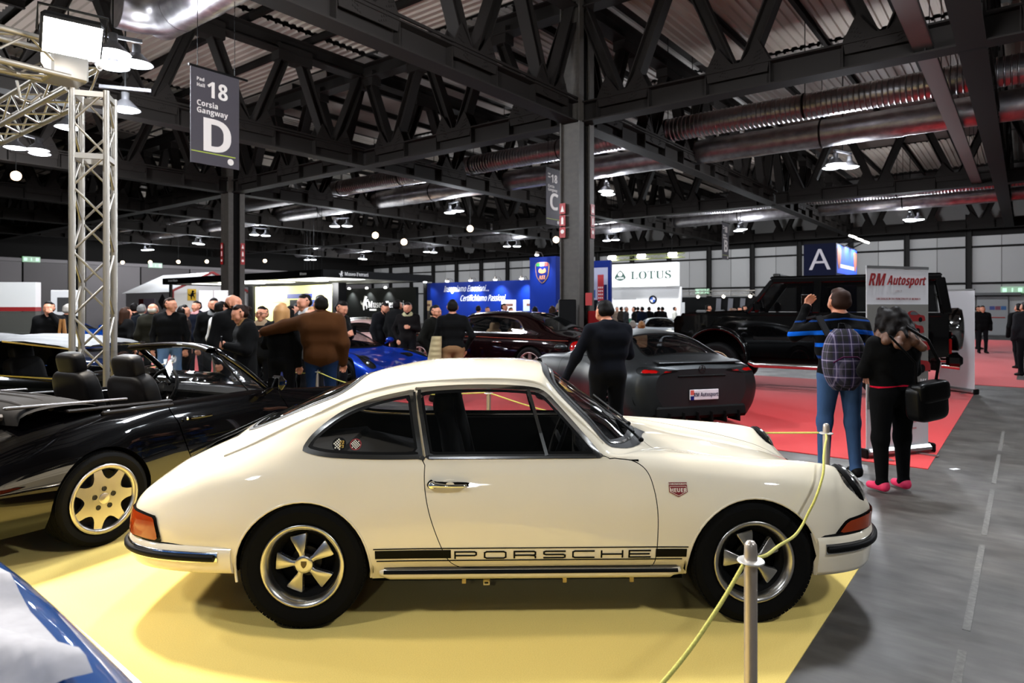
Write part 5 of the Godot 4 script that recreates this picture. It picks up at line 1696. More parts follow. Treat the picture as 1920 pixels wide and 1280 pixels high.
# ---------------------------------------------------------------- roadster with raised cloth roof
func roadster(chrome: Material) -> void:
	var t := thing("vintage_roadster", "black vintage roadster with raised dark cloth roof behind the cabriolet", "car", Vector3(-6.0, 0.006, -8.02), deg_to_rad(-8))
	t.scale = Vector3(1, 0.92, 1)
	var paint := mat(Color(0.012, 0.016, 0.014), 0.22, 0.1, 1.0)
	var rows := [
		[-0.75, 0.35, 0.3, 0.45, 0.4, 0.58, 0.44, 0.7, 0.42, 0.78, 0.34, 0.8, 0.25, 0.81, 0.12, 0.81, 0.0],
		[-0.6, 0.3, 0.42, 0.45, 0.56, 0.6, 0.6, 0.76, 0.57, 0.86, 0.48, 0.88, 0.35, 0.89, 0.18, 0.89, 0.0],
		[-0.2, 0.28, 0.55, 0.45, 0.66, 0.62, 0.7, 0.8, 0.66, 0.91, 0.58, 0.94, 0.42, 0.95, 0.2, 0.95, 0.0],
		[0.2, 0.28, 0.56, 0.45, 0.68, 0.62, 0.72, 0.8, 0.69, 0.90, 0.62, 0.92, 0.5, 0.8, 0.42, 0.75, 0.0],
		[0.35, 0.28, 0.56, 0.45, 0.68, 0.62, 0.72, 0.8, 0.69, 0.90, 0.63, 0.90, 0.57, 0.45, 0.45, 0.42, 0.0],
		[1.1, 0.28, 0.55, 0.45, 0.66, 0.62, 0.7, 0.78, 0.67, 0.88, 0.62, 0.89, 0.56, 0.45, 0.45, 0.42, 0.0],
		[1.3, 0.28, 0.52, 0.45, 0.62, 0.62, 0.66, 0.8, 0.62, 0.92, 0.52, 0.95, 0.4, 0.96, 0.2, 0.96, 0.0],
		[1.8, 0.28, 0.42, 0.45, 0.48, 0.62, 0.5, 0.8, 0.47, 0.9, 0.38, 0.93, 0.28, 0.945, 0.14, 0.945, 0.0],
		[2.6, 0.3, 0.28, 0.45, 0.32, 0.62, 0.33, 0.78, 0.31, 0.86, 0.26, 0.89, 0.2, 0.9, 0.1, 0.9, 0.0],
		[2.66, 0.32, 0.22, 0.45, 0.27, 0.6, 0.28, 0.75, 0.26, 0.82, 0.22, 0.85, 0.16, 0.86, 0.08, 0.86, 0.0]]
	var w := spoke_wheel(0.33, 0.22, 0.16, 12, mat(Color(0.6, 0.6, 0.6), 0.25, 1.0), 0.008)
	loft_car(t, {"table": rows, "paint": paint, "pane": glass(Color(0.03, 0.03, 0.03), 0.2), "well": 0.62, "arches": [[2.4, 0.33, 0.36], [0.0, 0.33, 0.36]], "wheels": [w + [0.33], w + [0.33], 0.64], "lining": false})
	for s in [1.0, -1.0]:
		for a in [[2.4, -0.55, 0.65], [0.0, -0.5, 0.5]]:
			var fg := []
			for k in 15:
				var an := lerpf(0.0, PI, k / 14.0)
				var c := Vector3(a[0] + 0.42 * cos(an), 0.33 + 0.42 * sin(an), 0)
				fg.append([c + Vector3(0, -0.03, s * 0.52), c + Vector3(0, 0.02, s * 0.58), c + Vector3(0, 0.03, s * 0.66), c + Vector3(0, 0.02, s * 0.74), c + Vector3(0, -0.04, s * 0.79)])
			obj("wing", mb().grid(fg), paint, t)
		obj("running_board", mb().box(Vector3(1.2, 0.3, s * 0.7), Vector3(1.7, 0.03, 0.2), Basis.IDENTITY, 0.01), paint, t)
		obj("headlamp", mb().lathe([Vector2(0.0, -0.12), Vector2(0.07, -0.08), Vector2(0.1, 0.0), Vector2(0.1, 0.02), Vector2(0.0, 0.05)], 20, Transform3D(rz(-90), Vector3(2.62, 0.82, s * 0.45))), chrome, t)
		obj("brass_strip", mb().bar(Vector3(-0.1, 0.945, s * 0.60), Vector3(1.15, 0.90, s * 0.645), 0.015, 0.015), mat(Color(0.75, 0.68, 0.42), 0.25, 1.0), t)
	# cloth roof: arched bows from the screen to the tail
	var cloth := tri_mat(noise_tex(0.03, Color(0.10, 0.10, 0.10), Color(0.17, 0.17, 0.165), 256, 4, 51), 2.5, 0.6)
	var g := []
	var prof := [[1.3, 1.30, 0.56], [1.1, 1.355, 0.60], [0.7, 1.40, 0.63], [0.3, 1.405, 0.64], [-0.05, 1.375, 0.64], [-0.18, 1.33, 0.635], [-0.34, 1.18, 0.62], [-0.5, 1.02, 0.60], [-0.6, 0.92, 0.57]]
	for q in prof:
		var row := []
		for k in 21:
			var a := lerpf(-1.0, 1.0, k / 20.0)
			var drop := 0.06 * a * a
			if q[0] < -0.1:
				drop = 0.03 * a * a
			row.append(Vector3(q[0] + (0.06 * a * a if q[0] < 0 else 0.0), q[1] - drop + 0.004 * sin(k * 2.1 + q[0] * 5.0), a * q[2]))
		g.append(row)
	var roof := obj("cloth_roof", mb().grid(g, true), cloth, t, Vector3.ZERO, "dark cloth roof")
	for s in [-1.0, 1.0]:
		var sg := []
		for q in prof:
			if q[0] > 0.45:
				continue
			var tp := Vector3(q[0] + (0.06 if q[0] < 0 else 0.0), q[1] - (0.06 if q[0] > -0.1 else 0.03), s * q[2])
			sg.append([tp, tp.lerp(Vector3(clampf(q[0], -0.52, 0.4), 0.93, s * 0.62), 0.5), Vector3(clampf(q[0], -0.52, 0.4), 0.93, s * 0.62)])
		obj("roof_side", mb().grid(sg), cloth, roof)
		obj("roof_piping", mb().tube([Vector3(0.45, 1.34, s * 0.64), Vector3(1.28, 1.245, s * 0.565)], 0.012, 6), mat(Color(0.7, 0.6, 0.35), 0.4, 0.5), roof)
	var rw := obj("rear_window", mb().prism(round_rect(0.62, 0.2, 0.03), 0.012, Transform3D(Basis(Vector3(0, 0, 1), Vector3(0.7, 0.72, 0), Vector3(-0.72, 0.7, 0)), Vector3(-0.395, 1.155, 0))), mat(Color(0.16, 0.14, 0.08), 0.15, 0.3), roof, Vector3.ZERO, "brass-edged rear window")
	for k in 4:
		obj("window_bar", mb().bar(Vector3(-0.47, 1.10, -0.18 + 0.12 * k), Vector3(-0.345, 1.235, -0.18 + 0.12 * k), 0.012, 0.012), mat(Color(0.6, 0.52, 0.3), 0.3, 1.0), rw)
	# upright screen in a bright frame
	var sc := mb()
	sc.quad(Vector3(1.42, 0.95, -0.56), Vector3(1.42, 0.95, 0.56), Vector3(1.28, 1.27, 0.54), Vector3(1.28, 1.27, -0.54))
	var scn := obj("windscreen", sc, glass(Color(0.1, 0.1, 0.1), 0.12), t)
	obj("screen_frame", mb().tube([Vector3(1.42, 0.95, -0.56), Vector3(1.28, 1.27, -0.54), Vector3(1.28, 1.27, 0.54), Vector3(1.42, 0.95, 0.56), Vector3(1.42, 0.95, -0.56)], 0.014, 8), chrome, scn)
	for s in [-1.0, 1.0]:
		obj("wing_mirror", mb().ball(Vector3(1.5, 1.02, s * 0.8), Vector3(0.02, 0.06, 0.06)).tube([Vector3(1.4, 0.93, s * 0.58), Vector3(1.5, 1.0, s * 0.79)], 0.008, 6), chrome, t)
	seats(t, 0.5, 0.45, 0.3, mat(Color(0.05, 0.04, 0.035), 0.6))
	# cap of another car at the left edge
	var c := thing("soft_top_car", "grey soft-top car half hidden left of the roadster", "car", Vector3(-8.7, 0.0, -10.3), deg_to_rad(-8))
	c.scale = Vector3(1, 0.92, 1)
	var grey := tri_mat(noise_tex(0.03, Color(0.2, 0.2, 0.2), Color(0.28, 0.28, 0.275), 256, 4, 52), 2.5, 0.7)
	var rg := []
	for q in [[1.4, 1.18, 0.55], [1.2, 1.27, 0.6], [0.6, 1.33, 0.66], [0.0, 1.3, 0.68], [-0.5, 1.16, 0.68], [-0.8, 0.95, 0.66]]:
		var row := []
		for k in 15:
			var a := lerpf(-1.0, 1.0, k / 14.0)
			row.append(Vector3(q[0], q[1] - 0.07 * a * a, a * q[2]))
		rg.append(row)
	obj("soft_top", mb().grid(rg, true), grey, c)
	loft_car(c, {"table": rows, "paint": mat(Color(0.05, 0.12, 0.25), 0.25, 0.1, 1.0), "pane": glass(Color(0.03, 0.03, 0.03), 0.3), "well": 0.62, "arches": [[2.4, 0.33, 0.36], [0.0, 0.33, 0.36]], "wheels": [w + [0.33], w + [0.33], 0.64], "lining": false})

# ---------------------------------------------------------------- blue car in the near corner, half under a grey cover
func blue_near(chrome: Material) -> void:
	var t := thing("blue_car", "deep blue car partly under a grey cloth cover beside the yellow carpet", "car", Vector3(-2.65, 0.006, -1.91), deg_to_rad(-38))
	t.scale = Vector3(0.8, 1, 1)
	var paint := mat(Color(0.0, 0.20, 0.42), 0.35, 0.0, 0.8)
	var rows := []
	for a in [[-0.95, 0.3, 0.5, 0.42, 0.58, 0.56, 0.62, 0.68, 0.6, 0.76, 0.5, 0.78, 0.38, 0.79, 0.2, 0.79, 0.0], [-0.8, 0.25, 0.66, 0.42, 0.76, 0.58, 0.78, 0.74, 0.74, 0.82, 0.62, 0.845, 0.45, 0.855, 0.22, 0.86, 0.0], [0.0, 0.22, 0.72, 0.42, 0.82, 0.6, 0.84, 0.78, 0.80, 0.87, 0.68, 0.90, 0.5, 0.92, 0.25, 0.925, 0.0],
		[1.2, 0.22, 0.70, 0.42, 0.80, 0.6, 0.82, 0.78, 0.79, 0.86, 0.68, 0.89, 0.5, 0.91, 0.25, 0.915, 0.0], [2.3, 0.22, 0.72, 0.42, 0.81, 0.58, 0.825, 0.74, 0.78, 0.82, 0.66, 0.84, 0.5, 0.85, 0.25, 0.855, 0.0], [2.9, 0.24, 0.64, 0.42, 0.72, 0.55, 0.74, 0.66, 0.70, 0.72, 0.58, 0.74, 0.42, 0.75, 0.2, 0.75, 0.0], [3.1, 0.3, 0.45, 0.4, 0.5, 0.5, 0.52, 0.58, 0.5, 0.63, 0.42, 0.65, 0.3, 0.655, 0.15, 0.655, 0.0]]:
		rows.append(a)
	var w := spoke_wheel(0.31, 0.2, 0.18, 5, mat(Color(0.6, 0.6, 0.6), 0.3, 1.0), 0.04)
	var lf := loft_car(t, {"table": rows, "paint": paint, "pane": glass(Color(0.03, 0.03, 0.03), 0.3), "well": 0.8, "arches": [[2.3, 0.31, 0.34], [0.0, 0.31, 0.34]], "wheels": [w + [0.31], w + [0.31], 0.71]})
	for s in [1.0, -1.0]:
		var pts := []
		for k in 24:
			var x := lerpf(-0.75, 2.7, k / 23.0)
			var q := lf.flank(x, 0.75 - 0.03 * absf(x - 1.0), 4.0)
			q.z = (q.z + 0.004) * s
			pts.append(q)
		obj("chrome_strip", ribbon(pts, 0.016, 0.008, Vector3(0, 0.3, s).normalized()), chrome, t)
	var cv := thing("car_cover", "grey cloth car cover thrown over the deep blue car", "cover", Vector3(-2.65, 0.006, -1.91), deg_to_rad(-38))
	cv.scale = Vector3(0.8, 1, 1)
	cover_cloth(cv, lf)

func cover_cloth(cv: Node3D, lf: Loft) -> void:
	var cloth := tri_mat(noise_tex(0.02, Color(0.46, 0.46, 0.49), Color(0.53, 0.53, 0.56), 256, 4, 61), 3.0, 0.8)
	cloth.rim_enabled = true
	cloth.rim = 0.3
	var f := FastNoiseLite.new()
	f.seed = 5
	f.frequency = 1.1
	var g := []
	for k in 60:
		var row := []
		var z0 := k / 59.0
		for e in 50:
			var tt := e / 49.0
			# across the car from the far side to the ragged near hem
			var x := lerpf(-0.9, 2.2, z0)
			var hem := 5.75 + 1.1 * f.get_noise_2d(x * 1.3, 3.0) + 0.9 * sin(x * 3.1 + 0.6) * 0.5
			var tpar := lerpf(7.0, hem, clampf((tt - 0.5) / 0.5, 0.0, 1.0)) if tt > 0.5 else lerpf(4.0, 7.0, tt / 0.5)
			var q := lf.at(clampf(x, -0.94, 3.05), tpar)
			if tt < 0.5:
				q.z = -q.z
			var wr := 0.03 + 0.028 * f.get_noise_2d(x * 2.2 + q.z * 1.5, q.z * 2.6) + 0.02 * sin(9.0 * x + 7.0 * q.z + 3.0 * f.get_noise_2d(x, q.z))
			if tt > 0.9:
				wr += (tt - 0.9) * 0.5 * (0.5 + 0.5 * sin(x * 6.0))
			row.append(q + Vector3(0, maxf(wr, 0.012), 0))
		g.append(row)
	obj("cover_sheet", mb().grid(g), cloth, cv)
# ---------------------------------------------------------------- the hall
# the hall stands askew to the camera: u runs right and away, v left and away, from the foot of the middle column
const HC := Vector3(1.604, 0, -16.3)
const HU := Vector3(0.614, 0, -0.7893)
const HV := Vector3(-0.7893, 0, -0.614)
const HTURN := 0.9096   # turn about y that lays local x along u; local z then runs against v

func hp(u: float, y: float, v: float) -> Vector3:
	return HC + HU * u + HV * v + Vector3(0, y, 0)

func lamp_light(called: String, where: Vector3, energy: float, c: Color, size := 0.25) -> OmniLight3D:
	var l := OmniLight3D.new()
	l.name = called
	l.position = where
	l.light_energy = energy
	l.light_color = c
	l.light_size = size
	l.omni_range = 90.0
	l.omni_attenuation = 2.0
	l.shadow_enabled = true
	return l

func hall() -> void:
	var steel := mat(Color(0.10, 0.088, 0.08), 0.75, 0.0)
	# --- floor: worn concrete
	var fm := tri_mat(noise_tex(0.012, Color(0.26, 0.25, 0.235), Color(0.38, 0.365, 0.345), 1024, 6, 3), 0.16, 0.55, false)
	fm.detail_enabled = true
	fm.detail_blend_mode = BaseMaterial3D.BLEND_MODE_MUL
	fm.detail_albedo = noise_tex(0.02, Color(0.72, 0.71, 0.70), Color(1, 1, 1), 1024, 6, 9)
	fm.detail_uv_layer = BaseMaterial3D.DETAIL_UV_2
	fm.uv2_triplanar = true
	fm.uv2_scale = Vector3(0.45, 0.2, 0.12)
	fm.roughness_texture = noise_tex(0.015, Color(0.35, 0.35, 0.35), Color(0.75, 0.75, 0.75), 512, 4, 5)
	fm.roughness = 1.0
	structure("floor", mb().box(Vector3(2, -0.15, -11.5), Vector3(66, 0.3, 75)), fm, hp(0, 0, 0), HTURN)
	# --- carpets
	var yc := tri_mat(noise_tex(0.09, Color(0.89, 0.775, 0.385), Color(0.97, 0.855, 0.475), 512, 5, 11), 3.0, 0.95)
	yc.rim_enabled = true
	yc.rim = 0.3
	var k1 := Vector3(2.333, 0, -4.33)
	var cc := thing("yellow_carpet", "bright yellow carpet under the classic cars, edged by grey concrete", "carpet", k1, HTURN)
	obj("pile", mb().box(Vector3(-5.6, 0.003, -6.0), Vector3(11.2, 0.006, 12.0)), yc, cc)
	var rc := tri_mat(noise_tex(0.08, Color(0.62, 0.035, 0.05), Color(0.78, 0.06, 0.075), 512, 5, 12), 3.0, 0.95)
	rc.rim_enabled = true
	rc.rim = 0.3
	var k2 := Vector3(4.145, 0, -6.59)
	solo("red_carpet", mb().box(Vector3(4.1, 0.004, -11.0), Vector3(8.2, 0.008, 22.0)), rc, "red carpet under the dark modern cars and the roll-up banner", "carpet", k2, HTURN)
	solo("red_carpet", mb().box(Vector3(9.95, 0.004, 2.5), Vector3(1.7, 0.008, 9.0)).box(Vector3(22.0, 0.004, -1.1), Vector3(22.4, 0.008, 3.4)), rc, "red gangway carpet leading to the doors beyond the second banner", "carpet", k2, HTURN)
	# painted line on the concrete
	for k in 5:
		var dash := mb().box(Vector3(0.75, 0.001, 0), Vector3(1.5, 0.002, 0.035))
		solo("floor_line", dash, tri_mat(noise_tex(0.05, Color(0.30, 0.29, 0.275), Color(0.41, 0.40, 0.38), 256, 4, 21), 2.0, 0.7), "worn pale paint line on the concrete beside the yellow carpet", "line", k1 + Vector3(0.458, 0, 0.356) + HU * (-2.6 + 1.75 * k), HTURN, "worn floor lines")
	# --- walls
	var pan := mat(Color(0.62, 0.61, 0.60), 0.7)
	var dark := mat(Color(0.07, 0.065, 0.06), 0.8)
	var wr := structure("wall_right", mb().box(Vector3(0, 5.0, 0), Vector3(74, 10.0, 0.3)), mat(Color(0.5, 0.49, 0.48), 0.8), hp(34.6, 0, 12), HTURN + PI / 2)
	# panels, posts and rails of the far wall; local x runs along v, local z back towards the hall
	var pmesh := []
	for tone in [0.60, 0.66, 0.63]:
		pmesh.append(mb().box(Vector3.ZERO, Vector3(1.57, 3.0, 0.06), Basis.IDENTITY, 0.012).build(mat(Color(tone, tone * 0.99, tone * 0.975), 0.65)))
	var qmesh := mb().box(Vector3.ZERO, Vector3(1.57, 1.9, 0.06), Basis.IDENTITY, 0.012).build(mat(Color(0.56, 0.55, 0.54), 0.7))
	var post := mb().ibeam(Vector3(0, 0, 0), Vector3(0, 7.2, 0), 0.26, 0.3, 0.03, 0.03, Vector3.RIGHT).build(mat(Color(0.13, 0.125, 0.12), 0.6, 0.2))
	for k in 22:
		var x := -34.0 + 3.2 * k
		put("wall_post", post, wr, Vector3(x, 0, -0.36))
		for e in 2:
			put("wall_panel", pmesh[(k * 2 + e) % 3], wr, Vector3(x + 0.8 + 1.6 * e, 1.55, -0.19))
			put("wall_panel", pmesh[(k + e * 2 + 1) % 3], wr, Vector3(x + 0.8 + 1.6 * e, 4.6 - 0.95 + 0.0, -0.19) if false else Vector3(x + 0.8 + 1.6 * e, 4.6, -0.19))
			put("wall_panel", qmesh, wr, Vector3(x + 0.8 + 1.6 * e, 7.07, -0.19))
	for y in [3.08, 5.25, 6.12]:
		obj("wall_rail", mb().box(Vector3(0, y, -0.27), Vector3(72, 0.12 if y < 6 else 0.45, 0.12)), mat(Color(0.10, 0.095, 0.09), 0.7), wr)
	obj("upper_cladding", mb().box(Vector3(0, 8.3, -0.25), Vector3(74, 3.4, 0.1)), mat(Color(0.50, 0.49, 0.48), 0.8), wr)
	var wl := structure("wall_left", mb().box(Vector3(0, 5.0, 0), Vector3(66, 10.0, 0.3)), dark, hp(2, 0, 48.2), HTURN)
	for k in 16:
		put("wall_panel", [mb().box(Vector3.ZERO, Vector3(3.9, 4.9, 0.06), Basis.IDENTITY, 0.02).build(mat(Color(0.34, 0.32, 0.32), 0.7)), mb().box(Vector3.ZERO, Vector3(3.9, 4.9, 0.06), Basis.IDENTITY, 0.02).build(mat(Color(0.42, 0.40, 0.40), 0.7))][k % 2], wl, Vector3(-30 + 4 * k, 2.47, 0.2))
	obj("wall_rail", mb().box(Vector3(0, 5.05, 0.22), Vector3(66, 0.25, 0.2)), mat(Color(0.45, 0.43, 0.43), 0.7), wl)
	structure("wall_back", mb().box(Vector3(0, 5.0, 0), Vector3(74, 10.0, 0.3)), mat(Color(0.35, 0.34, 0.33), 0.8), hp(-30.9, 0, 12), HTURN + PI / 2)
	structure("wall_near", mb().box(Vector3(0, 5.0, 0), Vector3(66, 10.0, 0.3)), mat(Color(0.35, 0.34, 0.33), 0.8), hp(2, 0, -25.8), HTURN)
	# --- ceiling: slab, ribbed sheets, purlins
	var ce := structure("ceiling", mb().box(Vector3(2, 10.15, -11.5), Vector3(66, 0.3, 75)), mat(Color(0.2, 0.19, 0.18), 0.9), hp(0, 0, 0), HTURN)
	var rib := mb()
	var w := 0.0
	while w < 7.6:
		var a := [[0, 0], [0.15, 0], [0.175, 0.05], [0.225, 0.05], [0.25, 0]]
		for e in 4:
			rib.quad(Vector3(-3.85, -a[e][1], w + a[e][0]), Vector3(3.85, -a[e][1], w + a[e][0]), Vector3(3.85, -a[e + 1][1], w + a[e + 1][0]), Vector3(-3.85, -a[e + 1][1], w + a[e + 1][0]))
		w += 0.25
	for k in rib.n.size():
		if rib.n[k].y > 0:
			rib.n[k] = -rib.n[k]
	var sheets := [rib.build(mat(Color(0.60, 0.56, 0.52), 0.6)), rib.build(mat(Color(0.52, 0.50, 0.48), 0.6)), mb().box(Vector3(0, 0, 3.8), Vector3(7.7, 0.04, 7.6)).build(mat(Color(0.42, 0.38, 0.35), 0.7))]
	var pur := mb().ibeam(Vector3(-4, -0.16, 0), Vector3(4, -0.16, 0), 0.12, 0.2, 0.015, 0.015).build(steel)
	var rng := RandomNumberGenerator.new()
	rng.seed = 4
	for a in range(-2, 4):
		for b in range(-2, 6):
			var kind := 2 if rng.randf() < 0.22 else int(rng.randf() < 0.4)
			var s := put("roof_sheet", sheets[kind], ce, Vector3(a * 8 + 4, 9.75, -(b * 8 + 4)))
			s.rotation.y = PI / 2 if (a >= -1 and b >= 0 and a < 0) else 0.0
			s.position += Vector3(0, 0, -3.8) if s.rotation.y == 0.0 else Vector3(-3.8, 0, 0)
			for c in 3:
				var q := put("purlin", pur, ce, Vector3(a * 8 + 4, 9.7, -(b * 8 + 2 + 2 * c)))
				if s.rotation.y != 0.0:
					q.rotation.y = PI / 2
					q.position = Vector3(a * 8 + 2 + 2 * c, 9.7, -(b * 8 + 4))
	# --- columns
	var col := mb()
	for s in [-1.0, 1.0]:
		col.ibeam(Vector3(s * 0.24, 0, 0), Vector3(s * 0.24, 9.4, 0), 0.2, 0.56, 0.04, 0.03, Vector3.BACK)
	var colm := col.build(tri_mat(noise_tex(0.03, Color(0.17, 0.155, 0.135), Color(0.24, 0.22, 0.195), 256, 4, 31), 0.8, 0.6))
	var web := mb().box(Vector3(0, 4.7, 0), Vector3(0.3, 9.4, 0.34)).build(mat(Color(0.05, 0.048, 0.045), 0.8))
	var plate := mb().box(Vector3(0, 0.03, 0), Vector3(0.9, 0.06, 0.9), Basis.IDENTITY, 0.01)
	for e in 4:
		plate.lathe([Vector2(0.03, 0.05), Vector2(0.03, 0.1), Vector2(0, 0.1)], 8, xf(Vector3([-0.38, 0.38][e % 2], 0, [-0.38, 0.38][e / 2])))
	var platem := plate.build(steel)
	for a in [[0, 0, "tall steel hall column behind the burgundy saloon, red fire signs on it"], [0, 16, "tall steel hall column rising in front of the black fascia booth"], [0, 32, "steel hall column left of the white tented booth"], [-16, 16, "steel hall column standing beside the truss gantry stand"]]:
		var t := thing("hall_column", a[2], "column", hp(a[0], 0, a[1]), HTURN, "hall columns")
		put("shaft", colm, t)
		put("web_plate", web, t)
		put("base_plate", platem, t)
		if a[0] == 0 and a[1] <= 16:
			var red := mat(Color(0.55, 0.05, 0.05), 0.5)
			var wh := mat(Color(0.85, 0.82, 0.8), 0.5)
			for f in 2:
				var bs: Basis = ry(0) if f == 0 else ry(-90)
				var off: Vector3 = bs * Vector3(0.24 if f == 0 else -0.2, 0, 0.30 if f == 0 else 0.35)
				for e in 3:
					var sg := obj("fire_sign", mb().box(Vector3(0, 0, 0), Vector3(0.17, 0.26, 0.01)), red, t, off + Vector3(0, 3.45 + 0.29 * e, 0))
					sg.basis = bs
					obj("pictogram", [mb().prism(circle(0.05, 14), 0.003, xf(Vector3(0, 0.02, 0.006))), mb().prism(PackedVector2Array([Vector2(-0.03, -0.09), Vector2(0.03, -0.09), Vector2(0.03, 0.05), Vector2(0, 0.1), Vector2(-0.03, 0.05)]), 0.003, xf(Vector3(0, 0, 0.006))), mb().prism(PackedVector2Array([Vector2(-0.05, -0.08), Vector2(0.05, -0.08), Vector2(0.0, 0.08)]), 0.003, xf(Vector3(0, 0, 0.006)))][e], wh, sg)
	# --- roof trusses, spans of 16 m
	var bc := mb().ibeam(Vector3(0.1, 6.35, 0), Vector3(15.9, 6.35, 0), 0.42, 0.5, 0.03, 0.035).bar(Vector3(0.1, 6.66, 0.19), Vector3(15.9, 6.66, 0.19), 0.05, 0.05)
	for k in 12:
		bc.box(Vector3(0.67 + 1.333 * k, 6.35, 0), Vector3(0.02, 0.42, 0.36))
	var bcm := bc.build(steel)
	var tc := mb().ibeam(Vector3(0.1, 9.1, 0), Vector3(15.9, 9.1, 0), 0.42, 0.45, 0.03, 0.035).build(steel)
	var dg := [mb().ibeam(Vector3(0.2, 8.95, 0), Vector3(1.2, 6.55, 0), 0.3, 0.26, 0.03, 0.025).build(steel), mb().ibeam(Vector3(-0.2, 8.95, 0), Vector3(-1.2, 6.55, 0), 0.3, 0.26, 0.03, 0.025).build(steel)]
	var gus := mb()
	var gpoly := PackedVector2Array([Vector2(-0.62, 0.0), Vector2(0.62, 0.0), Vector2(0.66, 0.25), Vector2(0.42, 0.72), Vector2(0.2, 0.42), Vector2(0.1, 0.3), Vector2(-0.1, 0.3), Vector2(-0.2, 0.42), Vector2(-0.42, 0.72), Vector2(-0.66, 0.25)])
	for s in [-1.0, 1.0]:
		gus.prism(gpoly, 0.025 * s, xf(Vector3(0, 6.38, 0.155 * s)))
		for e in 5:
			for f in 4:
				for sx in [-1.0, 1.0]:
					var q := Vector3(sx * (0.2 + 0.05 * f + 0.055 * e), 6.42 + 0.1 * e + 0.02 * f, 0.185 * s)
					if absf(q.x) < 0.55:
						gus.box(q, Vector3(0.03, 0.03, 0.02))
	var gusm := gus.build(steel)
	var gut := mb().box(Vector3(0, 8.85, 0), Vector3(1.1, 0.45, 0.36)).build(steel)
	var first: Node3D
	var spans := []
	for v in [-8, 0, 8, 16, 24, 32, 40]:
		for u in [-16, 0, 16]:
			spans.append([u, v, 0])
	for u in [0, 16, 32]:
		for v in [-16, 0, 16, 32]:
			spans.append([u, v, 1])
	for s in spans:
		var lines := {-8: "beside the cable tray", 0: "in line with the burgundy saloon's column", 8: "midway between the two hall columns", 16: "in line with the fascia booth's column", 24: "over the tented booth side", 32: "in line with the farthest column", 40: "close to the dark side wall"}
		var ends := {-16: "span over the classic cars", 0: "span beyond the columns", 16: "farthest span"}
		var lab: String = "dark roof truss %s, %s" % [lines.get(s[1], ""), ends.get(s[0], "")]
		var g := "roof trusses along"
		if s[2] == 1:
			g = "roof trusses across"
			lab = "dark cross truss %s, span %s" % [{0: "carried by the hall columns", 16: "behind the silver ducts", 32: "before the panelled wall"}[s[0]], {-16: "over the red carpet stand", 0: "between the two near columns", 16: "beyond the black fascia booth column", 32: "reaching the dark side wall"}[s[1]]]
		if first == null:
			first = thing("roof_truss", lab, "truss", Vector3.ZERO, 0, g)
			put("bottom_chord", bcm, first)
			put("top_chord", tc, first)
			for k in 6:
				put("diagonal_brace", dg[0], first, Vector3(2.667 * k, 0, 0))
				put("diagonal_brace", dg[1], first, Vector3(2.667 * (k + 1), 0, 0))
				put("gusset_plate", gusm, first, Vector3(1.333 + 2.667 * k, 0, 0))
				if k > 0:
					put("upper_gusset", gut, first, Vector3(2.667 * k, 0, 0))
			first.position = hp(s[0], 0, s[1])
			first.rotation.y = HTURN
		else:
			copy_of(first, lab, hp(s[0], 0, s[1]), HTURN + (PI / 2 if s[2] else 0.0), g)
	# --- air ducts
	var foil := mat(Color(0.62, 0.61, 0.62), 0.32, 1.0)
	var wrap_ := tri_mat(noise_tex(0.02, Color(0.5, 0.49, 0.5), Color(0.75, 0.74, 0.75), 256, 4, 41), 0.6, 0.36)
	wrap_.metallic = 1.0
	for d in [[5.3, 7.1, 0.34, -26.0, 46.0, true, "long ribbed silver air duct hung under the roof"], [7.2, 6.75, 0.40, -26.0, 46.0, false, "long foil-wrapped silver air duct beside the ribbed one"], [21.5, 7.1, 0.34, -26.0, 46.0, true, "distant ribbed silver air duct over the far gangway"], [23.4, 6.8, 0.40, -26.0, 46.0, false, "distant foil-wrapped silver air duct over the far gangway"], [-7.7, 7.4, 0.42, -14.0, 4.2, false, "short silver air duct ending in a bend above the gantry"]]:
		var t := thing("air_duct", d[6], "duct", hp(d[0], d[1], 0), HTURN + PI / 2)
		var L: float = d[4] - d[3]
		var m := mb()
		if d[5]:
			var pr := []
			var x := 0.0
			while x < L:
				pr.append_array([Vector2(d[2], x), Vector2(d[2], x), Vector2(d[2], x + 0.085), Vector2(d[2], x + 0.085), Vector2(d[2] + 0.018, x + 0.10), Vector2(d[2] + 0.018, x + 0.115), Vector2(d[2], x + 0.13)])
				x += 0.13
			m.lathe(pr, 20, Transform3D(rz(-90), Vector3(d[3], 0, 0)))
			obj("duct_pipe", m, foil, t)
		else:
			var pr := []
			var x := 0.0
			var r2 := RandomNumberGenerator.new()
			r2.seed = 7
			while x < L:
				var rr: float = d[2] * r2.randf_range(0.97, 1.02)
				pr.append_array([Vector2(rr, x), Vector2(rr * r2.randf_range(0.97, 1.02), x + 0.45), Vector2(d[2] * 0.97, x + 0.92)])
				x += 0.95
			m.lathe(pr, 22, Transform3D(rz(-90), Vector3(d[3], 0, 0)))
			obj("duct_pipe", m, wrap_, t)
		var strap := mb().lathe([Vector2(d[2] + 0.012, 0), Vector2(d[2] + 0.022, 0.01), Vector2(d[2] + 0.022, 0.05), Vector2(d[2] + 0.012, 0.06)], 20, Transform3D(rz(-90), Vector3.ZERO)).build(steel)
		var hang := mb().bar(Vector3.ZERO, Vector3(0, 9.8 - d[1], 0), 0.02, 0.02, Vector3.RIGHT).build(steel)
		var n := int(L / 4)
		for k in n:
			put("duct_strap", strap, t, Vector3(d[3] + 2 + 4 * k, 0, 0))
			put("hanger", hang, t, Vector3(d[3] + 2.03 + 4 * k, d[2], 0))
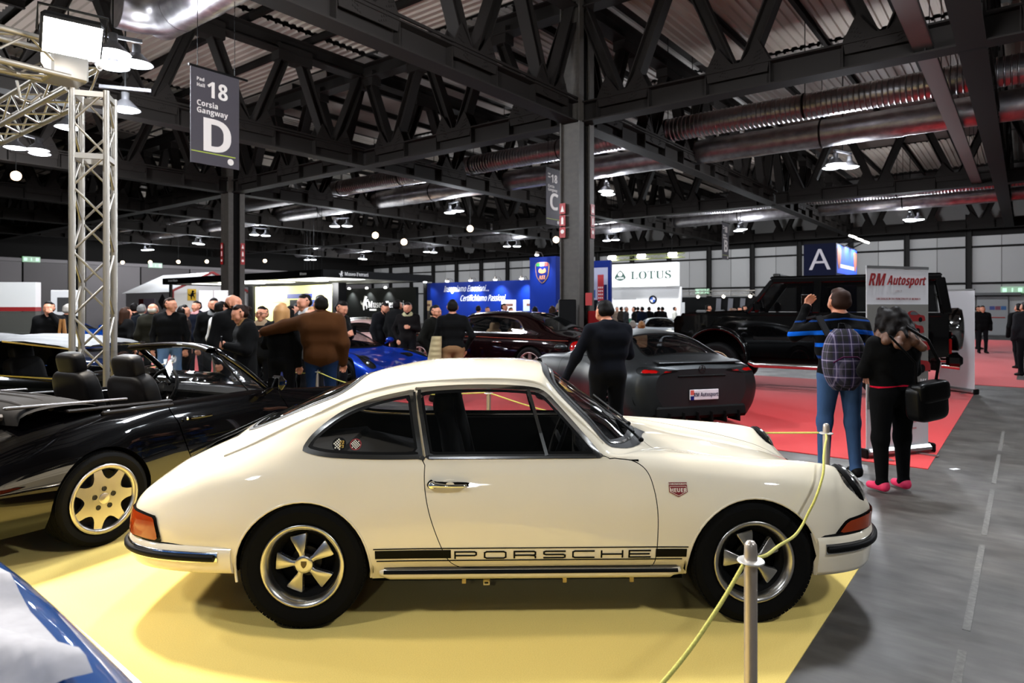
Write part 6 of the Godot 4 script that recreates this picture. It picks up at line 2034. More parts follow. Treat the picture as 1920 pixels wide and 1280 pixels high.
		if d[0] < 0:
			var pts := []
			for k in 9:
				var an := PI / 2 * k / 8.0
				pts.append(Vector3(d[4] + sin(an) * 0.8, 0, -(1 - cos(an)) * 0.8))
			obj("duct_bend", mb().tube(pts, 0.42, 20), wrap_, t)
	# cable tray along the near right truss
	var tray := thing("cable_tray", "perforated grey cable tray along the right hand roof truss", "cable tray", hp(0, 6.2, -7.3), HTURN)
	obj("tray_bed", mb().box(Vector3(4, 0, 0), Vector3(26, 0.02, 0.3)), mat(Color(0.35, 0.34, 0.33), 0.5, 0.5), tray)
	for s in [-1.0, 1.0]:
		obj("tray_side", mb().box(Vector3(4, 0.03, 0.15 * s), Vector3(26, 0.08, 0.01)), mat(Color(0.35, 0.34, 0.33), 0.5, 0.5), tray)
	for k in 12:
		obj("tray_hanger", mb().bar(Vector3(-8 + 2.2 * k, 0, 0), Vector3(-8 + 2.2 * k, 2.8, 0), 0.015, 0.015, Vector3.RIGHT), steel, tray)
	print("hall ", Time.get_ticks_msec())

# ---------------------------------------------------------------- lamps
func lamps() -> void:
	var face := glow(Color(0.93, 0.97, 1.0), 9.0)
	var housing := mat(Color(0.3, 0.3, 0.31), 0.4, 0.6)
	var cab := mat(Color(0.06, 0.06, 0.06), 0.7)
	var head := mb().lathe([Vector2(0.0, 0.34), Vector2(0.07, 0.34), Vector2(0.07, 0.2), Vector2(0.1, 0.18), Vector2(0.25, 0.03), Vector2(0.28, 0.0), Vector2(0.26, 0.0), Vector2(0.2, 0.06), Vector2(0.0, 0.08)], 20).build(housing)
	var lens := mb().lathe([Vector2(0.255, 0.004), Vector2(0.2, -0.02), Vector2(0.0, -0.03)], 20).build(face)
	var bar := mb().bar(Vector3(-0.45, 0.42, 0), Vector3(0.45, 0.42, 0), 0.05, 0.06).build(housing)
	var spots := [
		[-7.0, 5.95, -11.6, 4], [-7.6, 5.5, -13.0, 1], [-10.2, 5.75, -15.2, 1], [-13.4, 5.95, -18.3, 3],
		[-27.0, 5.9, -49.0, 2], [-21.0, 5.9, -44.3, 2], [-14.9, 5.9, -39.1, 2], [-9.0, 5.9, -34.8, 2], [-18.0, 5.9, -59.0, 2], [-13.1, 5.9, -58.0, 2],
		[-2.6, 5.9, -29.6, 2], [-6.3, 5.9, -51.0, 2], [0.0, 5.9, -46.2, 2], [3.55, 5.9, -24.7, 2], [6.3, 5.9, -42.0, 2], [12.6, 5.9, -36.5, 2], [10.0, 5.9, -20.0, 3], [19.5, 5.9, -32.4, 3]]
	for s in spots:
		cluster(s, head, lens, bar, cab, 15.0, "high bay lamp cluster glowing white, hung from the roof by a cable", "lamp clusters in the hall")
	# the same lamps go on above and behind the camera
	for s in [[4.2, 5.9, -7.0, 3, 14.0], [-1.6, 5.9, -7.4, 3, 12.0], [10.5, 5.9, -8.0, 3, 9.0], [-11.0, 5.9, -7.0, 3, 11.0], [-4.8, 5.9, 0.6, 3, 7.0], [4.6, 5.9, 0.4, 3, 8.0], [-0.6, 5.9, 10.0, 3, 5.0]]:
		cluster(s, head, lens, bar, cab, s[4], "high bay lamp cluster above the classic cars, hung by a cable", "lamp clusters above the stand")

func cluster(s: Array, head: Mesh, lens: Mesh, bar: Mesh, cab: Material, e: float, label: String, group: String) -> void:
	label = ["single-headed ", "two-headed ", "three-headed ", "four-headed "][s[3] - 1] + label
	group = ["single ", "double ", "triple ", "fourfold "][s[3] - 1] + group
	var t := thing("bay_lamp", label, "lamp", Vector3(s[0], s[1], s[2]), s[0] * 0.37, group)
	put("lamp_bar", bar, t)
	obj("cable", mb().bar(Vector3(0, 0.44, 0), Vector3(0, 3.2, 0), 0.025, 0.025, Vector3.RIGHT), cab, t)
	var at := [Vector3(-0.36, 0, 0), Vector3(0.36, 0, 0), Vector3(0, 0, 0.36), Vector3(0, 0, -0.36)]
	if s[3] == 1:
		at = [Vector3.ZERO]
	for k in s[3]:
		put("reflector", head, t, at[k])
		put("lamp_face", lens, t, at[k])
	t.add_child(lamp_light("bay_light", Vector3(0, -0.1, 0), e * s[3] / 2.0, Color(0.95, 0.97, 1.0), 0.3))
# ---------------------------------------------------------------- people
# a field of tapered bones, meshed as surface nets; bones are [a, b, ra, rb, label]
class Field:
	var lo: Vector3
	var c: float
	var nx: int
	var ny: int
	var nz: int
	var f := PackedFloat32Array()
	var k: float
	func _init(bones: Array, cell: float, smooth: float) -> void:
		c = cell
		k = smooth
		lo = Vector3(1e9, 1e9, 1e9)
		var hi := -lo
		for b in bones:
			for e in 2:
				var r: float = b[2 + e] + smooth + cell * 2
				lo = lo.min(b[e] - Vector3(r, r, r))
				hi = hi.max(b[e] + Vector3(r, r, r))
		nx = int((hi.x - lo.x) / c) + 2
		ny = int((hi.y - lo.y) / c) + 2
		nz = int((hi.z - lo.z) / c) + 2
		f.resize(nx * ny * nz)
		f.fill(1.0)
		for b in bones:
			splat(b[0], b[1], b[2], b[3])
	func splat(a: Vector3, b: Vector3, ra: float, rb: float) -> void:
		var m := maxf(ra, rb) + k + c * 2.0
		var p0 := ((a.min(b) - Vector3(m, m, m) - lo) / c).floor()
		var p1 := ((a.max(b) + Vector3(m, m, m) - lo) / c).ceil()
		var i0 := maxi(0, int(p0.x)); var i1 := mini(nx - 1, int(p1.x))
		var j0 := maxi(0, int(p0.y)); var j1 := mini(ny - 1, int(p1.y))
		var k0 := maxi(0, int(p0.z)); var k1 := mini(nz - 1, int(p1.z))
		var d := b - a
		var dd := maxf(d.length_squared(), 1e-9)
		var dr := rb - ra
		var dx := d.x
		var rr := m * m
		var inv := 1.0 / dd
		for z in range(k0, k1 + 1):
			var qz := lo.z + z * c - a.z
			for y in range(j0, j1 + 1):
				var qy := lo.y + y * c - a.y
				var yz := qy * qy + qz * qz
				var pd := qy * d.y + qz * d.z
				var at := (z * ny + y) * nx
				var qx := lo.x + i0 * c - a.x
				for x in range(i0, i1 + 1):
					var qd := pd + qx * dx
					var t := clampf(qd * inv, 0.0, 1.0)
					var s2 := yz + qx * qx - t * (2.0 * qd - t * dd)
					qx += c
					if s2 > rr:
						continue
					var v := sqrt(maxf(s2, 0.0)) - ra - dr * t
					var o := f[at + x]
					var h := k - absf(v - o)
					if h > 0.0:
						f[at + x] = minf(v, o) - h * h * 0.25 / k
					elif v < o:
						f[at + x] = v
	func mesh() -> Mb:
		var o := Mb.new()
		var id := PackedInt32Array()
		id.resize(f.size())
		id.fill(-1)
		var lim := c * 1.9
		var sx := 1
		var sy := nx
		var sz := nx * ny
		for z in nz - 1:
			for y in ny - 1:
				var at := (z * ny + y) * nx
				for x in nx - 1:
					var w := at + x
					var v0 := f[w]
					if v0 > lim or v0 < -lim:
						continue
					var v := [v0, f[w + 1], f[w + sy], f[w + sy + 1], f[w + sz], f[w + sz + 1], f[w + sz + sy], f[w + sz + sy + 1]]
					var neg := 0
					for e in 8:
						if v[e] < 0.0:
							neg += 1
					if neg == 0 or neg == 8:
						continue
					var s := Vector3.ZERO
					var n := 0
					for e in 12:
						var ea: int = EA[e]
						var eb: int = EB[e]
						if (v[ea] < 0.0) != (v[eb] < 0.0):
							var t: float = v[ea] / (v[ea] - v[eb])
							s += CO[ea].lerp(CO[eb], t)
							n += 1
					id[w] = o.p.size()
					o.p.append(lo + (Vector3(x, y, z) + s / n) * c)
					o.n.append(Vector3.ZERO)
		for z in range(1, nz - 1):
			for y in range(1, ny - 1):
				var at := (z * ny + y) * nx
				for x in range(1, nx - 1):
					var w := at + x
					var v0 := f[w]
					if v0 > lim or v0 < -lim:
						continue
					if (v0 < 0.0) != (f[w + sx] < 0.0):
						quad(o, id[w], id[w - sy], id[w - sy - sz], id[w - sz], v0 < 0.0)
					if (v0 < 0.0) != (f[w + sy] < 0.0):
						quad(o, id[w], id[w - sz], id[w - sx - sz], id[w - sx], v0 < 0.0)
					if (v0 < 0.0) != (f[w + sz] < 0.0):
						quad(o, id[w], id[w - sx], id[w - sx - sy], id[w - sy], v0 < 0.0)
		for e in o.n.size():
			o.n[e] = o.n[e].normalized()
		return o
	func quad(o: Mb, a: int, b: int, cc: int, d: int, flip: bool) -> void:
		if a < 0 or b < 0 or cc < 0 or d < 0:
			return
		var n := (o.p[cc] - o.p[a]).cross(o.p[d] - o.p[b])
		if not flip:
			n = -n
		for e in [a, b, cc, d]:
			o.n[e] += n
		o.i.append_array(PackedInt32Array([a, b, cc, a, cc, d]))
	const EA := [0, 2, 4, 6, 0, 1, 4, 5, 0, 1, 2, 3]
	const EB := [1, 3, 5, 7, 2, 3, 6, 7, 4, 5, 6, 7]
	const CO := [Vector3(0, 0, 0), Vector3(1, 0, 0), Vector3(0, 1, 0), Vector3(1, 1, 0), Vector3(0, 0, 1), Vector3(1, 0, 1), Vector3(0, 1, 1), Vector3(1, 1, 1)]

func label_split(m: Mb, bones: Array, quick := false) -> Dictionary:
	if quick:
		var res := {}
		var lab := PackedInt32Array()
		for p in m.p:
			var best := 1e9
			var who := 0
			for b in bones:
				var d: Vector3 = b[1] - b[0]
				var q: Vector3 = p - b[0]
				var t := clampf(q.dot(d) / maxf(d.length_squared(), 1e-9), 0.0, 1.0)
				var v: float = (q - d * t).length() - lerpf(b[2], b[3], t)
				if v < best:
					best = v
					who = b[4]
			lab.append(who)
		var maps := {}
		for e in range(0, m.i.size(), 3):
			var who := lab[m.i[e]]
			if lab[m.i[e + 1]] == lab[m.i[e + 2]]:
				who = lab[m.i[e + 1]]
			if not res.has(who):
				res[who] = Mb.new()
				maps[who] = {}
			var o: Mb = res[who]
			for c in 3:
				var k := m.i[e + c]
				if not maps[who].has(k):
					maps[who][k] = o.add(m.p[k], m.n[k])
				o.i.append(maps[who][k])
		return res
	var out := {}
	var kinds := {}
	for b in bones:
		kinds[b[4]] = true
	var left := kinds.keys()
	left.sort()
	var rest := m
	while left.size() > 1 and rest.p.size():
		var me: int = left.pop_front()
		var vals := PackedFloat32Array()
		for p in rest.p:
			var dm := 1e9
			var dx := 1e9
			for b in bones:
				var kd: int = b[4]
				if kd < me:
					continue
				var d: Vector3 = b[1] - b[0]
				var q: Vector3 = p - b[0]
				var t := clampf(q.dot(d) / maxf(d.length_squared(), 1e-9), 0.0, 1.0)
				var v: float = (q - d * t).length() - lerpf(b[2], b[3], t)
				if kd == me:
					dm = minf(dm, v)
				else:
					dx = minf(dx, v)
			vals.append(dm - dx)
		var cut := rest.clip(vals, 0.0)
		out[me] = cut[0]
		rest = cut[1]
	if left.size():
		out[left[0]] = rest
	return out

# labels: 0 skin, 1 upper garment, 2 trousers, 3 shoes, 4 hair, 5 collar or scarf, 6 beard
func person_shape(s: Dictionary) -> Array:
	var build: float = s.get("build", 1.0)
	var female: bool = s.get("female", false)
	var far: float = -s.at[1]
	var cell: float = s.get("cell", 0.021 if far < 10 else 0.024 if far < 14 else 0.03)
	var sh := (0.17 if female else 0.195) * build
	var hipw := 0.095 * build
	var lean := Vector3(0, 0, s.get("lean", 0.0))
	var sit: bool = s.get("sit", false)
	var hy := 0.93
	var drop := 0.0
	if sit:
		drop = 0.45
	var B := []
	var v := func(x: float, y: float, z: float) -> Vector3:
		return Vector3(x, y - drop, z) + lean * maxf(0.0, (y - 0.93) / 0.6)
	var puff: float = s.get("puff", 0.0)   # thickness of the jacket
	# torso
	B.append([v.call(-sh * 0.55, 1.33, -0.01), v.call(sh * 0.55, 1.33, -0.01), 0.125 * build + puff, 0.125 * build + puff, 1])
	B.append([v.call(-sh * 0.5, 1.18, 0.0), v.call(sh * 0.5, 1.18, 0.0), 0.115 * build + puff, 0.115 * build + puff, 1])
	B.append([v.call(-0.065, 1.05, 0.0), v.call(0.065, 1.05, 0.0), 0.105 * build + puff, 0.105 * build + puff, 1])
	B.append([v.call(-sh * 0.92, 1.415, -0.01), v.call(-0.04, 1.455, -0.015), 0.068 + puff, 0.06 + puff, 1])
	B.append([v.call(sh * 0.92, 1.415, -0.01), v.call(0.04, 1.455, -0.015), 0.068 + puff, 0.06 + puff, 1])
	B.append([v.call(-0.045, 1.448, -0.036), v.call(0.045, 1.448, -0.036), 0.06 + puff, 0.06 + puff, 1])
	var hem: float = s.get("hem", 0.90)
	B.append([v.call(-hipw * 0.7, hem + 0.08, 0.0), v.call(hipw * 0.7, hem + 0.08, 0.0), 0.115 * build + puff, 0.115 * build + puff, 1])
	if hem < 0.8:
		B.append([v.call(-hipw * 0.6, 0.95, 0.0), v.call(-hipw * 0.8, hem + 0.06, 0.0), 0.115 + puff, 0.125 + puff, 1])
		B.append([v.call(hipw * 0.6, 0.95, 0.0), v.call(hipw * 0.8, hem + 0.06, 0.0), 0.115 + puff, 0.125 + puff, 1])
	# legs
	var st: Array = s.get("stride", [0.02, -0.02])
	for e in 2:
		var sg := -1.0 if e == 0 else 1.0
		var z: float = st[e]
		var hp2 := Vector3(sg * hipw, hy - 0.02 - drop, 0)
		var kn := Vector3(sg * (hipw + 0.015), 0.50, z * 0.5 + 0.02)
		var an := Vector3(sg * (hipw + 0.02), 0.09, z)
		if sit:
			kn = Vector3(sg * (hipw + 0.03), 0.50, 0.40)
			an = Vector3(sg * (hipw + 0.03), 0.09, 0.38)
		B.append([hp2, kn, 0.098 * build, 0.062 * build, 2])
		B.append([kn, an, 0.064 * build, s.get("cuff", 0.05), 2])
		B.append([an + Vector3(0, -0.035, -0.035), an + Vector3(sg * 0.02, -0.052, 0.14), 0.045, 0.036, 3])
	B.append([Vector3(-hipw * 0.6, 0.95 - drop, -0.01), Vector3(hipw * 0.6, 0.95 - drop, -0.01), 0.112 * build, 0.112 * build, 2])
	# arms: [elbow, wrist] measured from the shoulder; x counts outwards
	var hands := []
	for e in 2:
		var sg := -1.0 if e == 0 else 1.0
		var pose: Array = s.get("right" if e == 0 else "left", [0.07, -0.29, -0.03, 0.06, -0.53, 0.06])
		var sp: Vector3 = v.call(sg * sh, 1.405, -0.01)
		var el := sp + Vector3(sg * pose[0], pose[1], pose[2])
		var wr := sp + Vector3(sg * pose[3], pose[4], pose[5])
		B.append([sp, el, 0.062 * build + puff, 0.05 * build + puff, 1])
		B.append([el, wr, 0.05 * build + puff, 0.038 + puff * 0.8, 1])
		hands.append([wr, (wr - el).normalized(), sg])
		B.append([wr, wr + (wr - el).normalized() * 0.03, 0.029, 0.027, 0])
	# neck goes up into the head
	var yaw := deg_to_rad(s.get("yaw", 0.0))
	var nod: float = deg_to_rad(s.get("nod", 0.0))
	var hb := Basis(Vector3.UP, yaw) * Basis(Vector3.RIGHT, nod)
	var nk: Vector3 = v.call(0, 1.45, -0.008)
	var hc: Vector3 = nk + hb * Vector3(0, 0.165, 0.023)
	B.append([nk, nk + hb * Vector3(0, 0.09, 0.012), 0.058, 0.054, 5 if s.get("scarf") != null and s.scarf else 0])
	if s.get("scarf") != null and s.scarf:
		B.append([nk + Vector3(-0.05, 0.01, 0.03), nk + Vector3(0.05, 0.01, 0.03), 0.06, 0.06, 5])
	var body := Field.new(B, cell, 0.045).mesh()
	var parts := label_split(body, B, far > 12)
	# head on a finer grid
	var D := []
	var q := func(x: float, y: float, z: float) -> Vector3:
		return hc + hb * Vector3(x, y, z)
	D.append([q.call(0, 0.025, -0.022), q.call(0, 0.02, 0.018), 0.088, 0.078, 0])
	D.append([q.call(0, -0.03, 0.02), q.call(0, -0.075, 0.045), 0.066, 0.044, 0])
	D.append([q.call(-0.035, -0.02, 0.045), q.call(0.035, -0.02, 0.045), 0.045, 0.045, 0])
	D.append([q.call(0, 0.015, 0.086), q.call(0, -0.022, 0.104), 0.010, 0.015, 0])
	D.append([q.call(-0.03, 0.028, 0.074), q.call(0.03, 0.028, 0.074), 0.019, 0.019, 0])
	D.append([q.call(-0.016, -0.052, 0.079), q.call(0.016, -0.052, 0.079), 0.012, 0.012, 0])
	D.append([nk + hb * Vector3(0, 0.05, 0.008), q.call(0, -0.06, -0.01), 0.055, 0.056, 0])
	for sg in [-1.0, 1.0]:
		D.append([q.call(sg * 0.084, 0.012, -0.012), q.call(sg * 0.083, -0.028, -0.004), 0.017, 0.012, 0])
	var hair: String = s.get("cut", "short")
	if hair != "bald":
		D.append([q.call(0, 0.050, -0.036), q.call(0, 0.078, -0.006), 0.088, 0.064, 4])
		D.append([q.call(-0.028, 0.0, -0.058), q.call(0.028, 0.0, -0.058), 0.06, 0.06, 4])
		D.append([q.call(-0.032, 0.099, 0.018), q.call(0.034, 0.102, 0.016), 0.028, 0.026, 4])
		for sg in [-1.0, 1.0]:
			D.append([q.call(sg * 0.05, 0.05, -0.02), q.call(sg * 0.066, 0.035, -0.012), 0.034, 0.022, 4])
	else:
		D.append([q.call(-0.03, -0.01, -0.062), q.call(0.03, -0.01, -0.062), 0.052, 0.052, 4])
	if hair == "long" or hair == "curly":
		var wd := 0.075 if hair == "long" else 0.115
		var ln := -0.2 if hair == "long" else -0.2
		D.append([q.call(0, 0.0, -0.055), q.call(0, ln, -0.085), wd + 0.02, wd, 4])
		for sg in [-1.0, 1.0]:
			D.append([q.call(sg * 0.07, 0.02, -0.02), q.call(sg * (0.075 if hair == "long" else 0.12), ln * 0.85, -0.03), 0.045, 0.042 if hair == "long" else 0.06, 4])
	if hair == "curly":
		for e in 34:
			var an := e * 2.4
			var yy := 0.11 - 0.0105 * e
			var wide := 1.0 + 0.028 * e
			D.append([q.call(cos(an) * 0.09 * wide, yy, -0.06 + sin(an) * 0.075 * wide), q.call(cos(an) * 0.11 * wide, yy - 0.04, -0.065 + sin(an) * 0.085 * wide), 0.046, 0.04, 4])
	if hair == "bun":
		D.append([q.call(0, 0.03, -0.11), q.call(0, 0.035, -0.135), 0.045, 0.04, 4])
	if s.get("beard", false):
		D.append([q.call(-0.045, -0.045, 0.035), q.call(0, -0.092, 0.062), 0.035, 0.032, 6])
		D.append([q.call(0.045, -0.045, 0.035), q.call(0, -0.092, 0.062), 0.035, 0.032, 6])
	var fine: float = s.get("fine", 0.0105 if far < 10 else 0.0125 if far < 14 else 0.015)
	var head := Field.new(D, fine, 0.03 if hair == "curly" else 0.014).mesh()
	var hp3 := label_split(head, D, far > 12)
	for e in hp3:
		if parts.has(e):
			parts[e].join(hp3[e])
		else:
			parts[e] = hp3[e]
	# hands: palm, four bent fingers, thumb
	if s.get("fingers", true):
		for h in hands:
			var F := []
			var d: Vector3 = h[1]
			var side := d.cross(Vector3(0, 0.2, 1.0)).normalized()
			var pn: Vector3 = side.cross(d).normalized() * h[2]
			var w: Vector3 = h[0]
			F.append([w, w + d * 0.05, 0.026, 0.028, 0])
			F.append([w + d * 0.075 + pn * 0.0 + side * 0.022, w + d * 0.075 - side * 0.022, 0.018, 0.016, 0])
			for e in 4:
				var o := side * (0.033 - 0.022 * e)
				var L: float = [0.032, 0.037, 0.034, 0.026][e]
				var a := w + d * 0.085 + o
				var b: Vector3 = a + (d * 0.85 + pn * -0.45 * h[2]).normalized() * L
				var cc: Vector3 = b + (d * 0.3 + pn * -0.95 * h[2]).normalized() * L
				F.append([a, b, 0.0105, 0.0095, 0])
				F.append([b, cc, 0.0095, 0.0085, 0])
			F.append([w + d * 0.03 + side * 0.024, w + d * 0.07 + side * 0.046 - pn * 0.012 * h[2], 0.014, 0.0105, 0])
			F.append([w + d * 0.07 + side * 0.046 - pn * 0.012 * h[2], w + d * 0.10 + side * 0.042 - pn * 0.024 * h[2], 0.0105, 0.009, 0])
			parts[0].join(Field.new(F, 0.008, 0.008).mesh())
	return [parts, hands, hc, hb]

func person(s: Dictionary, shape: Array) -> Node3D:
	var t := thing("person", s.label, "person", Vector3(s.at[0], s.get("y", 0.008), s.at[1]), deg_to_rad(s.get("face", 0.0)))
	var H: float = s.get("h", 1.75) / 1.75
	var parts: Dictionary = shape[0]
	var hands: Array = shape[1]
	var hc: Vector3 = shape[2]
	var hb: Basis = shape[3]
	var q := func(x: float, y: float, z: float) -> Vector3:
		return hc + hb * Vector3(x, y, z)
	var cols := {0: mat(s.get("skin", Color(0.72, 0.48, 0.37)), 0.55), 1: cloth_mat(s.top), 2: cloth_mat(s.get("pants", Color(0.05, 0.05, 0.06))), 3: mat(s.get("shoes", Color(0.03, 0.03, 0.03)), 0.6), 4: mat(s.get("hair", Color(0.05, 0.035, 0.03)), 0.6), 5: cloth_mat(s.get("scarf", Color(0.6, 0.5, 0.4)) if s.get("scarf") != null and s.scarf else s.top), 6: mat(s.get("hair", Color(0.05, 0.035, 0.03)), 0.7), 7: mat(s.get("tips", s.get("hair", Color(0.05, 0.035, 0.03))), 0.6)}
	var me := ArrayMesh.new()
	var keys := parts.keys()
	keys.sort()
	for e in keys:
		var piece: Mb = parts[e]
		if piece.p.is_empty():
			continue
		if e == 1 and s.has("bands"):
			for bd in s.bands:
				var vals := PackedFloat32Array()
				for p in piece.p:
					vals.append(absf(p.y + 0.10 * absf(p.x) - bd[0] - 0.03) - bd[1])
				var cut := piece.clip(vals, 0.0)
				var str: Mb = cut[0]
				str.build(cloth_mat(bd[2]), me)
				piece = cut[1]
		if e == 4 and s.has("tips"):
			var vals := PackedFloat32Array()
			for p in piece.p:
				vals.append(p.y - hc.y + 0.10 + 0.03 * sin(p.x * 60.0) + 0.02 * sin(p.z * 75.0))
			var cut := piece.clip(vals, 0.0)
			cut[0].build(cols[7], me)
			piece = cut[1]
		piece.build(cols[e], me)
	var b := put("body", me, t)
	if s.get("eyes", true):
		var ey := mb()
		for sg in [-1.0, 1.0]:
			ey.ball(q.call(sg * 0.031, 0.013, 0.083), Vector3(0.011, 0.0055, 0.006), 8, 5, hb)
		obj("eyes", ey, mat(Color(0.09, 0.06, 0.05), 0.3), b)
		var br := mb()
		for sg in [-1.0, 1.0]:
			br.tube([q.call(sg * 0.016, 0.032, 0.0935), q.call(sg * 0.032, 0.037, 0.0905), q.call(sg * 0.05, 0.032, 0.077)], 0.0032, 5)
		obj("eyebrows", br, cols[4], b)
		obj("lips", mb().ball(q.call(0, -0.052, 0.089), Vector3(0.022, 0.006, 0.006), 10, 5, hb), mat(Color(0.55, 0.27, 0.24), 0.5), b)
	if s.get("glasses", false):
		var gl := mb()
		for sg in [-1.0, 1.0]:
			var ring := []
			for e in 13:
				ring.append(q.call(sg * 0.034 + 0.024 * cos(TAU * e / 12), 0.012 + 0.017 * sin(TAU * e / 12), 0.097))
			gl.tube(ring, 0.003, 4, false)
			gl.tube([q.call(sg * 0.058, 0.014, 0.095), q.call(sg * 0.088, 0.016, 0.0)], 0.003, 4)
		gl.tube([q.call(-0.01, 0.014, 0.099), q.call(0.01, 0.014, 0.099)], 0.003, 4)
		obj("glasses", gl, mat(Color(0.04, 0.04, 0.04), 0.3), t)
	t.scale = Vector3.ONE * H
	t.set_meta("wrists", [hands[0][0], hands[1][0]])
	return t

var cloths := {}
func cloth_mat(c: Color) -> StandardMaterial3D:
	var k := c.to_html()
	if not cloths.has(k):
		var m := StandardMaterial3D.new()
		m.albedo_color = c
		m.roughness = 0.95
		m.metallic_specular = 0.2
		m.rim_enabled = true
		m.rim = 0.08
		cloths[k] = m
	return cloths[k]

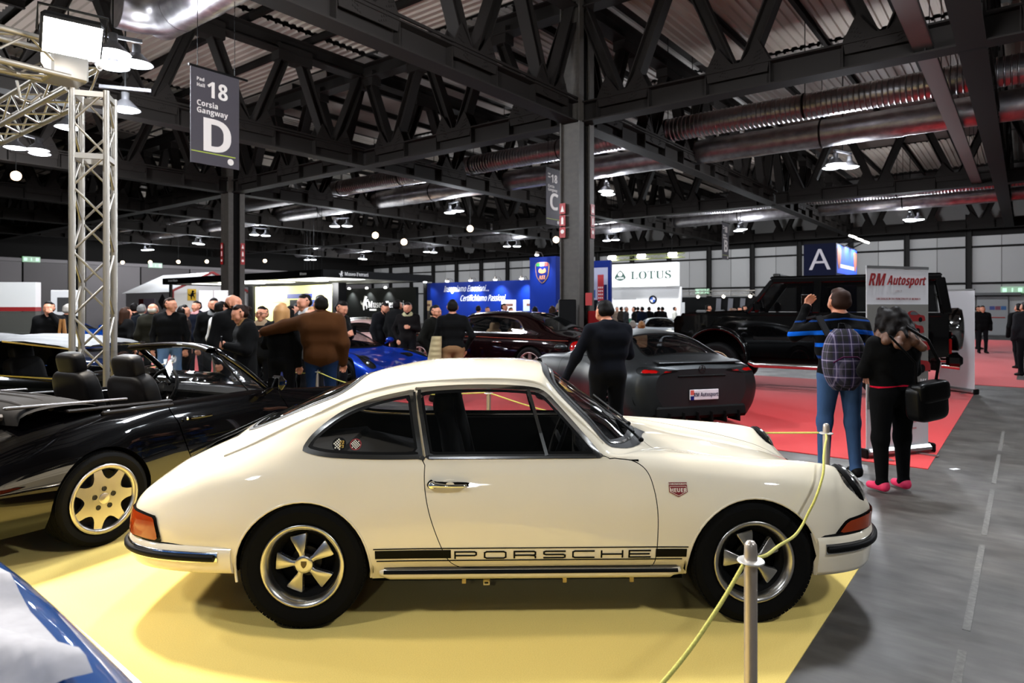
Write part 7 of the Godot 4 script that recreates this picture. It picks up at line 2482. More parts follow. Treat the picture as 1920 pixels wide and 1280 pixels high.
const UP_FACE := [0.10, -0.20, 0.15, -0.10, 0.10, 0.16]
const PHONE := [0.05, -0.27, 0.05, -0.11, -0.22, 0.24]
const POCKET := [0.13, -0.26, -0.06, 0.02, -0.47, 0.05]
const FOLD := [0.07, -0.26, 0.06, -0.14, -0.24, 0.20]
func people() -> void:
	var all := [
		{"label": "man in black jacket raising one hand to his mouth, bag strap across", "at": [-8.40, -12.00], "h": 1.72, "face": 15.0, "top": Color(0.03, 0.03, 0.032), "left": UP_FACE, "puff": 0.01},
		{"label": "grey-haired man in black leather jacket seen from behind", "at": [-9.07, -13.50], "h": 1.68, "face": 195.0, "top": Color(0.03, 0.03, 0.032), "hair": Color(0.55, 0.53, 0.5), "puff": 0.012},
		{"label": "woman in dark coat with brown fur collar, beside the white tent", "at": [-7.59, -13.00], "h": 1.62, "face": 150.0, "top": Color(0.03, 0.03, 0.032), "cut": "long", "hair": Color(0.16, 0.09, 0.05), "scarf": Color(0.25, 0.15, 0.1), "female": true, "hem": 0.6},
		{"label": "man in black with one arm raised behind the grey-haired visitors", "at": [-8.85, -15.50], "h": 1.72, "face": 200.0, "top": Color(0.03, 0.03, 0.032), "right": UP_FACE},
		{"label": "grey-haired man in navy coat beside the olive jacket", "at": [-7.95, -14.20], "h": 1.68, "face": 190.0, "top": Color(0.03, 0.04, 0.06), "hair": Color(0.35, 0.34, 0.33), "scarf": Color(0.5, 0.5, 0.45)},
		{"label": "white-haired man in olive green jacket seen from behind", "at": [-6.73, -12.40], "h": 1.7, "face": 185.0, "top": Color(0.09, 0.085, 0.06), "hair": Color(0.7, 0.68, 0.64), "cut": "bald", "puff": 0.02},
		{"label": "young man in black sweater and ripped light blue jeans", "at": [-5.95, -11.50], "h": 1.78, "face": 20.0, "top": Color(0.03, 0.03, 0.032), "yaw": 50, "pants": Color(0.33, 0.43, 0.55), "hair": Color(0.14, 0.09, 0.06), "stride": [0.16, -0.12], "cell": 0.018},
		{"label": "woman with long dark hair in a brown coat", "at": [-6.25, -12.60], "h": 1.66, "face": 100.0, "top": Color(0.1, 0.06, 0.04), "cut": "long", "female": true, "hem": 0.6},
		{"label": "smiling man in navy jacket over a pink shirt", "at": [-7.15, -15.00], "h": 1.76, "face": -20.0, "top": Color(0.03, 0.045, 0.09), "scarf": Color(0.7, 0.5, 0.5), "puff": 0.015},
		{"label": "bearded man in black hooded jacket with grey collar", "at": [-5.41, -12.00], "h": 1.78, "face": 25.0, "top": Color(0.03, 0.03, 0.032), "beard": true, "scarf": Color(0.4, 0.4, 0.4), "puff": 0.015},
		{"label": "man in black cap and white sweater", "at": [-4.84, -11.00], "h": 1.71, "face": 150.0, "top": Color(0.75, 0.74, 0.73), "pants": Color(0.4, 0.38, 0.34)},
		{"label": "tall bearded man in black high-collared jacket with receding hair", "at": [-3.80, -9.00], "h": 1.8, "face": 60.0, "top": Color(0.03, 0.03, 0.032), "beard": true, "cut": "bald", "hair": Color(0.16, 0.09, 0.05), "scarf": Color(0.03, 0.03, 0.032), "puff": 0.02, "yaw": 20},
		{"label": "brown-haired woman in black fur-hooded coat looking at her phone", "at": [-3.39, -8.40], "h": 1.66, "face": -55.0, "top": Color(0.03, 0.03, 0.032), "female": true, "cut": "bun", "hair": Color(0.1, 0.05, 0.03), "scarf": Color(0.45, 0.33, 0.2), "left": PHONE, "right": PHONE, "nod": 20, "hem": 0.55, "puff": 0.02, "cell": 0.018},
		{"label": "man with glasses and beige scarf in a dark coat", "at": [-3.74, -9.90], "h": 1.63, "face": -5.0, "top": Color(0.06, 0.06, 0.06), "glasses": true, "scarf": Color(0.55, 0.47, 0.38), "puff": 0.01},
		{"label": "blonde woman in black leather jacket seen from behind", "at": [-3.10, -8.90], "h": 1.67, "face": 185.0, "top": Color(0.03, 0.03, 0.032), "female": true, "cut": "long", "hair": Color(0.62, 0.45, 0.25), "left": FOLD, "cell": 0.018},
		{"label": "dark-haired visitor in black behind the blonde woman", "at": [-3.76, -11.20], "h": 1.64, "face": 140.0, "top": Color(0.03, 0.03, 0.032), "cut": "long", "female": true},
		{"label": "man in black jacket with glasses beside the tall visitor", "at": [-3.80, -11.70], "h": 1.7, "face": 40.0, "top": Color(0.03, 0.03, 0.032), "puff": 0.01, "glasses": true, "nod": 15},
		{"label": "tall short-haired man in dark jacket with white collar", "at": [-3.17, -10.20], "h": 1.82, "face": -40.0, "top": Color(0.04, 0.05, 0.06), "scarf": Color(0.7, 0.7, 0.7), "puff": 0.01, "nod": 10},
		{"label": "fair woman half hidden behind the brown leather jacket", "at": [-2.90, -9.60], "h": 1.62, "face": 10.0, "top": Color(0.3, 0.3, 0.3), "female": true, "cut": "long", "hair": Color(0.62, 0.45, 0.25)},
		{"label": "man in tan brown leather jacket and blue jeans pointing sideways", "at": [-2.51, -8.70], "h": 1.77, "face": 190.0, "top": Color(0.21, 0.115, 0.04), "pants": Color(0.06, 0.12, 0.22), "hair": Color(0.05, 0.035, 0.025), "left": [0.26, -0.06, 0.12, 0.52, -0.13, 0.16], "puff": 0.03, "build": 1.08, "yaw": 20, "cell": 0.017},
		{"label": "young man in dark sweater reading beside the blue sports car", "at": [-2.84, -10.80], "h": 1.74, "face": 60.0, "top": Color(0.05, 0.055, 0.055), "left": PHONE, "right": PHONE, "nod": 25},
		{"label": "bearded man in dark grey hooded jacket looking down", "at": [-2.91, -14.90], "h": 1.74, "face": 50.0, "top": Color(0.06, 0.06, 0.07), "beard": true, "nod": 25, "puff": 0.015},
		{"label": "man in thick black jacket turned away beside the hooded one", "at": [-2.51, -14.50], "h": 1.78, "face": 150.0, "top": Color(0.03, 0.03, 0.032), "puff": 0.03},
		{"label": "bearded man in black vest over a cream hoodie", "at": [-2.25, -14.30], "h": 1.74, "face": 0.0, "top": Color(0.05, 0.04, 0.04), "scarf": Color(0.6, 0.58, 0.45), "beard": true, "nod": 15, "left": PHONE, "right": POCKET},
		{"label": "older man with glasses in dark olive jacket, hand on hip", "at": [-1.31, -11.30], "h": 1.65, "face": 60.0, "top": Color(0.06, 0.06, 0.05), "glasses": true, "pants": Color(0.08, 0.07, 0.06), "right": POCKET, "puff": 0.02, "hair": Color(0.07, 0.06, 0.06)},
		{"label": "man in black sweater and beige chinos carrying a coat", "at": [-0.98, -10.90], "h": 1.74, "face": 185.0, "top": Color(0.03, 0.03, 0.032), "pants": Color(0.48, 0.36, 0.25), "right": POCKET, "left": FOLD, "cell": 0.018},
		{"label": "dark-haired visitor in black before the blue wall", "at": [-1.12, -22.00], "h": 1.68, "face": 170.0, "top": Color(0.03, 0.03, 0.032), "fingers": false},
		{"label": "brown-haired man in dark coat before the blue wall", "at": [-0.89, -24.00], "h": 1.64, "face": 20.0, "top": Color(0.03, 0.03, 0.032), "fingers": false, "hair": Color(0.16, 0.09, 0.05)},
		{"label": "man in dark suit and white collar beside the saloon roof", "at": [-0.25, -21.00], "h": 1.74, "face": 70.0, "top": Color(0.03, 0.035, 0.05), "scarf": Color(0.8, 0.8, 0.8), "fingers": false},
		{"label": "bearded man in dark suit by the wall poster", "at": [-0.04, -23.00], "h": 1.62, "face": 40.0, "top": Color(0.03, 0.035, 0.05), "beard": true, "fingers": false},
		{"label": "visitor in dark felt hat and coat behind the saloon", "at": [0.66, -19.00], "h": 1.64, "face": 180.0, "top": Color(0.03, 0.03, 0.032), "hair": Color(0.06, 0.05, 0.04), "fingers": false},
		{"label": "brown-haired woman in dark coat next to the column", "at": [1.13, -18.50], "h": 1.66, "face": 200.0, "top": Color(0.03, 0.03, 0.032), "cut": "long", "female": true, "hair": Color(0.16, 0.09, 0.05), "fingers": false},
		{"label": "grey-haired man in black coat next to the column", "at": [1.28, -18.00], "h": 1.73, "face": 170.0, "top": Color(0.03, 0.03, 0.032), "hair": Color(0.4, 0.37, 0.33), "fingers": false},
		{"label": "man in navy sweater and dark trousers holding a water bottle", "at": [0.99, -6.85], "h": 1.7, "face": 200.0, "top": Color(0.022, 0.028, 0.055), "pants": Color(0.02, 0.022, 0.03), "hair": Color(0.03, 0.022, 0.018), "left": [0.15, -0.27, 0.02, 0.25, -0.50, 0.08], "right": FOLD, "nod": 22, "cell": 0.014, "fine": 0.008, "build": 1.1},
		{"label": "visitor in cream top standing at the white booth", "at": [5.88, -37.00], "h": 1.66, "face": 0.0, "top": Color(0.55, 0.48, 0.42), "hair": Color(0.05, 0.04, 0.03), "fingers": false, "cell": 0.036, "fine": 0.018, "eyes": false},
		{"label": "small dark visitor beside the cream top", "at": [5.79, -35.00], "h": 1.66, "face": 120.0, "top": Color(0.2, 0.17, 0.15), "hair": Color(0.05, 0.04, 0.03), "fingers": false, "cell": 0.036, "fine": 0.018, "eyes": false},
		{"label": "grey-haired man in grey suit at the booth desk", "at": [5.70, -33.00], "h": 1.66, "face": 60.0, "top": Color(0.2, 0.2, 0.21), "hair": Color(0.5, 0.48, 0.45), "fingers": false, "cell": 0.036, "fine": 0.018, "eyes": false},
		{"label": "man in black coat facing the grey suit", "at": [5.54, -30.00], "h": 1.66, "face": 250.0, "top": Color(0.03, 0.03, 0.032), "hair": Color(0.05, 0.04, 0.03), "fingers": false, "cell": 0.036, "fine": 0.018, "eyes": false},
		{"label": "visitor in black between the booth desks", "at": [6.85, -36.00], "h": 1.66, "face": 180.0, "top": Color(0.03, 0.03, 0.032), "hair": Color(0.05, 0.04, 0.03), "fingers": false, "cell": 0.036, "fine": 0.018, "eyes": false},
		{"label": "man in dark blue suit at the booth", "at": [6.10, -31.00], "h": 1.66, "face": 200.0, "top": Color(0.05, 0.07, 0.12), "hair": Color(0.05, 0.04, 0.03), "fingers": false, "cell": 0.036, "fine": 0.018, "eyes": false},
		{"label": "visitor in black jacket near the silver racing car", "at": [7.05, -34.00], "h": 1.66, "face": 150.0, "top": Color(0.03, 0.03, 0.032), "hair": Color(0.08, 0.05, 0.04), "fingers": false, "cell": 0.036, "fine": 0.018, "eyes": false},
		{"label": "left one of two dark visitors at the green desk", "at": [7.76, -35.00], "h": 1.66, "face": 180.0, "top": Color(0.03, 0.03, 0.032), "hair": Color(0.05, 0.04, 0.03), "fingers": false, "cell": 0.036, "fine": 0.018, "eyes": false},
		{"label": "right one of two dark visitors at the green desk", "at": [7.73, -34.00], "h": 1.66, "face": 200.0, "top": Color(0.05, 0.05, 0.05), "hair": Color(0.05, 0.04, 0.03), "fingers": false, "cell": 0.036, "fine": 0.018, "eyes": false},
		{"label": "visitor in white shirt at the booth corner", "at": [9.10, -37.00], "h": 1.66, "face": 90.0, "top": Color(0.75, 0.75, 0.72), "hair": Color(0.06, 0.04, 0.03), "fingers": false, "cell": 0.036, "fine": 0.018, "eyes": false},
		{"label": "seated grey-haired man in dark jacket behind the grey coupe", "at": [3.10, -17.00], "h": 1.72, "face": 170.0, "top": Color(0.03, 0.03, 0.032), "sit": true, "hair": Color(0.5, 0.47, 0.43), "fingers": false, "eyes": false},
		{"label": "seated blonde woman in beige coat behind the grey coupe", "at": [3.21, -16.40], "h": 1.72, "face": 180.0, "top": Color(0.5, 0.4, 0.3), "sit": true, "female": true, "cut": "bun", "hair": Color(0.5, 0.33, 0.16), "fingers": false, "eyes": false},
		{"label": "man in long black coat by the black truss booth", "at": [7.12, -24.00], "h": 1.72, "face": 80.0, "top": Color(0.03, 0.03, 0.032), "hem": 0.6, "hair": Color(0.06, 0.04, 0.03), "fingers": false},
		{"label": "woman with bushy light brown hair near the truss booth", "at": [7.35, -22.00], "h": 1.58, "face": 170.0, "top": Color(0.03, 0.03, 0.032), "female": true, "cut": "curly", "hair": Color(0.3, 0.19, 0.11), "fingers": false, "eyes": false},
		{"label": "woman in white blouse beside the bushy-haired visitor", "at": [8.95, -26.00], "h": 1.64, "face": 0.0, "top": Color(0.5, 0.5, 0.5), "female": true, "cut": "long", "fingers": false},
		{"label": "visitor in yellow top beside the white blouse", "at": [9.49, -27.00], "h": 1.7, "face": 20.0, "top": Color(0.5, 0.36, 0.12), "cut": "long", "female": true, "fingers": false},
		{"label": "man in blue-striped black sweater and jeans taking a photo", "at": [3.12, -6.30], "h": 1.79, "face": 180.0, "top": Color(0.012, 0.013, 0.016), "pants": Color(0.19, 0.28, 0.41), "hair": Color(0.16, 0.1, 0.075), "left": [0.16, -0.10, 0.14, 0.02, 0.16, 0.20], "right": [0.13, -0.24, 0.05, 0.16, -0.44, 0.20], "stride": [-0.06, 0.06], "cell": 0.014, "fine": 0.008, "bands": [[1.33, 0.020, Color(0.02, 0.30, 0.68)], [1.215, 0.018, Color(0.02, 0.30, 0.68)], [1.44, 0.008, Color(0.04, 0.17, 0.38)], [1.10, 0.014, Color(0.02, 0.15, 0.38)]], "build": 1.05},
		{"label": "woman with curly golden-tipped hair in black, wearing pink sneakers", "at": [3.34, -5.80], "h": 1.6, "face": 190.0, "top": Color(0.012, 0.012, 0.013), "female": true, "cut": "curly", "pants": Color(0.012, 0.012, 0.014), "shoes": Color(0.75, 0.12, 0.3), "hair": Color(0.035, 0.02, 0.015), "left": FOLD, "right": FOLD, "cell": 0.014, "fine": 0.009, "build": 1.18, "nod": 15, "hem": 0.98, "tips": Color(0.3, 0.17, 0.08), "bands": [[0.965, 0.035, Color(0.6, 0.04, 0.14)]]},
		{"label": "man in dark quilted jacket standing on the far red carpet", "at": [16.57, -23.30], "h": 1.68, "face": -15.0, "top": Color(0.03, 0.03, 0.032), "puff": 0.02, "fingers": false},
		{"label": "visitor half hidden behind the dark quilted jacket", "at": [17.97, -25.50], "h": 1.68, "face": 30.0, "top": Color(0.03, 0.03, 0.032), "puff": 0.01, "fingers": false},
		{"label": "man in black coat walking away by the far doors", "at": [13.42, -17.50], "h": 1.72, "face": 175.0, "top": Color(0.03, 0.03, 0.032), "puff": 0.02, "stride": [0.15, -0.12], "fingers": false},
		{"label": "visitor in grey coat at the end of the red gangway", "at": [12.03, -15.50], "h": 1.74, "face": 180.0, "top": Color(0.1, 0.1, 0.11), "puff": 0.02, "fingers": false}]
	var shapes := []
	shapes.resize(all.size())
	var job := WorkerThreadPool.add_group_task(func(k: int): shapes[k] = person_shape(all[k]), all.size())
	WorkerThreadPool.wait_for_group_task_completion(job)
	for k in all.size():
		crowd[all[k].label] = person(all[k], shapes[k])
	print("people ", Time.get_ticks_msec())

var crowd := {}
# ---------------------------------------------------------------- stands, signs, barriers
const FACE := HTURN - PI / 2   # turn of a board that looks back down the gangway

func board(called: String, label: String, category: String, where: Vector3, turn: float, w: float, h: float, th: float, m: Material, part := "board", bev := 0.01) -> Node3D:
	var t := thing(called, label, category, where, turn)
	obj(part, mb().box(Vector3(0, h / 2, 0), Vector3(w, h, th), Basis.IDENTITY, bev), m, t)
	return t

func sheet(called: String, t: Node3D, x: float, y: float, w: float, h: float, z: float, m: Material, label := "") -> MeshInstance3D:
	return obj(called, mb().box(Vector3(x, y, z), Vector3(w, h, 0.01)), m, t, Vector3.ZERO, label)

func horse(s: float) -> PackedVector2Array:
	# rearing horse in outline
	var o := PackedVector2Array()
	for q in v2([-0.1, -0.5, 0.0, -0.48, -0.02, -0.3, 0.08, -0.12, 0.22, -0.3, 0.2, -0.42, 0.28, -0.4, 0.3, -0.25, 0.2, -0.05, 0.2, 0.08, 0.34, 0.12, 0.4, 0.22, 0.34, 0.24, 0.28, 0.18, 0.16, 0.2, 0.18, 0.32, 0.26, 0.36, 0.24, 0.42, 0.12, 0.46, 0.04, 0.5, -0.02, 0.42, -0.04, 0.25, -0.12, 0.1, -0.2, -0.02, -0.32, 0.02, -0.36, 0.16, -0.4, 0.02, -0.34, -0.1, -0.2, -0.14, -0.14, -0.3]):
		o.append(q * s)
	return o

func lattice(t: Node3D, a: Vector3, b: Vector3, half: float, r: float, m: Material, pitch: float, up := Vector3.UP) -> void:
	var d := (b - a).normalized()
	var s := d.cross(up).normalized()
	var u := s.cross(d).normalized()
	var L := a.distance_to(b)
	var offs := [s * half + u * half, -s * half + u * half, -s * half - u * half, s * half - u * half]
	for e in 4:
		obj("chord_tube", mb().tube([a + offs[e], b + offs[e]], r, 10), m, t)
	var n := int(L / pitch)
	for k in n:
		var p := a + d * (L * k / n)
		var q := a + d * (L * (k + 1) / n)
		for e in 4:
			var i0: Vector3 = offs[e] if (k + e) % 2 == 0 else offs[(e + 1) % 4]
			var i1: Vector3 = offs[(e + 1) % 4] if (k + e) % 2 == 0 else offs[e]
			obj("brace_tube", mb().tube([p + i0, q + i1], r * 0.42, 6), m, t)

func stands() -> void:
	var white := mat(Color(0.86, 0.86, 0.86), 0.6)
	var black := mat(Color(0.02, 0.02, 0.022), 0.6)
	var alu := mat(Color(0.62, 0.60, 0.57), 0.42, 0.85)
	# --- lighting gantry: post and two beams
	var g := thing("truss_post", "aluminium lattice truss post behind the black cabriolet", "truss", Vector3(-3.985, 0.006, -6.3), deg_to_rad(18))
	lattice(g, Vector3(0, 0.02, 0), Vector3(0, 3.64, 0), 0.139, 0.028, alu, 0.30, Vector3.BACK)
	obj("foot_plate", mb().box(Vector3(0, 0.01, 0), Vector3(0.5, 0.02, 0.5), Basis.IDENTITY, 0.005), alu, g)
	for y in [3.02, 3.6]:
		var ring := mb()
		for e in 4:
			var a := Vector3(0.139 if e % 3 == 0 else -0.139, y, 0.139 if e < 2 else -0.139)
			var b := Vector3(0.139 if (e + 1) % 4 % 3 == 0 else -0.139, y, 0.139 if (e + 1) % 4 < 2 else -0.139)
			ring.bar(a, b, 0.03, 0.05)
		obj("joint_ring", ring, alu, g)
	for e in 2:
		var dir := -HU if e == 0 else HV
		var b := thing("truss_beam", ["aluminium lattice beam carrying the floodlight, running overhead", "aluminium lattice beam leading back from the truss post"][e], "truss", Vector3(-3.985, 3.85, -6.3) + dir * 0.24, 0)
		lattice(b, Vector3.ZERO, dir * (5.5 if e == 0 else 7.0), 0.139, 0.028, alu, 0.32)
		obj("end_box", mb().box(-dir * 0.0, Vector3(0.30, 0.32, 0.30), ry(rad_to_deg(HTURN)), 0.02), alu, b) if e == 0 else null
	floodlight(Vector3(-3.80, 3.93, -5.72), Vector3(-1.3, 0.2, -2.6), 30.0, "floodlight glaring white on the truss corner")
	floodlight(Vector3(-5.6, 3.5, -3.6), Vector3(-1.2, 0.2, -3.4), 10.0, "floodlight farther along the overhead beam, out over the cars")
	# chain hanging at the joint
	obj("chain", mb().tube([Vector3(-0.5, 3.6, 0.35), Vector3(-0.47, 3.45, 0.36), Vector3(-0.4, 3.43, 0.33), Vector3(-0.33, 3.52, 0.3)], 0.012, 6), alu, g)
	# --- hanging gangway signs
	var cloth := mat(Color(0.19, 0.17, 0.195), 0.8)
	var pale := mat(Color(0.75, 0.72, 0.70), 0.7)
	for s in [["D", Vector3(-5.35, 4.04, -11.0), 1.62, 1.0], ["C", Vector3(1.135, 4.4, -22.0), 1.9, 1.0], ["B", Vector3(9.85, 3.9, -31.0), 1.75, 1.0]]:
		var t := thing("gangway_sign", "dark hanging fabric sign for hall 18 gangway " + s[0], "sign", s[1], HTURN)
		var H: float = s[2]
		obj("fabric", mb().box(Vector3(0.43, H / 2, 0), Vector3(0.86, H, 0.012)), cloth, t)
		obj("top_rail", mb().tube([Vector3(-0.03, H, 0), Vector3(1.02, H, 0)], 0.022, 8), black, t)
		for x in [0.12, 0.78]:
			obj("wire", mb().bar(Vector3(x, H, 0), Vector3(x, H + 3.0, 0), 0.008, 0.008, Vector3.RIGHT), black, t)
		var z := 0.008
		text("lettering", "Pad", 0.055, pale, t, xf(Vector3(0.10, H - 0.20, z)), false, true, 0.003, 1.0, "", true)
		text("lettering", "Hall", 0.055, pale, t, xf(Vector3(0.10, H - 0.30, z)), false, true, 0.003, 1.0, "", true)
		text("lettering", "18", 0.27, pale, t, xf(Vector3(0.27, H - 0.34, z)), false, true, 0.003, 0.95, "", true)
		text("lettering", "Corsia", 0.09, pale, t, xf(Vector3(0.10, H - 0.60, z)), false, true, 0.003, 1.0, "", true)
		text("lettering", "Gangway", 0.09, pale, t, xf(Vector3(0.10, H - 0.72, z)), false, true, 0.003, 1.0, "", true)
		text("lettering", s[0], 0.56, pale, t, xf(Vector3(0.45, H - 1.12, z)), false, true, 0.003, 1.15)
		obj("green_line", mb().box(Vector3(0.4, 0.20, z), Vector3(0.78, 0.016, 0.004)), mat(Color(0.55, 0.6, 0.12), 0.6), t)
		obj("round_emblem", mb().prism(circle(0.055, 20), 0.004, xf(Vector3(0.70, 0.11, z))), pale, t)
	# --- exit signs
	for e in [[hp(2.5, 4.9, 47.9), HTURN], [hp(11.1, 4.9, 47.9), HTURN], [hp(34.2, 2.65, 10.5), FACE], [hp(34.2, 2.45, -8.1), FACE]]:
		var lab := ["green exit sign high on the dark side wall near the white counter", "green exit sign high on the dark side wall over the tent", "green exit sign above the black truss booth", "green exit sign over the far doors"]
		var t := thing("exit_sign", lab[taken.get("exit_sign", -1) + 1], "sign", e[0], e[1])
		obj("lit_panel", mb().box(Vector3(0, 0.2, 0), Vector3(1.1, 0.4, 0.12), Basis.IDENTITY, 0.02), glow(Color(0.01, 0.50, 0.10), 0.4), t)
		for j in 3:
			obj("pictogram", mb().box(Vector3(-0.36 + 0.36 * j, 0.2, 0.066), Vector3([0.2, 0.06, 0.2][j], 0.22, 0.01)), glow(Color(0.7, 1.0, 0.8), 0.5), t)
	# --- far doors
	for k in 2:
		var d := structure("door_%d" % (k + 1), mb().box(Vector3(0, 1.15, 0), Vector3(1.5, 2.3, 0.08), Basis.IDENTITY, 0.02), mat(Color(0.52, 0.52, 0.52), 0.6), hp(34.2, 0, -5.6 - 1.56 * k), FACE)
		obj("push_bar", mb().tube([Vector3(-0.6, 1.05, 0.08), Vector3(0.6, 1.05, 0.08)], 0.03, 8), mat(Color(0.6, 0.1, 0.08), 0.5), d)
		for j in 5:
			obj("stripe_sticker", mb().box(Vector3(-0.55 + 0.27 * j, 1.6, 0.045), Vector3(0.25, 0.22, 0.006)), mat([Color(0.1, 0.3, 0.5), Color(0.35, 0.1, 0.2), Color(0.5, 0.5, 0.55), Color(0.15, 0.2, 0.45), Color(0.4, 0.15, 0.25)][(j + k) % 5], 0.6), d)
	obj("door_canopy", mb().box(Vector3.ZERO, Vector3(4.2, 0.15, 0.9)), mat(Color(0.3, 0.3, 0.3), 0.6), get_node("door_1"), Vector3(0.8, 2.42, 0.3))
	# --- long blue wall with slogan
	var blue := mat(Color(0.015, 0.12, 0.42), 0.55)
	var bw := board("blue_booth_wall", "long royal blue booth wall with white script slogan and spotlights", "booth wall", Vector3(-1.6, 0.008, -33.8), FACE, 7.9, 2.95, 0.2, blue)
	var script := mat(Color(0.85, 0.87, 0.9), 0.6)
	var sk := Basis(Vector3(1, 0, 0), Vector3(0.28, 1, 0), Vector3(0, 0, 1))
	text("slogan", "Insegniamo Emozioni...", 0.30, script, bw, Transform3D(sk, Vector3(-0.9, 2.60, 0.105)), false, false, 0.01, 0.72)
	text("slogan", "Certifichiamo Passioni", 0.30, script, bw, Transform3D(sk, Vector3(0.2, 2.10, 0.105)), false, false, 0.01, 0.72)
	for p in [[-3.7, Color(0.7, 0.6, 0.45), 0.6], [1.9, Color(0.8, 0.8, 0.82), 0.9], [3.1, Color(0.6, 0.68, 0.78), 0.6]]:
		var ps := sheet("poster", bw, p[0], 1.35, p[2], 1.3, 0.106, mat(p[1], 0.6))
		obj("poster_print", mb().box(Vector3(p[0], 1.2, 0.114), Vector3(p[2] * 0.7, 0.5, 0.004)), mat(Color(0.2, 0.17, 0.15), 0.6), ps)
		obj("poster_print", mb().box(Vector3(p[0] + 0.05, 1.75, 0.114), Vector3(p[2] * 0.5, 0.12, 0.004)), mat(Color(0.35, 0.2, 0.15), 0.6), ps)
	var lampf := glow(Color(0.95, 0.97, 1.0), 14.0)
	for k in 5:
		arm_lamp(bw, Vector3(-3.45 + 1.62 * k, 3.0, 0.1), lampf, alu, 1.8)
	var tw := board("blue_booth_tower", "tall royal blue booth tower with a tricolour crest", "booth wall", Vector3(1.7, 0.008, -31.2), FACE, 1.5, 3.98, 0.9, blue)
	var crest := smooth_poly(v2([-0.36, 0.42, 0.0, 0.48, 0.36, 0.42, 0.37, 0.05, 0.28, -0.25, 0.0, -0.5, -0.28, -0.25, -0.37, 0.05]), 4)
	var cr := obj("crest", mb().prism(crest, 0.03, xf(Vector3(0, 3.25, 0.45))), mat(Color(0.6, 0.45, 0.3), 0.5), tw)
	obj("crest_field", mb().prism(Geometry2D.offset_polygon(crest, -0.03)[0], 0.04, xf(Vector3(0, 3.25, 0.45))), mat(Color(0.03, 0.08, 0.3), 0.5), cr)
	for k in 3:
		obj("tricolour_band", mb().box(Vector3(-0.22 + 0.22 * k, 3.62, 0.495), Vector3(0.22, 0.14, 0.01)), mat([Color(0.05, 0.4, 0.15), Color(0.85, 0.85, 0.85), Color(0.65, 0.08, 0.08)][k], 0.5), cr)
	obj("crest_figure", mb().prism(smooth_poly(v2([-0.2, 0.0, -0.1, 0.12, 0.02, 0.04, 0.16, 0.12, 0.22, -0.02, 0.1, -0.1, -0.1, -0.1]), 3), 0.01, xf(Vector3(0, 3.32, 0.49))), mat(Color(0.65, 0.42, 0.25), 0.5), cr)
	text("crest_lettering", "ASI", 0.17, mat(Color(0.65, 0.42, 0.25), 0.5), cr, xf(Vector3(0, 3.02, 0.495)), true, true, 0.01, 0.9)
	arm_lamp(tw, Vector3(0.0, 4.05, 0.45), lampf, alu, 1.6)
	var pb := board("picture_board", "blue-framed picture board of a workshop beside the steel column", "board", Vector3(4.35, 0.008, -33.0), FACE, 1.35, 3.95, 0.2, blue)
	sheet("picture", pb, 0.0, 1.95, 1.1, 3.3, 0.105, mat(Color(0.62, 0.63, 0.72), 0.6))
	for q in [[0.15, 2.6, 0.35, 1.3, Color(0.62, 0.06, 0.1)], [-0.25, 1.7, 0.5, 0.6, Color(0.04, 0.05, 0.08)], [-0.3, 2.3, 0.3, 0.4, Color(0.1, 0.3, 0.55)], [0.4, 2.2, 0.22, 1.1, Color(0.08, 0.12, 0.3)], [0.1, 0.9, 0.9, 0.5, Color(0.5, 0.52, 0.62)]]:
		obj("picture_print", mb().box(Vector3(q[0], q[1], 0.113), Vector3(q[2], q[3], 0.004)), mat(q[4], 0.6), pb)
	for k in 12:
		obj("picture_print", mb().box(Vector3(0.05 + 0.1 * (k % 3), 2.1 + 0.17 * (k / 3), 0.117), Vector3(0.05, 0.08, 0.004)), mat(Color(0.85, 0.85, 0.85), 0.6), pb)
	# --- white booth with car maker's lettering
	var wb := board("white_booth_wall", "white booth wall with small round emblem, lit from above", "booth wall", Vector3(7.7, 0.0, -38.6), FACE, 4.6, 2.8, 0.2, mat(Color(0.9, 0.9, 0.9), 0.5))
	var rd := obj("round_badge", mb().prism(circle(0.25, 28), 0.02, xf(Vector3(0.62, 2.08, 0.1))), mat(Color(0.05, 0.05, 0.07), 0.4), wb)
	for k in 4:
		var qd := PackedVector2Array([Vector2.ZERO])
		for e in 7:
			qd.append(Vector2.from_angle(PI / 2 * (k + e / 6.0)) * 0.16)
		obj("badge_quarter", mb().prism(qd, 0.01, xf(Vector3(0.62, 2.08, 0.12))), mat([Color(0.8, 0.8, 0.85), Color(0.1, 0.3, 0.65)][k % 2], 0.4), rd)
	obj("pale_line", mb().box(Vector3(-1.2, 2.15, 0.105), Vector3(1.5, 0.09, 0.008)), mat(Color(0.72, 0.72, 0.73), 0.6), wb)
	var lo := board("maker_sign", "raised white sign box with green LOTUS lettering", "sign", Vector3(7.55, 2.82, -38.2), FACE, 4.3, 1.35, 0.5, mat(Color(0.9, 0.9, 0.9), 0.5))
	var green := mat(Color(0.02, 0.20, 0.17), 0.5)
	text("sign_lettering", "LOTUS", 0.45, green, lo, xf(Vector3(0.62, 0.66, 0.255)), true, true, 0.015, 1.2)
	var em := obj("sign_emblem", mb().prism(smooth_poly(v2([-0.36, -0.12, -0.2, 0.14, 0.0, 0.3, 0.2, 0.14, 0.36, -0.12, 0.2, -0.25, 0.0, -0.3, -0.2, -0.25]), 4), 0.015, xf(Vector3(-1.32, 0.68, 0.25))), green, lo)
	obj("emblem_field", mb().prism(smooth_poly(v2([-0.14, 0.1, 0.0, 0.22, 0.14, 0.1, 0.08, -0.02, -0.08, -0.02]), 4), 0.01, xf(Vector3(-1.32, 0.68, 0.266))), white, em)
	text("emblem_lettering", "LOTUS", 0.11, white, em, xf(Vector3(-1.32, 0.53, 0.268)), false, true, 0.006)
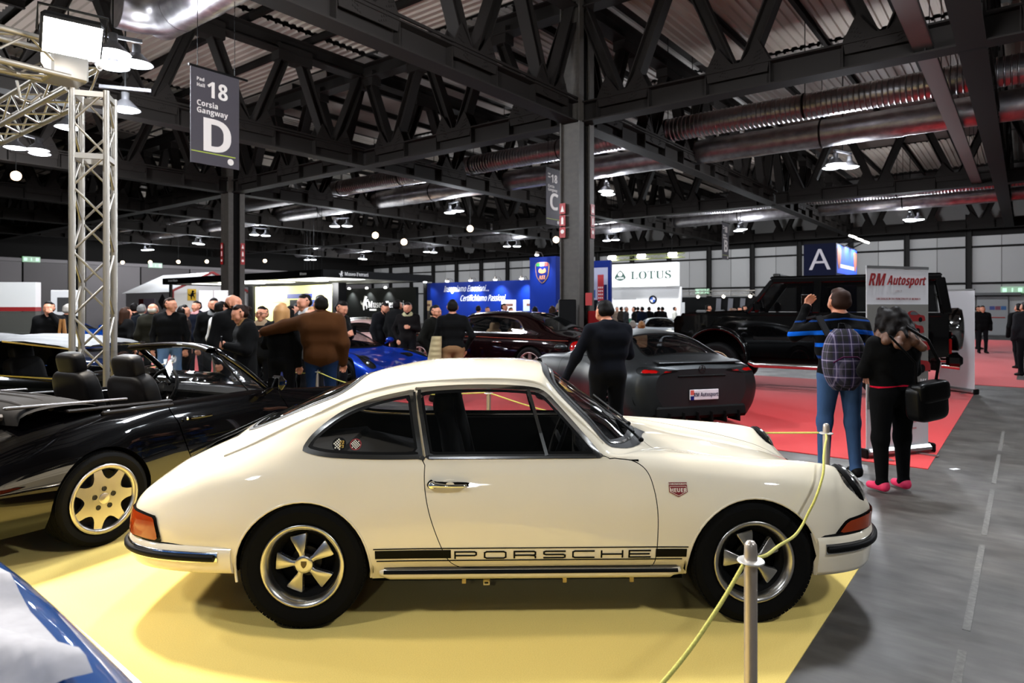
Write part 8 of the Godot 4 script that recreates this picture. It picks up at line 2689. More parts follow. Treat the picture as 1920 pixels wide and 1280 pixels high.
	var ws := board("white_side_wall", "narrow white side wall between picture board and white booth", "booth wall", Vector3(5.0, 0.0, -37.0), FACE, 1.1, 4.1, 0.15, white)
	var rig := thing("light_rig", "pale green light rig hanging above the white booth", "light rig", Vector3(7.7, 4.45, -37.4), FACE)
	lattice(rig, Vector3(-2.2, 0, 0.6), Vector3(2.4, 0, 0.6), 0.12, 0.025, mat(Color(0.55, 0.58, 0.35), 0.4, 0.6), 0.4)
	for k in 3:
		obj("rig_lamp", mb().box(Vector3(-1.9 + 1.85 * k, 0.05, 0.75), Vector3(0.5, 0.2, 0.12), rx(-30), 0.03), glow(Color(1, 1, 0.97), 9.0), rig)
		var sl := SpotLight3D.new()
		sl.name = "rig_light"
		sl.position = Vector3(-1.9 + 1.85 * k, 0.0, 0.95)
		sl.rotation.x = deg_to_rad(-58)
		sl.rotation.y = 0
		sl.light_energy = 6.0
		sl.spot_angle = 70
		sl.spot_range = 60
		sl.spot_attenuation = 2.0
		sl.light_size = 0.2
		sl.shadow_enabled = true
		rig.add_child(sl)
	for k in 2:
		obj("rig_wire", mb().bar(Vector3(-1.5 + 3.2 * k, 0.12, 0.6), Vector3(-1.5 + 3.2 * k, 4.0, 0.6), 0.012, 0.012, Vector3.RIGHT), black, rig)
	for k in 2:
		var dk := thing("booth_desk", ["small green desk in front of the white booth", "second green desk nearer the booth corner"][k], "desk", Vector3(6.7 + 1.7 * k, 0.0, -37.2 + 0.3 * k), FACE)
		obj("desk_body", mb().box(Vector3(0, 0.5, 0), Vector3(0.9, 1.0, 0.5), Basis.IDENTITY, 0.03), mat(Color(0.35, 0.62, 0.5), 0.5), dk)
		obj("desk_top", mb().box(Vector3(0, 1.03, 0), Vector3(1.0, 0.05, 0.6), Basis.IDENTITY, 0.015), white, dk)
	# --- lettered tower
	var na := thing("lettered_tower", "navy block with a big white letter A and lit blue posters", "sign", Vector3(14.71, 0.0, -30.0), HTURN)
	obj("tower_block", mb().box(Vector3(2.3, 2.28, -0.7), Vector3(4.6, 4.56, 1.4)), mat(Color(0.02, 0.045, 0.16), 0.6), na)
	var la := text("big_letter", "A", 0.95, mat(Color(0.78, 0.76, 0.78), 0.6), na, Transform3D(ry(-90), Vector3(-0.006, 3.82, -0.7)), false, false, 0.01, 1.15)
	sheet("lit_poster", na, 2.3, 3.85, 4.4, 1.3, 0.006, mat(Color(0.05, 0.25, 0.70), 0.6), "blue poster")
	obj("poster_line", mb().box(Vector3(2.3, 3.55, 0.014), Vector3(3.0, 0.16, 0.006)), mat(Color(0.8, 0.85, 0.95), 0.5), na)
	for x in [0.5, 4.1]:
		obj("poster_crest", mb().prism(crest, 0.01, xf(Vector3(x, 3.9, 0.012))), mat(Color(0.5, 0.3, 0.25), 0.5), na)
	for k in 3:
		obj("lamp_arm", mb().bar(Vector3(0.7 + 1.5 * k, 4.56, -0.1), Vector3(0.7 + 1.5 * k, 4.85, 0.5), 0.06, 0.06), black, na)
		obj("lamp_face", mb().box(Vector3(0.7 + 1.5 * k, 4.86, 0.55), Vector3(0.7, 0.08, 0.25), rx(20), 0.03), glow(Color(1, 0.98, 0.92), 8.0), na)
		var pl := SpotLight3D.new()
		pl.name = "poster_light"
		pl.position = Vector3(0.7 + 1.5 * k, 4.78, 0.58)
		pl.rotation.x = deg_to_rad(-62)
		pl.light_energy = 4.0
		pl.spot_angle = 60
		pl.spot_range = 60
		pl.spot_attenuation = 2.0
		pl.shadow_enabled = true
		na.add_child(pl)
	# --- black fascia booth
	var cb := thing("booth_canopy", "broad black booth canopy with white underside and fascia lettering", "canopy", Vector3(-8.6, 0.0, -30.0), HTURN)
	obj("fascia", mb().box(Vector3(3.5, 3.18, 0.0), Vector3(7.0, 0.36, 0.1)).box(Vector3(0.0, 3.18, -7.75), Vector3(0.1, 0.36, 15.5)).box(Vector3(3.5, 3.18, -15.5), Vector3(7.0, 0.36, 0.1)).box(Vector3(7.0, 3.18, -7.75), Vector3(0.1, 0.36, 15.5)), black, cb)
	obj("canopy_deck", mb().box(Vector3(3.5, 3.08, -7.75), Vector3(6.9, 0.06, 15.4)), mat(Color(0.85, 0.85, 0.83), 0.6), cb)
	for k in 5:
		obj("ceiling_panel_lamp", mb().box(Vector3(2.2, 3.04, -1.6 - 3.0 * k), Vector3(2.4, 0.02, 0.9)), glow(Color(1, 1, 0.96), 2.2), cb)
	for k in 2:
		var al := OmniLight3D.new()
		al.name = "canopy_light"
		al.position = Vector3(2.2, 2.8, -3.0 - 6.5 * k)
		al.light_energy = 13.0
		al.light_size = 0.6
		al.omni_range = 60
		al.omni_attenuation = 2.0
		al.shadow_enabled = true
		cb.add_child(al)
	text("fascia_lettering", "Museo Ferrari", 0.15, white, cb, xf(Vector3(1.9, 3.2, 0.055)), true, false, 0.008)
	obj("fascia_emblem", mb().prism(horse(0.28), 0.01, xf(Vector3(1.0, 3.19, 0.052))), white, cb)
	text("fascia_lettering", "Museo", 0.12, white, cb, Transform3D(ry(-90), Vector3(-0.056, 3.2, -1.4)), true, false, 0.008)
	text("fascia_lettering", "Ferrari Museo", 0.12, white, cb, Transform3D(ry(-90), Vector3(-0.056, 3.2, -14.2)), true, false, 0.008)
	for q in [Vector3(6.8, 0, -0.3), Vector3(0.3, 0, -15.2), Vector3(6.8, 0, -15.2)]:
		obj("support_post", mb().box(q + Vector3(0, 1.5, 0), Vector3(0.15, 3.0, 0.15), Basis.IDENTITY, 0.01), black, cb)
	for k in 6:
		obj("hanger_wire", mb().bar(Vector3(0.4 + 1.2 * k, 3.36, -0.6 - 2.0 * k), Vector3(0.4 + 1.2 * k, 9.4, -0.6 - 2.0 * k), 0.015, 0.015, Vector3.RIGHT), black, cb)
	var yl := board("yellow_display_wall", "bright pale yellow display wall under the black canopy", "booth wall", hp(0, 0, 0) * 0.0 + Vector3(-12.0, 0.0, -36.4), FACE, 7.3, 2.82, 0.25, mat(Color(0.93, 0.92, 0.55), 0.6), "printed_display")
	for q in [[0.7, 2.25, 2.3, 0.25, Color(0.08, 0.18, 0.55)], [0.6, 1.6, 1.6, 0.9, Color(0.03, 0.04, 0.05)], [2.2, 1.6, 1.5, 0.9, Color(0.15, 0.25, 0.5)], [2.6, 1.45, 0.7, 0.5, Color(0.5, 0.42, 0.15)], [1.35, 1.9, 0.35, 1.0, Color(0.5, 0.42, 0.42)]]:
		sheet("display_print", yl, q[0], q[1], q[2], q[3], 0.13, mat(q[4], 0.6))
	obj("display_line", mb().box(Vector3(-2.1, 2.1, 0.13), Vector3(1.4, 0.06, 0.008), rz(4)).box(Vector3(-1.9, 1.9, 0.13), Vector3(1.7, 0.05, 0.008), rz(3)), mat(Color(0.62, 0.66, 0.35), 0.6), yl)
	for x in [-3.95, 3.95]:
		board("dark_pillar", ["dark pillar left of the pale yellow wall", "dark pillar right of the pale yellow wall"][0 if x < 0 else 1], "pillar", Vector3(-12.0, 0.0, -36.4) + Vector3(0.7893, 0, 0.614) * x, FACE, 0.55, 2.9, 0.5, black, "pillar_block")
	var mw := board("dark_museum_wall", "dark green-black museum wall with white horse and lettering", "booth wall", Vector3(-7.7, 0.0, -38.1), FACE, 6.4, 2.75, 0.2, mat(Color(0.05, 0.058, 0.055), 0.6))
	obj("horse_emblem", mb().prism(horse(0.85), 0.02, xf(Vector3(-1.1, 1.9, 0.1))), white, mw)
	text("wall_lettering", "Museo Ferrari", 0.36, white, mw, xf(Vector3(0.75, 1.8, 0.105)), true, false, 0.01, 0.9)
	obj("lettering_bar", mb().box(Vector3(-0.35, 1.5, 0.105), Vector3(0.6, 0.1, 0.01)), white, mw)
	for k in 3:
		obj("wall_lamp", mb().lathe([Vector2(0.0, 0.1), Vector2(0.06, 0.08), Vector2(0.09, 0.0)], 12, xf(Vector3(-2.2 + 1.6 * k, 2.72, 0.35))).ball(Vector3(-2.2 + 1.6 * k, 2.73, 0.35), Vector3(0.06, 0.03, 0.06)), glow(Color(1, 1, 0.95), 6.0), mw)
		var sl := SpotLight3D.new()
		sl.name = "wall_light"
		sl.position = Vector3(-2.2 + 1.6 * k, 2.65, 0.35)
		sl.rotation.x = deg_to_rad(-72)
		sl.light_energy = 5.0
		sl.spot_angle = 48
		sl.spot_range = 60
		sl.spot_attenuation = 2.0
		sl.shadow_enabled = true
		mw.add_child(sl)
	# --- white tent
	var tn := thing("white_tent", "white gabled tent booth with red edges", "tent", Vector3(-21.3, 0.0, -41.5), HTURN)
	var tw2 := mat(Color(0.72, 0.70, 0.70), 0.75)
	obj("gable_front", mb().prism(PackedVector2Array([Vector2(0, 0), Vector2(5.0, 0), Vector2(5.0, 2.7), Vector2(2.5, 3.9), Vector2(0, 2.7)]), 0.08, xf(Vector3(0, 0, -0.08))), mat(Color(0.80, 0.79, 0.79), 0.7), tn)
	obj("side_wall", mb().box(Vector3(0, 1.35, -3.4), Vector3(0.08, 2.7, 6.6)), tw2, tn)
	var rf := mb()
	rf.quad(Vector3(-0.25, 2.6, 0.15), Vector3(2.5, 3.95, 0.15), Vector3(2.5, 3.95, -6.8), Vector3(-0.25, 2.6, -6.8))
	rf.quad(Vector3(5.25, 2.6, 0.15), Vector3(2.5, 3.95, 0.15), Vector3(2.5, 3.95, -6.8), Vector3(5.25, 2.6, -6.8))
	obj("tent_roof", rf, mat(Color(0.78, 0.78, 0.78), 0.7), tn)
	obj("red_edge", mb().bar(Vector3(-0.25, 2.6, 0.16), Vector3(2.5, 3.95, 0.16), 0.05, 0.14).bar(Vector3(5.25, 2.6, 0.16), Vector3(2.5, 3.95, 0.16), 0.05, 0.14).bar(Vector3(0.02, 0, 0.03), Vector3(0.02, 2.7, 0.03), 0.08, 0.08, Vector3.RIGHT), mat(Color(0.5, 0.07, 0.08), 0.6), tn)
	obj("red_door", mb().box(Vector3(-0.06, 1.1, -4.3), Vector3(0.06, 2.2, 0.6)), mat(Color(0.35, 0.04, 0.06), 0.6), tn)
	obj("door_opening", mb().box(Vector3(-0.05, 1.1, -3.1), Vector3(0.05, 2.2, 1.6)), mat(Color(0.62, 0.55, 0.62), 0.7), tn)
	obj("diamond_sign", mb().prism(PackedVector2Array([Vector2(-0.55, 0), Vector2(0, -0.5), Vector2(0.55, 0), Vector2(0, 0.5)]), 0.04, Transform3D(ry(-90), Vector3(-0.06, 2.0, -1.2))), mat(Color(0.12, 0.11, 0.12), 0.5), tn)
	var ys := obj("yellow_badge", mb().box(Vector3(1.2, 2.45, 0.03), Vector3(0.55, 0.75, 0.03)), mat(Color(0.78, 0.62, 0.05), 0.5), tn)
	obj("badge_horse", mb().prism(horse(0.6), 0.01, xf(Vector3(1.2, 2.45, 0.046))), black, ys)
	obj("tent_line", mb().box(Vector3(2.6, 2.12, 0.01), Vector3(1.5, 0.14, 0.008)), mat(Color(0.5, 0.5, 0.52), 0.6), tn)
	for k in 2:
		board("white_partition", ["left panel of the white partition behind the bearded men", "right panel of the white partition behind the bearded men"][k], "panel", Vector3(-9.25 + 0.45 * k, 0.008, -20.0), 0.0, 0.43, 2.13, 0.04, white)
	# --- white counter wall at the left edge
	var wc := board("white_counter", "white display wall on a grey base with a red band", "counter", Vector3(-12.6, 0.0, -16.0), 0.05, 2.2, 1.02, 0.5, mat(Color(0.22, 0.22, 0.20), 0.6), "grey_base")
	obj("red_band", mb().box(Vector3(0, 1.58, 0.0), Vector3(2.2, 0.10, 0.22)), mat(Color(0.5, 0.06, 0.06), 0.6), wc)
	obj("grey_upper_base", mb().box(Vector3(0, 1.27, 0), Vector3(2.2, 0.5, 0.2)), mat(Color(0.24, 0.24, 0.22), 0.6), wc)
	obj("white_face", mb().box(Vector3(0, 1.93, 0), Vector3(2.2, 0.6, 0.2)), mat(Color(0.8, 0.8, 0.79), 0.6), wc)
	var po := board("poster_stand", "white poster panel with a dark photo behind the truss post", "panel", Vector3(-12.4, 0.0, -18.4), 0.1, 0.8, 2.1, 0.04, white)
	sheet("photo_print", po, 0.0, 1.7, 0.45, 0.4, 0.024, mat(Color(0.2, 0.2, 0.2), 0.6))
	# --- black truss booth on the right
	var kb := thing("truss_booth", "low black booth framed by silver lattice truss", "booth", Vector3(12.2, 0.0, -40.5), FACE)
	lattice(kb, Vector3(-2.4, 2.5, 0), Vector3(2.6, 2.5, 0), 0.14, 0.028, alu, 0.35)
	lattice(kb, Vector3(-2.4, 0, 0), Vector3(-2.4, 2.4, 0), 0.14, 0.028, alu, 0.35, Vector3.BACK)
	obj("back_wall", mb().box(Vector3(0.2, 1.15, -1.2), Vector3(5.2, 2.3, 0.1)), black, kb)
	for k in 3:
		obj("mirror_strip", mb().box(Vector3(0.0 + 0.75 * k, 1.2, -1.1), Vector3(0.3, 2.0, 0.04), rz(-4)), mat(Color(0.4, 0.4, 0.42), 0.3, 0.4), kb)
	obj("notice", mb().box(Vector3(-1.9, 1.2, 0.2), Vector3(0.55, 1.5, 0.04)), white, kb)
	for k in 3:
		obj("booth_bulb", mb().ball(Vector3(-0.8 + 1.6 * k, 2.3, 0.1), Vector3(0.1, 0.1, 0.1)), glow(Color(1, 0.95, 0.85), 5.0), kb)
	# --- roll-up banners
	var r1 := rollup(Vector3(4.205, 0.008, -7.21), deg_to_rad(19.4), 0.90, 2.04, "roll-up banner with red RM Autosport lettering and a red car picture")
	var red := mat(Color(0.50, 0.045, 0.06), 0.5)
	text("banner_lettering", "RM", 0.13, red, r1, Transform3D(sk, Vector3(-0.305, 1.905, 0.012)), false, true, 0.004, 0.85)
	text("banner_lettering", "Autosport", 0.098, red, r1, Transform3D(sk, Vector3(0.125, 1.90, 0.012)), false, true, 0.004, 0.85)
	text("banner_lettering", "SINCE", 0.022, mat(Color(0.72, 0.68, 0.68), 0.6), r1, xf(Vector3(0, 1.785, 0.012)), false, false, 0.002, 1.3)
	text("banner_lettering", "CAR DEALER IN THE PRINCIPALITY OF MONACO", 0.022, red, r1, xf(Vector3(0, 1.70, 0.012)), false, false, 0.002, 0.98)
	var pic := sheet("car_picture", r1, 0.0, 1.08, 0.88, 1.12, 0.006, mat(Color(0.45, 0.44, 0.42), 0.5))
	var carp := smooth_poly(v2([-0.3, -0.05, -0.31, 0.02, -0.2, 0.05, -0.08, 0.12, 0.06, 0.12, 0.18, 0.05, 0.3, 0.03, 0.33, -0.04, 0.28, -0.08, -0.26, -0.08]), 3)
	for q in [[0.0, 1.52, 0.5, 0.5], [0.3, 1.5, 0.6, 0.55], [0.2, 1.38, 0.8, 0.7], [0.25, 1.2, 1.0, 0.85], [0.22, 0.98, 1.2, 0.95]]:
		var pf := Transform3D(Basis.from_scale(Vector3(q[3], q[3], 1)), Vector3(q[0] * 0.7, q[1], 0.011 + 0.0012 * q[2]))
		obj("picture_car", mb().prism(carp, 0.001, pf), red, pic)
		obj("picture_glass", mb().prism(smooth_poly(v2([-0.06, 0.05, -0.04, 0.11, 0.06, 0.11, 0.14, 0.05]), 3), 0.002, pf), mat(Color(0.3, 0.31, 0.32), 0.4), pic)
		obj("picture_wheel", mb().prism(circle(0.05, 14), 0.002, pf * xf(Vector3(0.2, -0.05, 0))), black, pic)
	obj("picture_foot", mb().box(Vector3(0, 0.68, 0.013), Vector3(0.88, 0.16, 0.004)), mat(Color(0.3, 0.29, 0.29), 0.5), pic)
	text("picture_lettering", "DAY.", 0.035, white, pic, xf(Vector3(0.36, 0.80, 0.02)), false, true, 0.002)
	text("picture_lettering", "BE TRUE\"", 0.03, white, pic, xf(Vector3(0.33, 0.74, 0.02)), false, true, 0.002)
	for k in 3:
		obj("print_line", mb().box(Vector3(0.12 + 0.03 * k, 0.42 - 0.07 * k, 0.005), Vector3(0.3 - 0.06 * k, 0.018, 0.002)), mat(Color(0.72, 0.5, 0.5), 0.6), r1)
	obj("banner_stripe", mb().box(Vector3(0, 0.57, 0.007), Vector3(0.88, 0.07, 0.002)), mat(Color(0.05, 0.05, 0.05), 0.5), r1)
	rollup(Vector3(8.5, 0.0, -12.65), deg_to_rad(-78), 0.78, 1.95, "plain pale roll-up banner seen edge-on beyond the off-road car")
	# --- rope barrier
	var stl := mat(Color(0.66, 0.62, 0.58), 0.35, 0.7)
	var posts := [Vector3(0.787, 0, -2.18), Vector3(2.09, 0, -4.4), Vector3(-0.23, 0, -6.5), Vector3(-2.55, 0, -8.65), Vector3(-3.35, 0, -9.5), Vector3(-0.75, 0, -0.75)]
	var names := ["silver barrier post with ring plate in front of the coupe's front wheel", "silver barrier post at the carpet corner before the coupe's nose", "silver barrier post seen through the coupe's side windows", "silver barrier post between brown leather jacket and blue sports car", "thin silver barrier post at the feet of the blonde woman", "silver barrier post at the camera's side of the yellow carpet"]
	for k in posts.size():
		var t := thing("barrier_post", names[k], "post", posts[k] + Vector3(0, 0.006 if k != 2 else 0.0, 0), 0.0, "rope barrier posts")
		obj("tube", mb().lathe([Vector2(0.021, 0.02), Vector2(0.021, 0.80), Vector2(0.019, 0.825), Vector2(0.012, 0.835), Vector2(0.0, 0.837)], 20), stl, t)
		obj("ring_plate", mb().lathe([Vector2(0.021, 0.768), Vector2(0.042, 0.766), Vector2(0.044, 0.77), Vector2(0.042, 0.774), Vector2(0.021, 0.776)], 20), mat(Color(0.75, 0.74, 0.72), 0.35, 0.6), t)
		obj("foot", mb().lathe([Vector2(0.0, 0.022), Vector2(0.13, 0.018), Vector2(0.15, 0.008), Vector2(0.15, 0.0)], 24), stl, t)
	var rope := tri_mat(noise_tex(0.09, Color(0.52, 0.50, 0.22), Color(0.78, 0.75, 0.38), 256, 3, 71), 6.0, 0.9)
	var runs := [
		["pale yellow rope looped over the coupe's front wing", [Vector3(0.80, 0.77, -2.215), Vector3(0.93, 0.705, -2.42), Vector3(1.08, 0.645, -2.68), Vector3(1.28, 0.575, -3.0), Vector3(1.40, 0.562, -3.19), Vector3(1.455, 0.60, -3.25), Vector3(1.51, 0.67, -3.285), Vector3(1.59, 0.762, -3.38), Vector3(1.66, 0.822, -3.52), Vector3(1.80, 0.826, -3.8), Vector3(1.95, 0.80, -4.1), Vector3(2.07, 0.775, -4.36)]],
		["pale yellow rope slanting across the front of the yellow carpet", [Vector3(0.755, 0.77, -2.16), Vector3(0.62, 0.68, -2.02), Vector3(0.44, 0.575, -1.86), Vector3(0.1, 0.47, -1.55), Vector3(-0.3, 0.55, -1.15), Vector3(-0.72, 0.77, -0.78)]],
		["yellow rope sagging behind the coupe's bonnet", [Vector3(2.06, 0.772, -4.44), Vector3(1.5, 0.68, -4.95), Vector3(0.9, 0.64, -5.45), Vector3(0.3, 0.68, -6.0), Vector3(-0.2, 0.772, -6.46)]],
		["yellow rope behind the coupe's roof", [Vector3(-0.26, 0.772, -6.54), Vector3(-0.9, 0.68, -7.12), Vector3(-1.5, 0.65, -7.68), Vector3(-2.1, 0.69, -8.23), Vector3(-2.52, 0.772, -8.61)]],
		["yellow rope at the brown leather jacket's legs", [Vector3(-2.58, 0.772, -8.68), Vector3(-2.8, 0.73, -8.92), Vector3(-3.1, 0.72, -9.24), Vector3(-3.33, 0.77, -9.47)]]]
	for r in runs:
		var pts := []
		var a: Array = r[1]
		for k in a.size() - 1:
			for e in 6:
				pts.append(a[k].cubic_interpolate(a[k + 1], a[maxi(k - 1, 0)], a[mini(k + 2, a.size() - 1)], e / 6.0))
		pts.append(a[a.size() - 1])
		solo("barrier_rope", mb().tube(pts, 0.0065, 8), rope, r[0], "rope")
	# --- small lamps strung at the back
	for k in 6:
		var x := -26.5 + 2.05 * k
		bulb(Vector3(x, 4.7, -45.0 + 0.3 * k), Color(1.0, 0.86, 0.66), "small warm pendant bulb in the string above the tent", 0.11)
	for q in [[-6.2, 4.9, -30.0], [-1.9, 5.2, -30.0], [2.0, 4.7, -30.0], [-4.9, 4.6, -30.0], [-15.0, 5.6, -20.0], [-18.0, 5.0, -20.2]]:
		bulb(Vector3(q[0], q[1], q[2]), Color(1.0, 0.82, 0.62), "warm pendant bulb hanging among the roof trusses", 0.14)
	# --- small things
	var hc := thing("hose_cabinet", "red fire hose cabinet on the steel column", "cabinet", Vector3(2.02, 1.2, -15.85), 0.0)
	obj("cabinet_box", mb().box(Vector3(0, 0.17, 0), Vector3(0.4, 0.34, 0.2), Basis.IDENTITY, 0.02), mat(Color(0.42, 0.03, 0.04), 0.4), hc)
	obj("cabinet_sign", mb().box(Vector3(-0.18, 0.62, 0), Vector3(0.16, 0.3, 0.02)), mat(Color(0.6, 0.1, 0.1), 0.5), hc)
	solo("dark_partition", mb().box(Vector3(0, 0.9, 0), Vector3(0.4, 1.8, 0.3), Basis.IDENTITY, 0.02), black, "tall black partition block beside the steel column", "partition", Vector3(1.30, 0.008, -15.6))
	var ea := thing("wooden_easel", "small wooden easel standing behind the roadster roof", "easel", Vector3(-7.65, 0.0, -11.25), 0.3)
	for s in [-1.0, 1.0]:
		obj("easel_leg", mb().bar(Vector3(0.16 * s, 0.0, 0.0), Vector3(0.02 * s, 1.42, 0), 0.035, 0.035, Vector3.BACK), mat(Color(0.62, 0.42, 0.2), 0.6), ea)
	obj("easel_leg", mb().bar(Vector3(0, 0, -0.4), Vector3(0, 1.4, -0.02), 0.035, 0.035, Vector3.BACK), mat(Color(0.62, 0.42, 0.2), 0.6), ea)
	obj("easel_rail", mb().bar(Vector3(-0.12, 1.0, 0.03), Vector3(0.12, 1.0, 0.03), 0.03, 0.03), mat(Color(0.62, 0.42, 0.2), 0.6), ea)
	solo("paper_scrap", mb().box(Vector3.ZERO, Vector3(0.09, 0.003, 0.05)), white, "small white paper scrap lying on the concrete gangway", "paper", Vector3(4.42, 0.002, -6.6), 0.3)
	belongings(black, white)
	print("stands ", Time.get_ticks_msec())

func floodlight(where: Vector3, aim: Vector3, power: float, label: String) -> void:
	var t := thing("floodlight", label, "lamp", where, 0.0)
	t.look_at_from_position(where, aim, Vector3.UP)
	obj("housing", mb().box(Vector3(0, 0, 0.06), Vector3(0.46, 0.34, 0.12), Basis.IDENTITY, 0.03), mat(Color(0.05, 0.05, 0.05), 0.5), t)
	obj("lamp_face", mb().box(Vector3(0, 0, -0.004), Vector3(0.42, 0.30, 0.008)), glow(Color(1.0, 0.97, 0.93), power), t)
	obj("bracket", mb().tube([Vector3(-0.25, 0, 0.06), Vector3(-0.25, 0.22, 0.08), Vector3(0.25, 0.22, 0.08), Vector3(0.25, 0, 0.06)], 0.012, 6), mat(Color(0.05, 0.05, 0.05), 0.5), t)
	var l := SpotLight3D.new()
	l.name = "flood_light"
	l.position = Vector3(0, 0, -0.06)
	l.light_energy = power
	l.light_color = Color(1.0, 0.96, 0.9)
	l.light_size = 0.18
	l.spot_angle = 58
	l.spot_angle_attenuation = 0.7
	l.spot_range = 60
	l.spot_attenuation = 2.0
	l.shadow_enabled = true
	t.add_child(l)

func arm_lamp(parent: Node3D, at: Vector3, face: Material, metal: Material, energy: float) -> void:
	obj("lamp_arm", mb().tube([at + Vector3(0, -0.05, -0.05), at + Vector3(0, 0.12, 0.1), at + Vector3(0, 0.12, 0.42)], 0.015, 6), metal, parent)
	obj("spot_lamp", mb().lathe([Vector2(0.0, 0.16), Vector2(0.06, 0.14), Vector2(0.1, 0.0)], 14, xf(at + Vector3(0, 0.0, 0.45))), metal, parent)
	obj("lamp_face", mb().ball(at + Vector3(0, -0.01, 0.45), Vector3(0.095, 0.05, 0.095)), face, parent)
	var s := SpotLight3D.new()
	s.name = "spot_light"
	s.position = at + Vector3(0, -0.08, 0.45)
	s.rotation.x = deg_to_rad(-68)
	s.light_energy = energy * 3.0
	s.light_size = 0.08
	s.spot_angle = 50
	s.spot_range = 60
	s.spot_attenuation = 2.0
	s.shadow_enabled = true
	parent.add_child(s)

func bulb(where: Vector3, c: Color, label: String, r: float) -> void:
	var t := thing("pendant_bulb", label, "lamp", where, 0.0, label)
	obj("bulb_globe", mb().ball(Vector3.ZERO, Vector3(r, r, r), 14, 10), glow(c, 7.0), t)
	obj("flex", mb().bar(Vector3(0, r * 0.9, 0), Vector3(0, 9.3 - where.y, 0), 0.012, 0.012, Vector3.RIGHT), mat(Color(0.04, 0.04, 0.04), 0.7), t)

func rollup(where: Vector3, turn: float, w: float, h: float, label: String) -> Node3D:
	var t := thing("rollup_banner", label, "banner", where, turn)
	obj("banner_sheet", mb().box(Vector3(0, h / 2 + 0.03, 0), Vector3(w, h - 0.1, 0.006)), mat(Color(0.80, 0.79, 0.80), 0.55), t)
	obj("top_rail", mb().bar(Vector3(-w / 2, h, 0), Vector3(w / 2, h, 0), 0.02, 0.03), mat(Color(0.6, 0.6, 0.6), 0.3, 0.8), t)
	obj("cassette", mb().box(Vector3(0, 0.055, 0), Vector3(w + 0.04, 0.09, 0.12), Basis.IDENTITY, 0.03), mat(Color(0.62, 0.62, 0.62), 0.3, 0.8), t)
	for s in [-1.0, 1.0]:
		obj("end_cap", mb().box(Vector3(s * (w / 2 + 0.035), 0.055, 0), Vector3(0.03, 0.10, 0.13), Basis.IDENTITY, 0.02), mat(Color(0.03, 0.03, 0.03), 0.5), t)
		obj("foot_bar", mb().box(Vector3(s * w * 0.3, 0.008, 0.05), Vector3(0.05, 0.012, 0.36), ry(20 * s)), mat(Color(0.6, 0.6, 0.6), 0.3, 0.8), t)
	obj("pole", mb().tube([Vector3(0, 0.08, -0.03), Vector3(0, h, -0.02)], 0.01, 6), mat(Color(0.5, 0.5, 0.5), 0.3, 0.8), t)
	return t

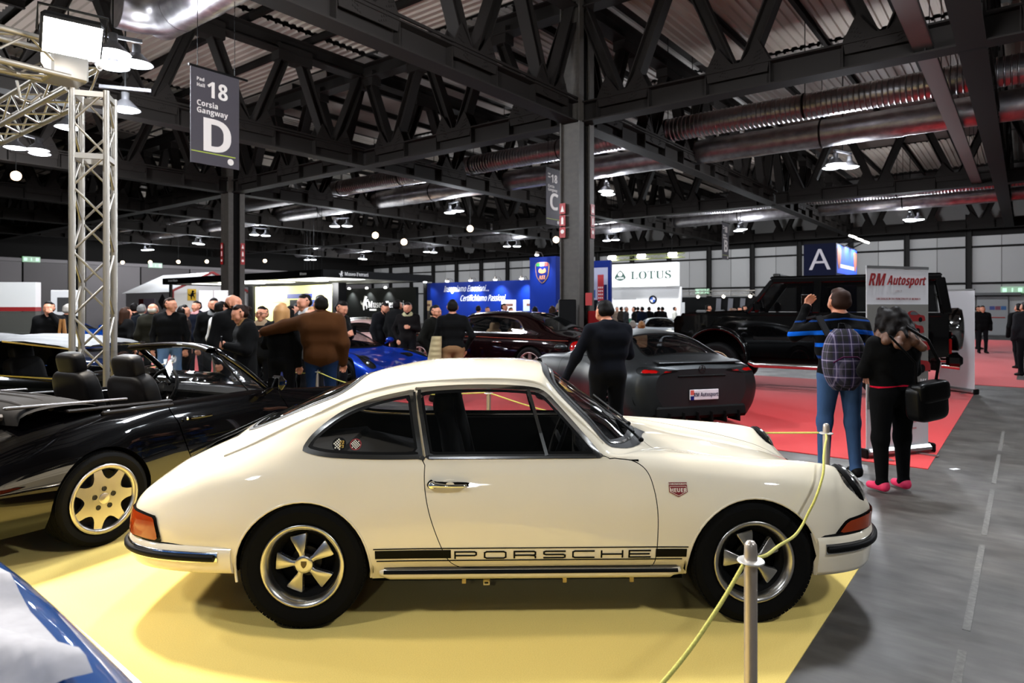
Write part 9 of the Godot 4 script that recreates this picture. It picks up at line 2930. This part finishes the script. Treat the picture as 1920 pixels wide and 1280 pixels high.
# bags, coat, bottle and phones carried by the visitors
func belongings(black: Material, white: Material) -> void:
	# plaid rucksack
	var im := Image.create(64, 64, false, Image.FORMAT_RGB8)
	im.fill(Color(0.035, 0.03, 0.045))
	for k in [[0, 20, Color(0.10, 0.07, 0.20)], [34, 14, Color(0.05, 0.035, 0.09)]]:
		im.fill_rect(Rect2i(k[0], 0, k[1], 64), k[2])
	for y in 64:
		for x in 64:
			var c := im.get_pixel(x, y)
			if y < 20:
				c = c.lerp(Color(0.12, 0.08, 0.26), 0.5)
			for s in [[8, 5, Color(0.75, 0.72, 0.78)], [40, 3, Color(0.55, 0.5, 0.62)]]:
				if x >= s[0] and x < s[0] + s[1]:
					c = c.lerp(s[2], 0.55)
				if y >= s[0] and y < s[0] + s[1]:
					c = c.lerp(s[2], 0.55)
			im.set_pixel(x, y, c)
	var plaid := tri_mat(ImageTexture.create_from_image(im), 7.5, 0.85, false)
	var b := thing("backpack", "plaid purple and white backpack worn over the striped sweater", "backpack", Vector3(3.03, 0.86, -6.04), 0.05)
	b.scale = Vector3(1.1, 1.12, 1.0)
	var g := []
	for k in 15:
		var a := k / 14.0
		var y := 0.50 * a
		var s := pow(sin(PI * clampf(a * 0.93 + 0.04, 0.0, 1.0)), 0.38)
		var row := []
		for e in 25:
			var an := TAU * e / 24.0
			row.append(Vector3(0.175 * s * signf(cos(an)) * pow(absf(cos(an)), 0.55), y, 0.095 * s * signf(sin(an)) * pow(absf(sin(an)), 0.6)))
		g.append(row)
	obj("bag_shell", mb().grid(g), plaid, b)
	obj("front_pocket", mb().ball(Vector3(0, 0.16, 0.075), Vector3(0.135, 0.14, 0.05), 18, 12), plaid, b)
	obj("pocket_zip", mb().tube([Vector3(-0.13, 0.23, 0.085), Vector3(-0.06, 0.275, 0.105), Vector3(0.06, 0.275, 0.105), Vector3(0.13, 0.23, 0.085)], 0.006, 6), mat(Color(0.25, 0.06, 0.2), 0.5), b)
	obj("top_loop", mb().tube([Vector3(-0.03, 0.49, -0.03), Vector3(-0.02, 0.54, -0.04), Vector3(0.02, 0.54, -0.04), Vector3(0.03, 0.49, -0.03)], 0.008, 6), black, b)
	for s in [-1.0, 1.0]:
		obj("shoulder_strap", mb().bar(Vector3(s * 0.09, 0.44, -0.08), Vector3(s * 0.12, 0.60, -0.20), 0.05, 0.02, Vector3.BACK).bar(Vector3(s * 0.12, 0.60, -0.20), Vector3(s * 0.13, 0.58, -0.36), 0.05, 0.02, Vector3.UP), mat(Color(0.05, 0.05, 0.06), 0.8), b)
	# black shoulder bag
	var sb := thing("shoulder_bag", "black leather shoulder bag at the curly-haired woman's hip", "bag", Vector3(3.50, 0.66, -5.58), 0.35)
	obj("bag_body", mb().pill(Vector3(0, 0.16, 0), Vector3(0.36, 0.32, 0.18), rz(6)), mat(Color(0.015, 0.015, 0.016), 0.35), sb)
	obj("bag_flap", mb().pill(Vector3(0.0, 0.25, 0.035), Vector3(0.35, 0.18, 0.14), rz(6)), mat(Color(0.012, 0.012, 0.012), 0.35), sb)
	obj("bag_strap", mb().tube([Vector3(0.10, 0.30, 0.0), Vector3(0.05, 0.50, 0.07), Vector3(-0.05, 0.68, 0.05), Vector3(-0.16, 0.79, -0.06)], 0.013, 6).tube([Vector3(-0.12, 0.28, 0), Vector3(-0.22, 0.5, 0.07), Vector3(-0.40, 0.72, -0.02)], 0.010, 6), mat(Color(0.015, 0.015, 0.016), 0.4), sb)
	# quilted coat over an arm
	var qc := thing("quilted_coat", "cream quilted coat hanging from the arm of the man in chinos", "coat", Vector3(-1.22, 0.55, -10.72), 0.2)
	var cg := []
	for k in 31:
		var a := k / 30.0
		var puff := 1.0 + 0.22 * absf(sin(PI * 7.0 * a))
		var row := []
		for e in 17:
			var an := TAU * e / 16.0
			row.append(Vector3((0.13 - 0.05 * a) * cos(an) * (0.9 + 0.1 * puff) - 0.06 * (1.0 - a), 0.60 * a, 0.07 * sin(an) * puff))
		cg.append(row)
	obj("quilting", mb().grid(cg), mat(Color(0.60, 0.54, 0.40), 0.8), qc)
	# bottle and phones lie in hands
	var nav: Node3D = crowd["man in navy sweater and dark trousers holding a water bottle"]
	var w: Vector3 = nav.transform * (nav.get_meta("wrists")[1] + Vector3(0.03, -0.13, 0.035))
	var bt := thing("water_bottle", "clear plastic water bottle in the navy sweater man's hand", "bottle", w + Vector3(0, -0.07, 0))
	obj("bottle_shell", mb().lathe([Vector2(0.0, 0.0), Vector2(0.03, 0.0), Vector2(0.033, 0.02), Vector2(0.030, 0.05), Vector2(0.033, 0.08), Vector2(0.030, 0.11), Vector2(0.033, 0.14), Vector2(0.014, 0.185), Vector2(0.013, 0.20)], 18), glass(Color(0.85, 0.9, 0.95), 0.3), bt)
	obj("bottle_cap", mb().lathe([Vector2(0.015, 0.195), Vector2(0.015, 0.215), Vector2(0.0, 0.216)], 12), mat(Color(0.3, 0.45, 0.75), 0.5), bt)
	for q in [["man in blue-striped black sweater and jeans taking a photo", 1, "dark phone held up by the man with the backpack"], ["brown-haired woman in black fur-hooded coat looking at her phone", 1, "dark phone in the hands of the fur-hooded woman"], ["young man in dark sweater reading beside the blue sports car", 1, "dark phone held by the young man beside the blue car"]]:
		var p: Node3D = crowd[q[0]]
		var pw: Vector3 = p.transform * (p.get_meta("wrists")[q[1]] + Vector3(-0.02, 0.06, 0.07))
		var ph := solo("phone", mb().box(Vector3.ZERO, Vector3(0.075, 0.145, 0.009), Basis.IDENTITY, 0.003), mat(Color(0.02, 0.02, 0.025), 0.2), q[2], "phone", pw, p.rotation.y)
	# stools for the seated pair
	for k in 2:
		var st := thing("stool", ["round stool under the seated grey-haired man", "round stool under the seated blonde woman"][k], "stool", [Vector3(3.10, 0.008, -17.0), Vector3(3.21, 0.008, -16.4)][k])
		obj("stool_seat", mb().lathe([Vector2(0.0, 0.38), Vector2(0.18, 0.38), Vector2(0.19, 0.36), Vector2(0.18, 0.34), Vector2(0.0, 0.34)], 20), black, st)
		obj("stool_stem", mb().lathe([Vector2(0.025, 0.34), Vector2(0.025, 0.03), Vector2(0.17, 0.02), Vector2(0.17, 0.0)], 16), mat(Color(0.5, 0.5, 0.5), 0.3, 0.9), st)
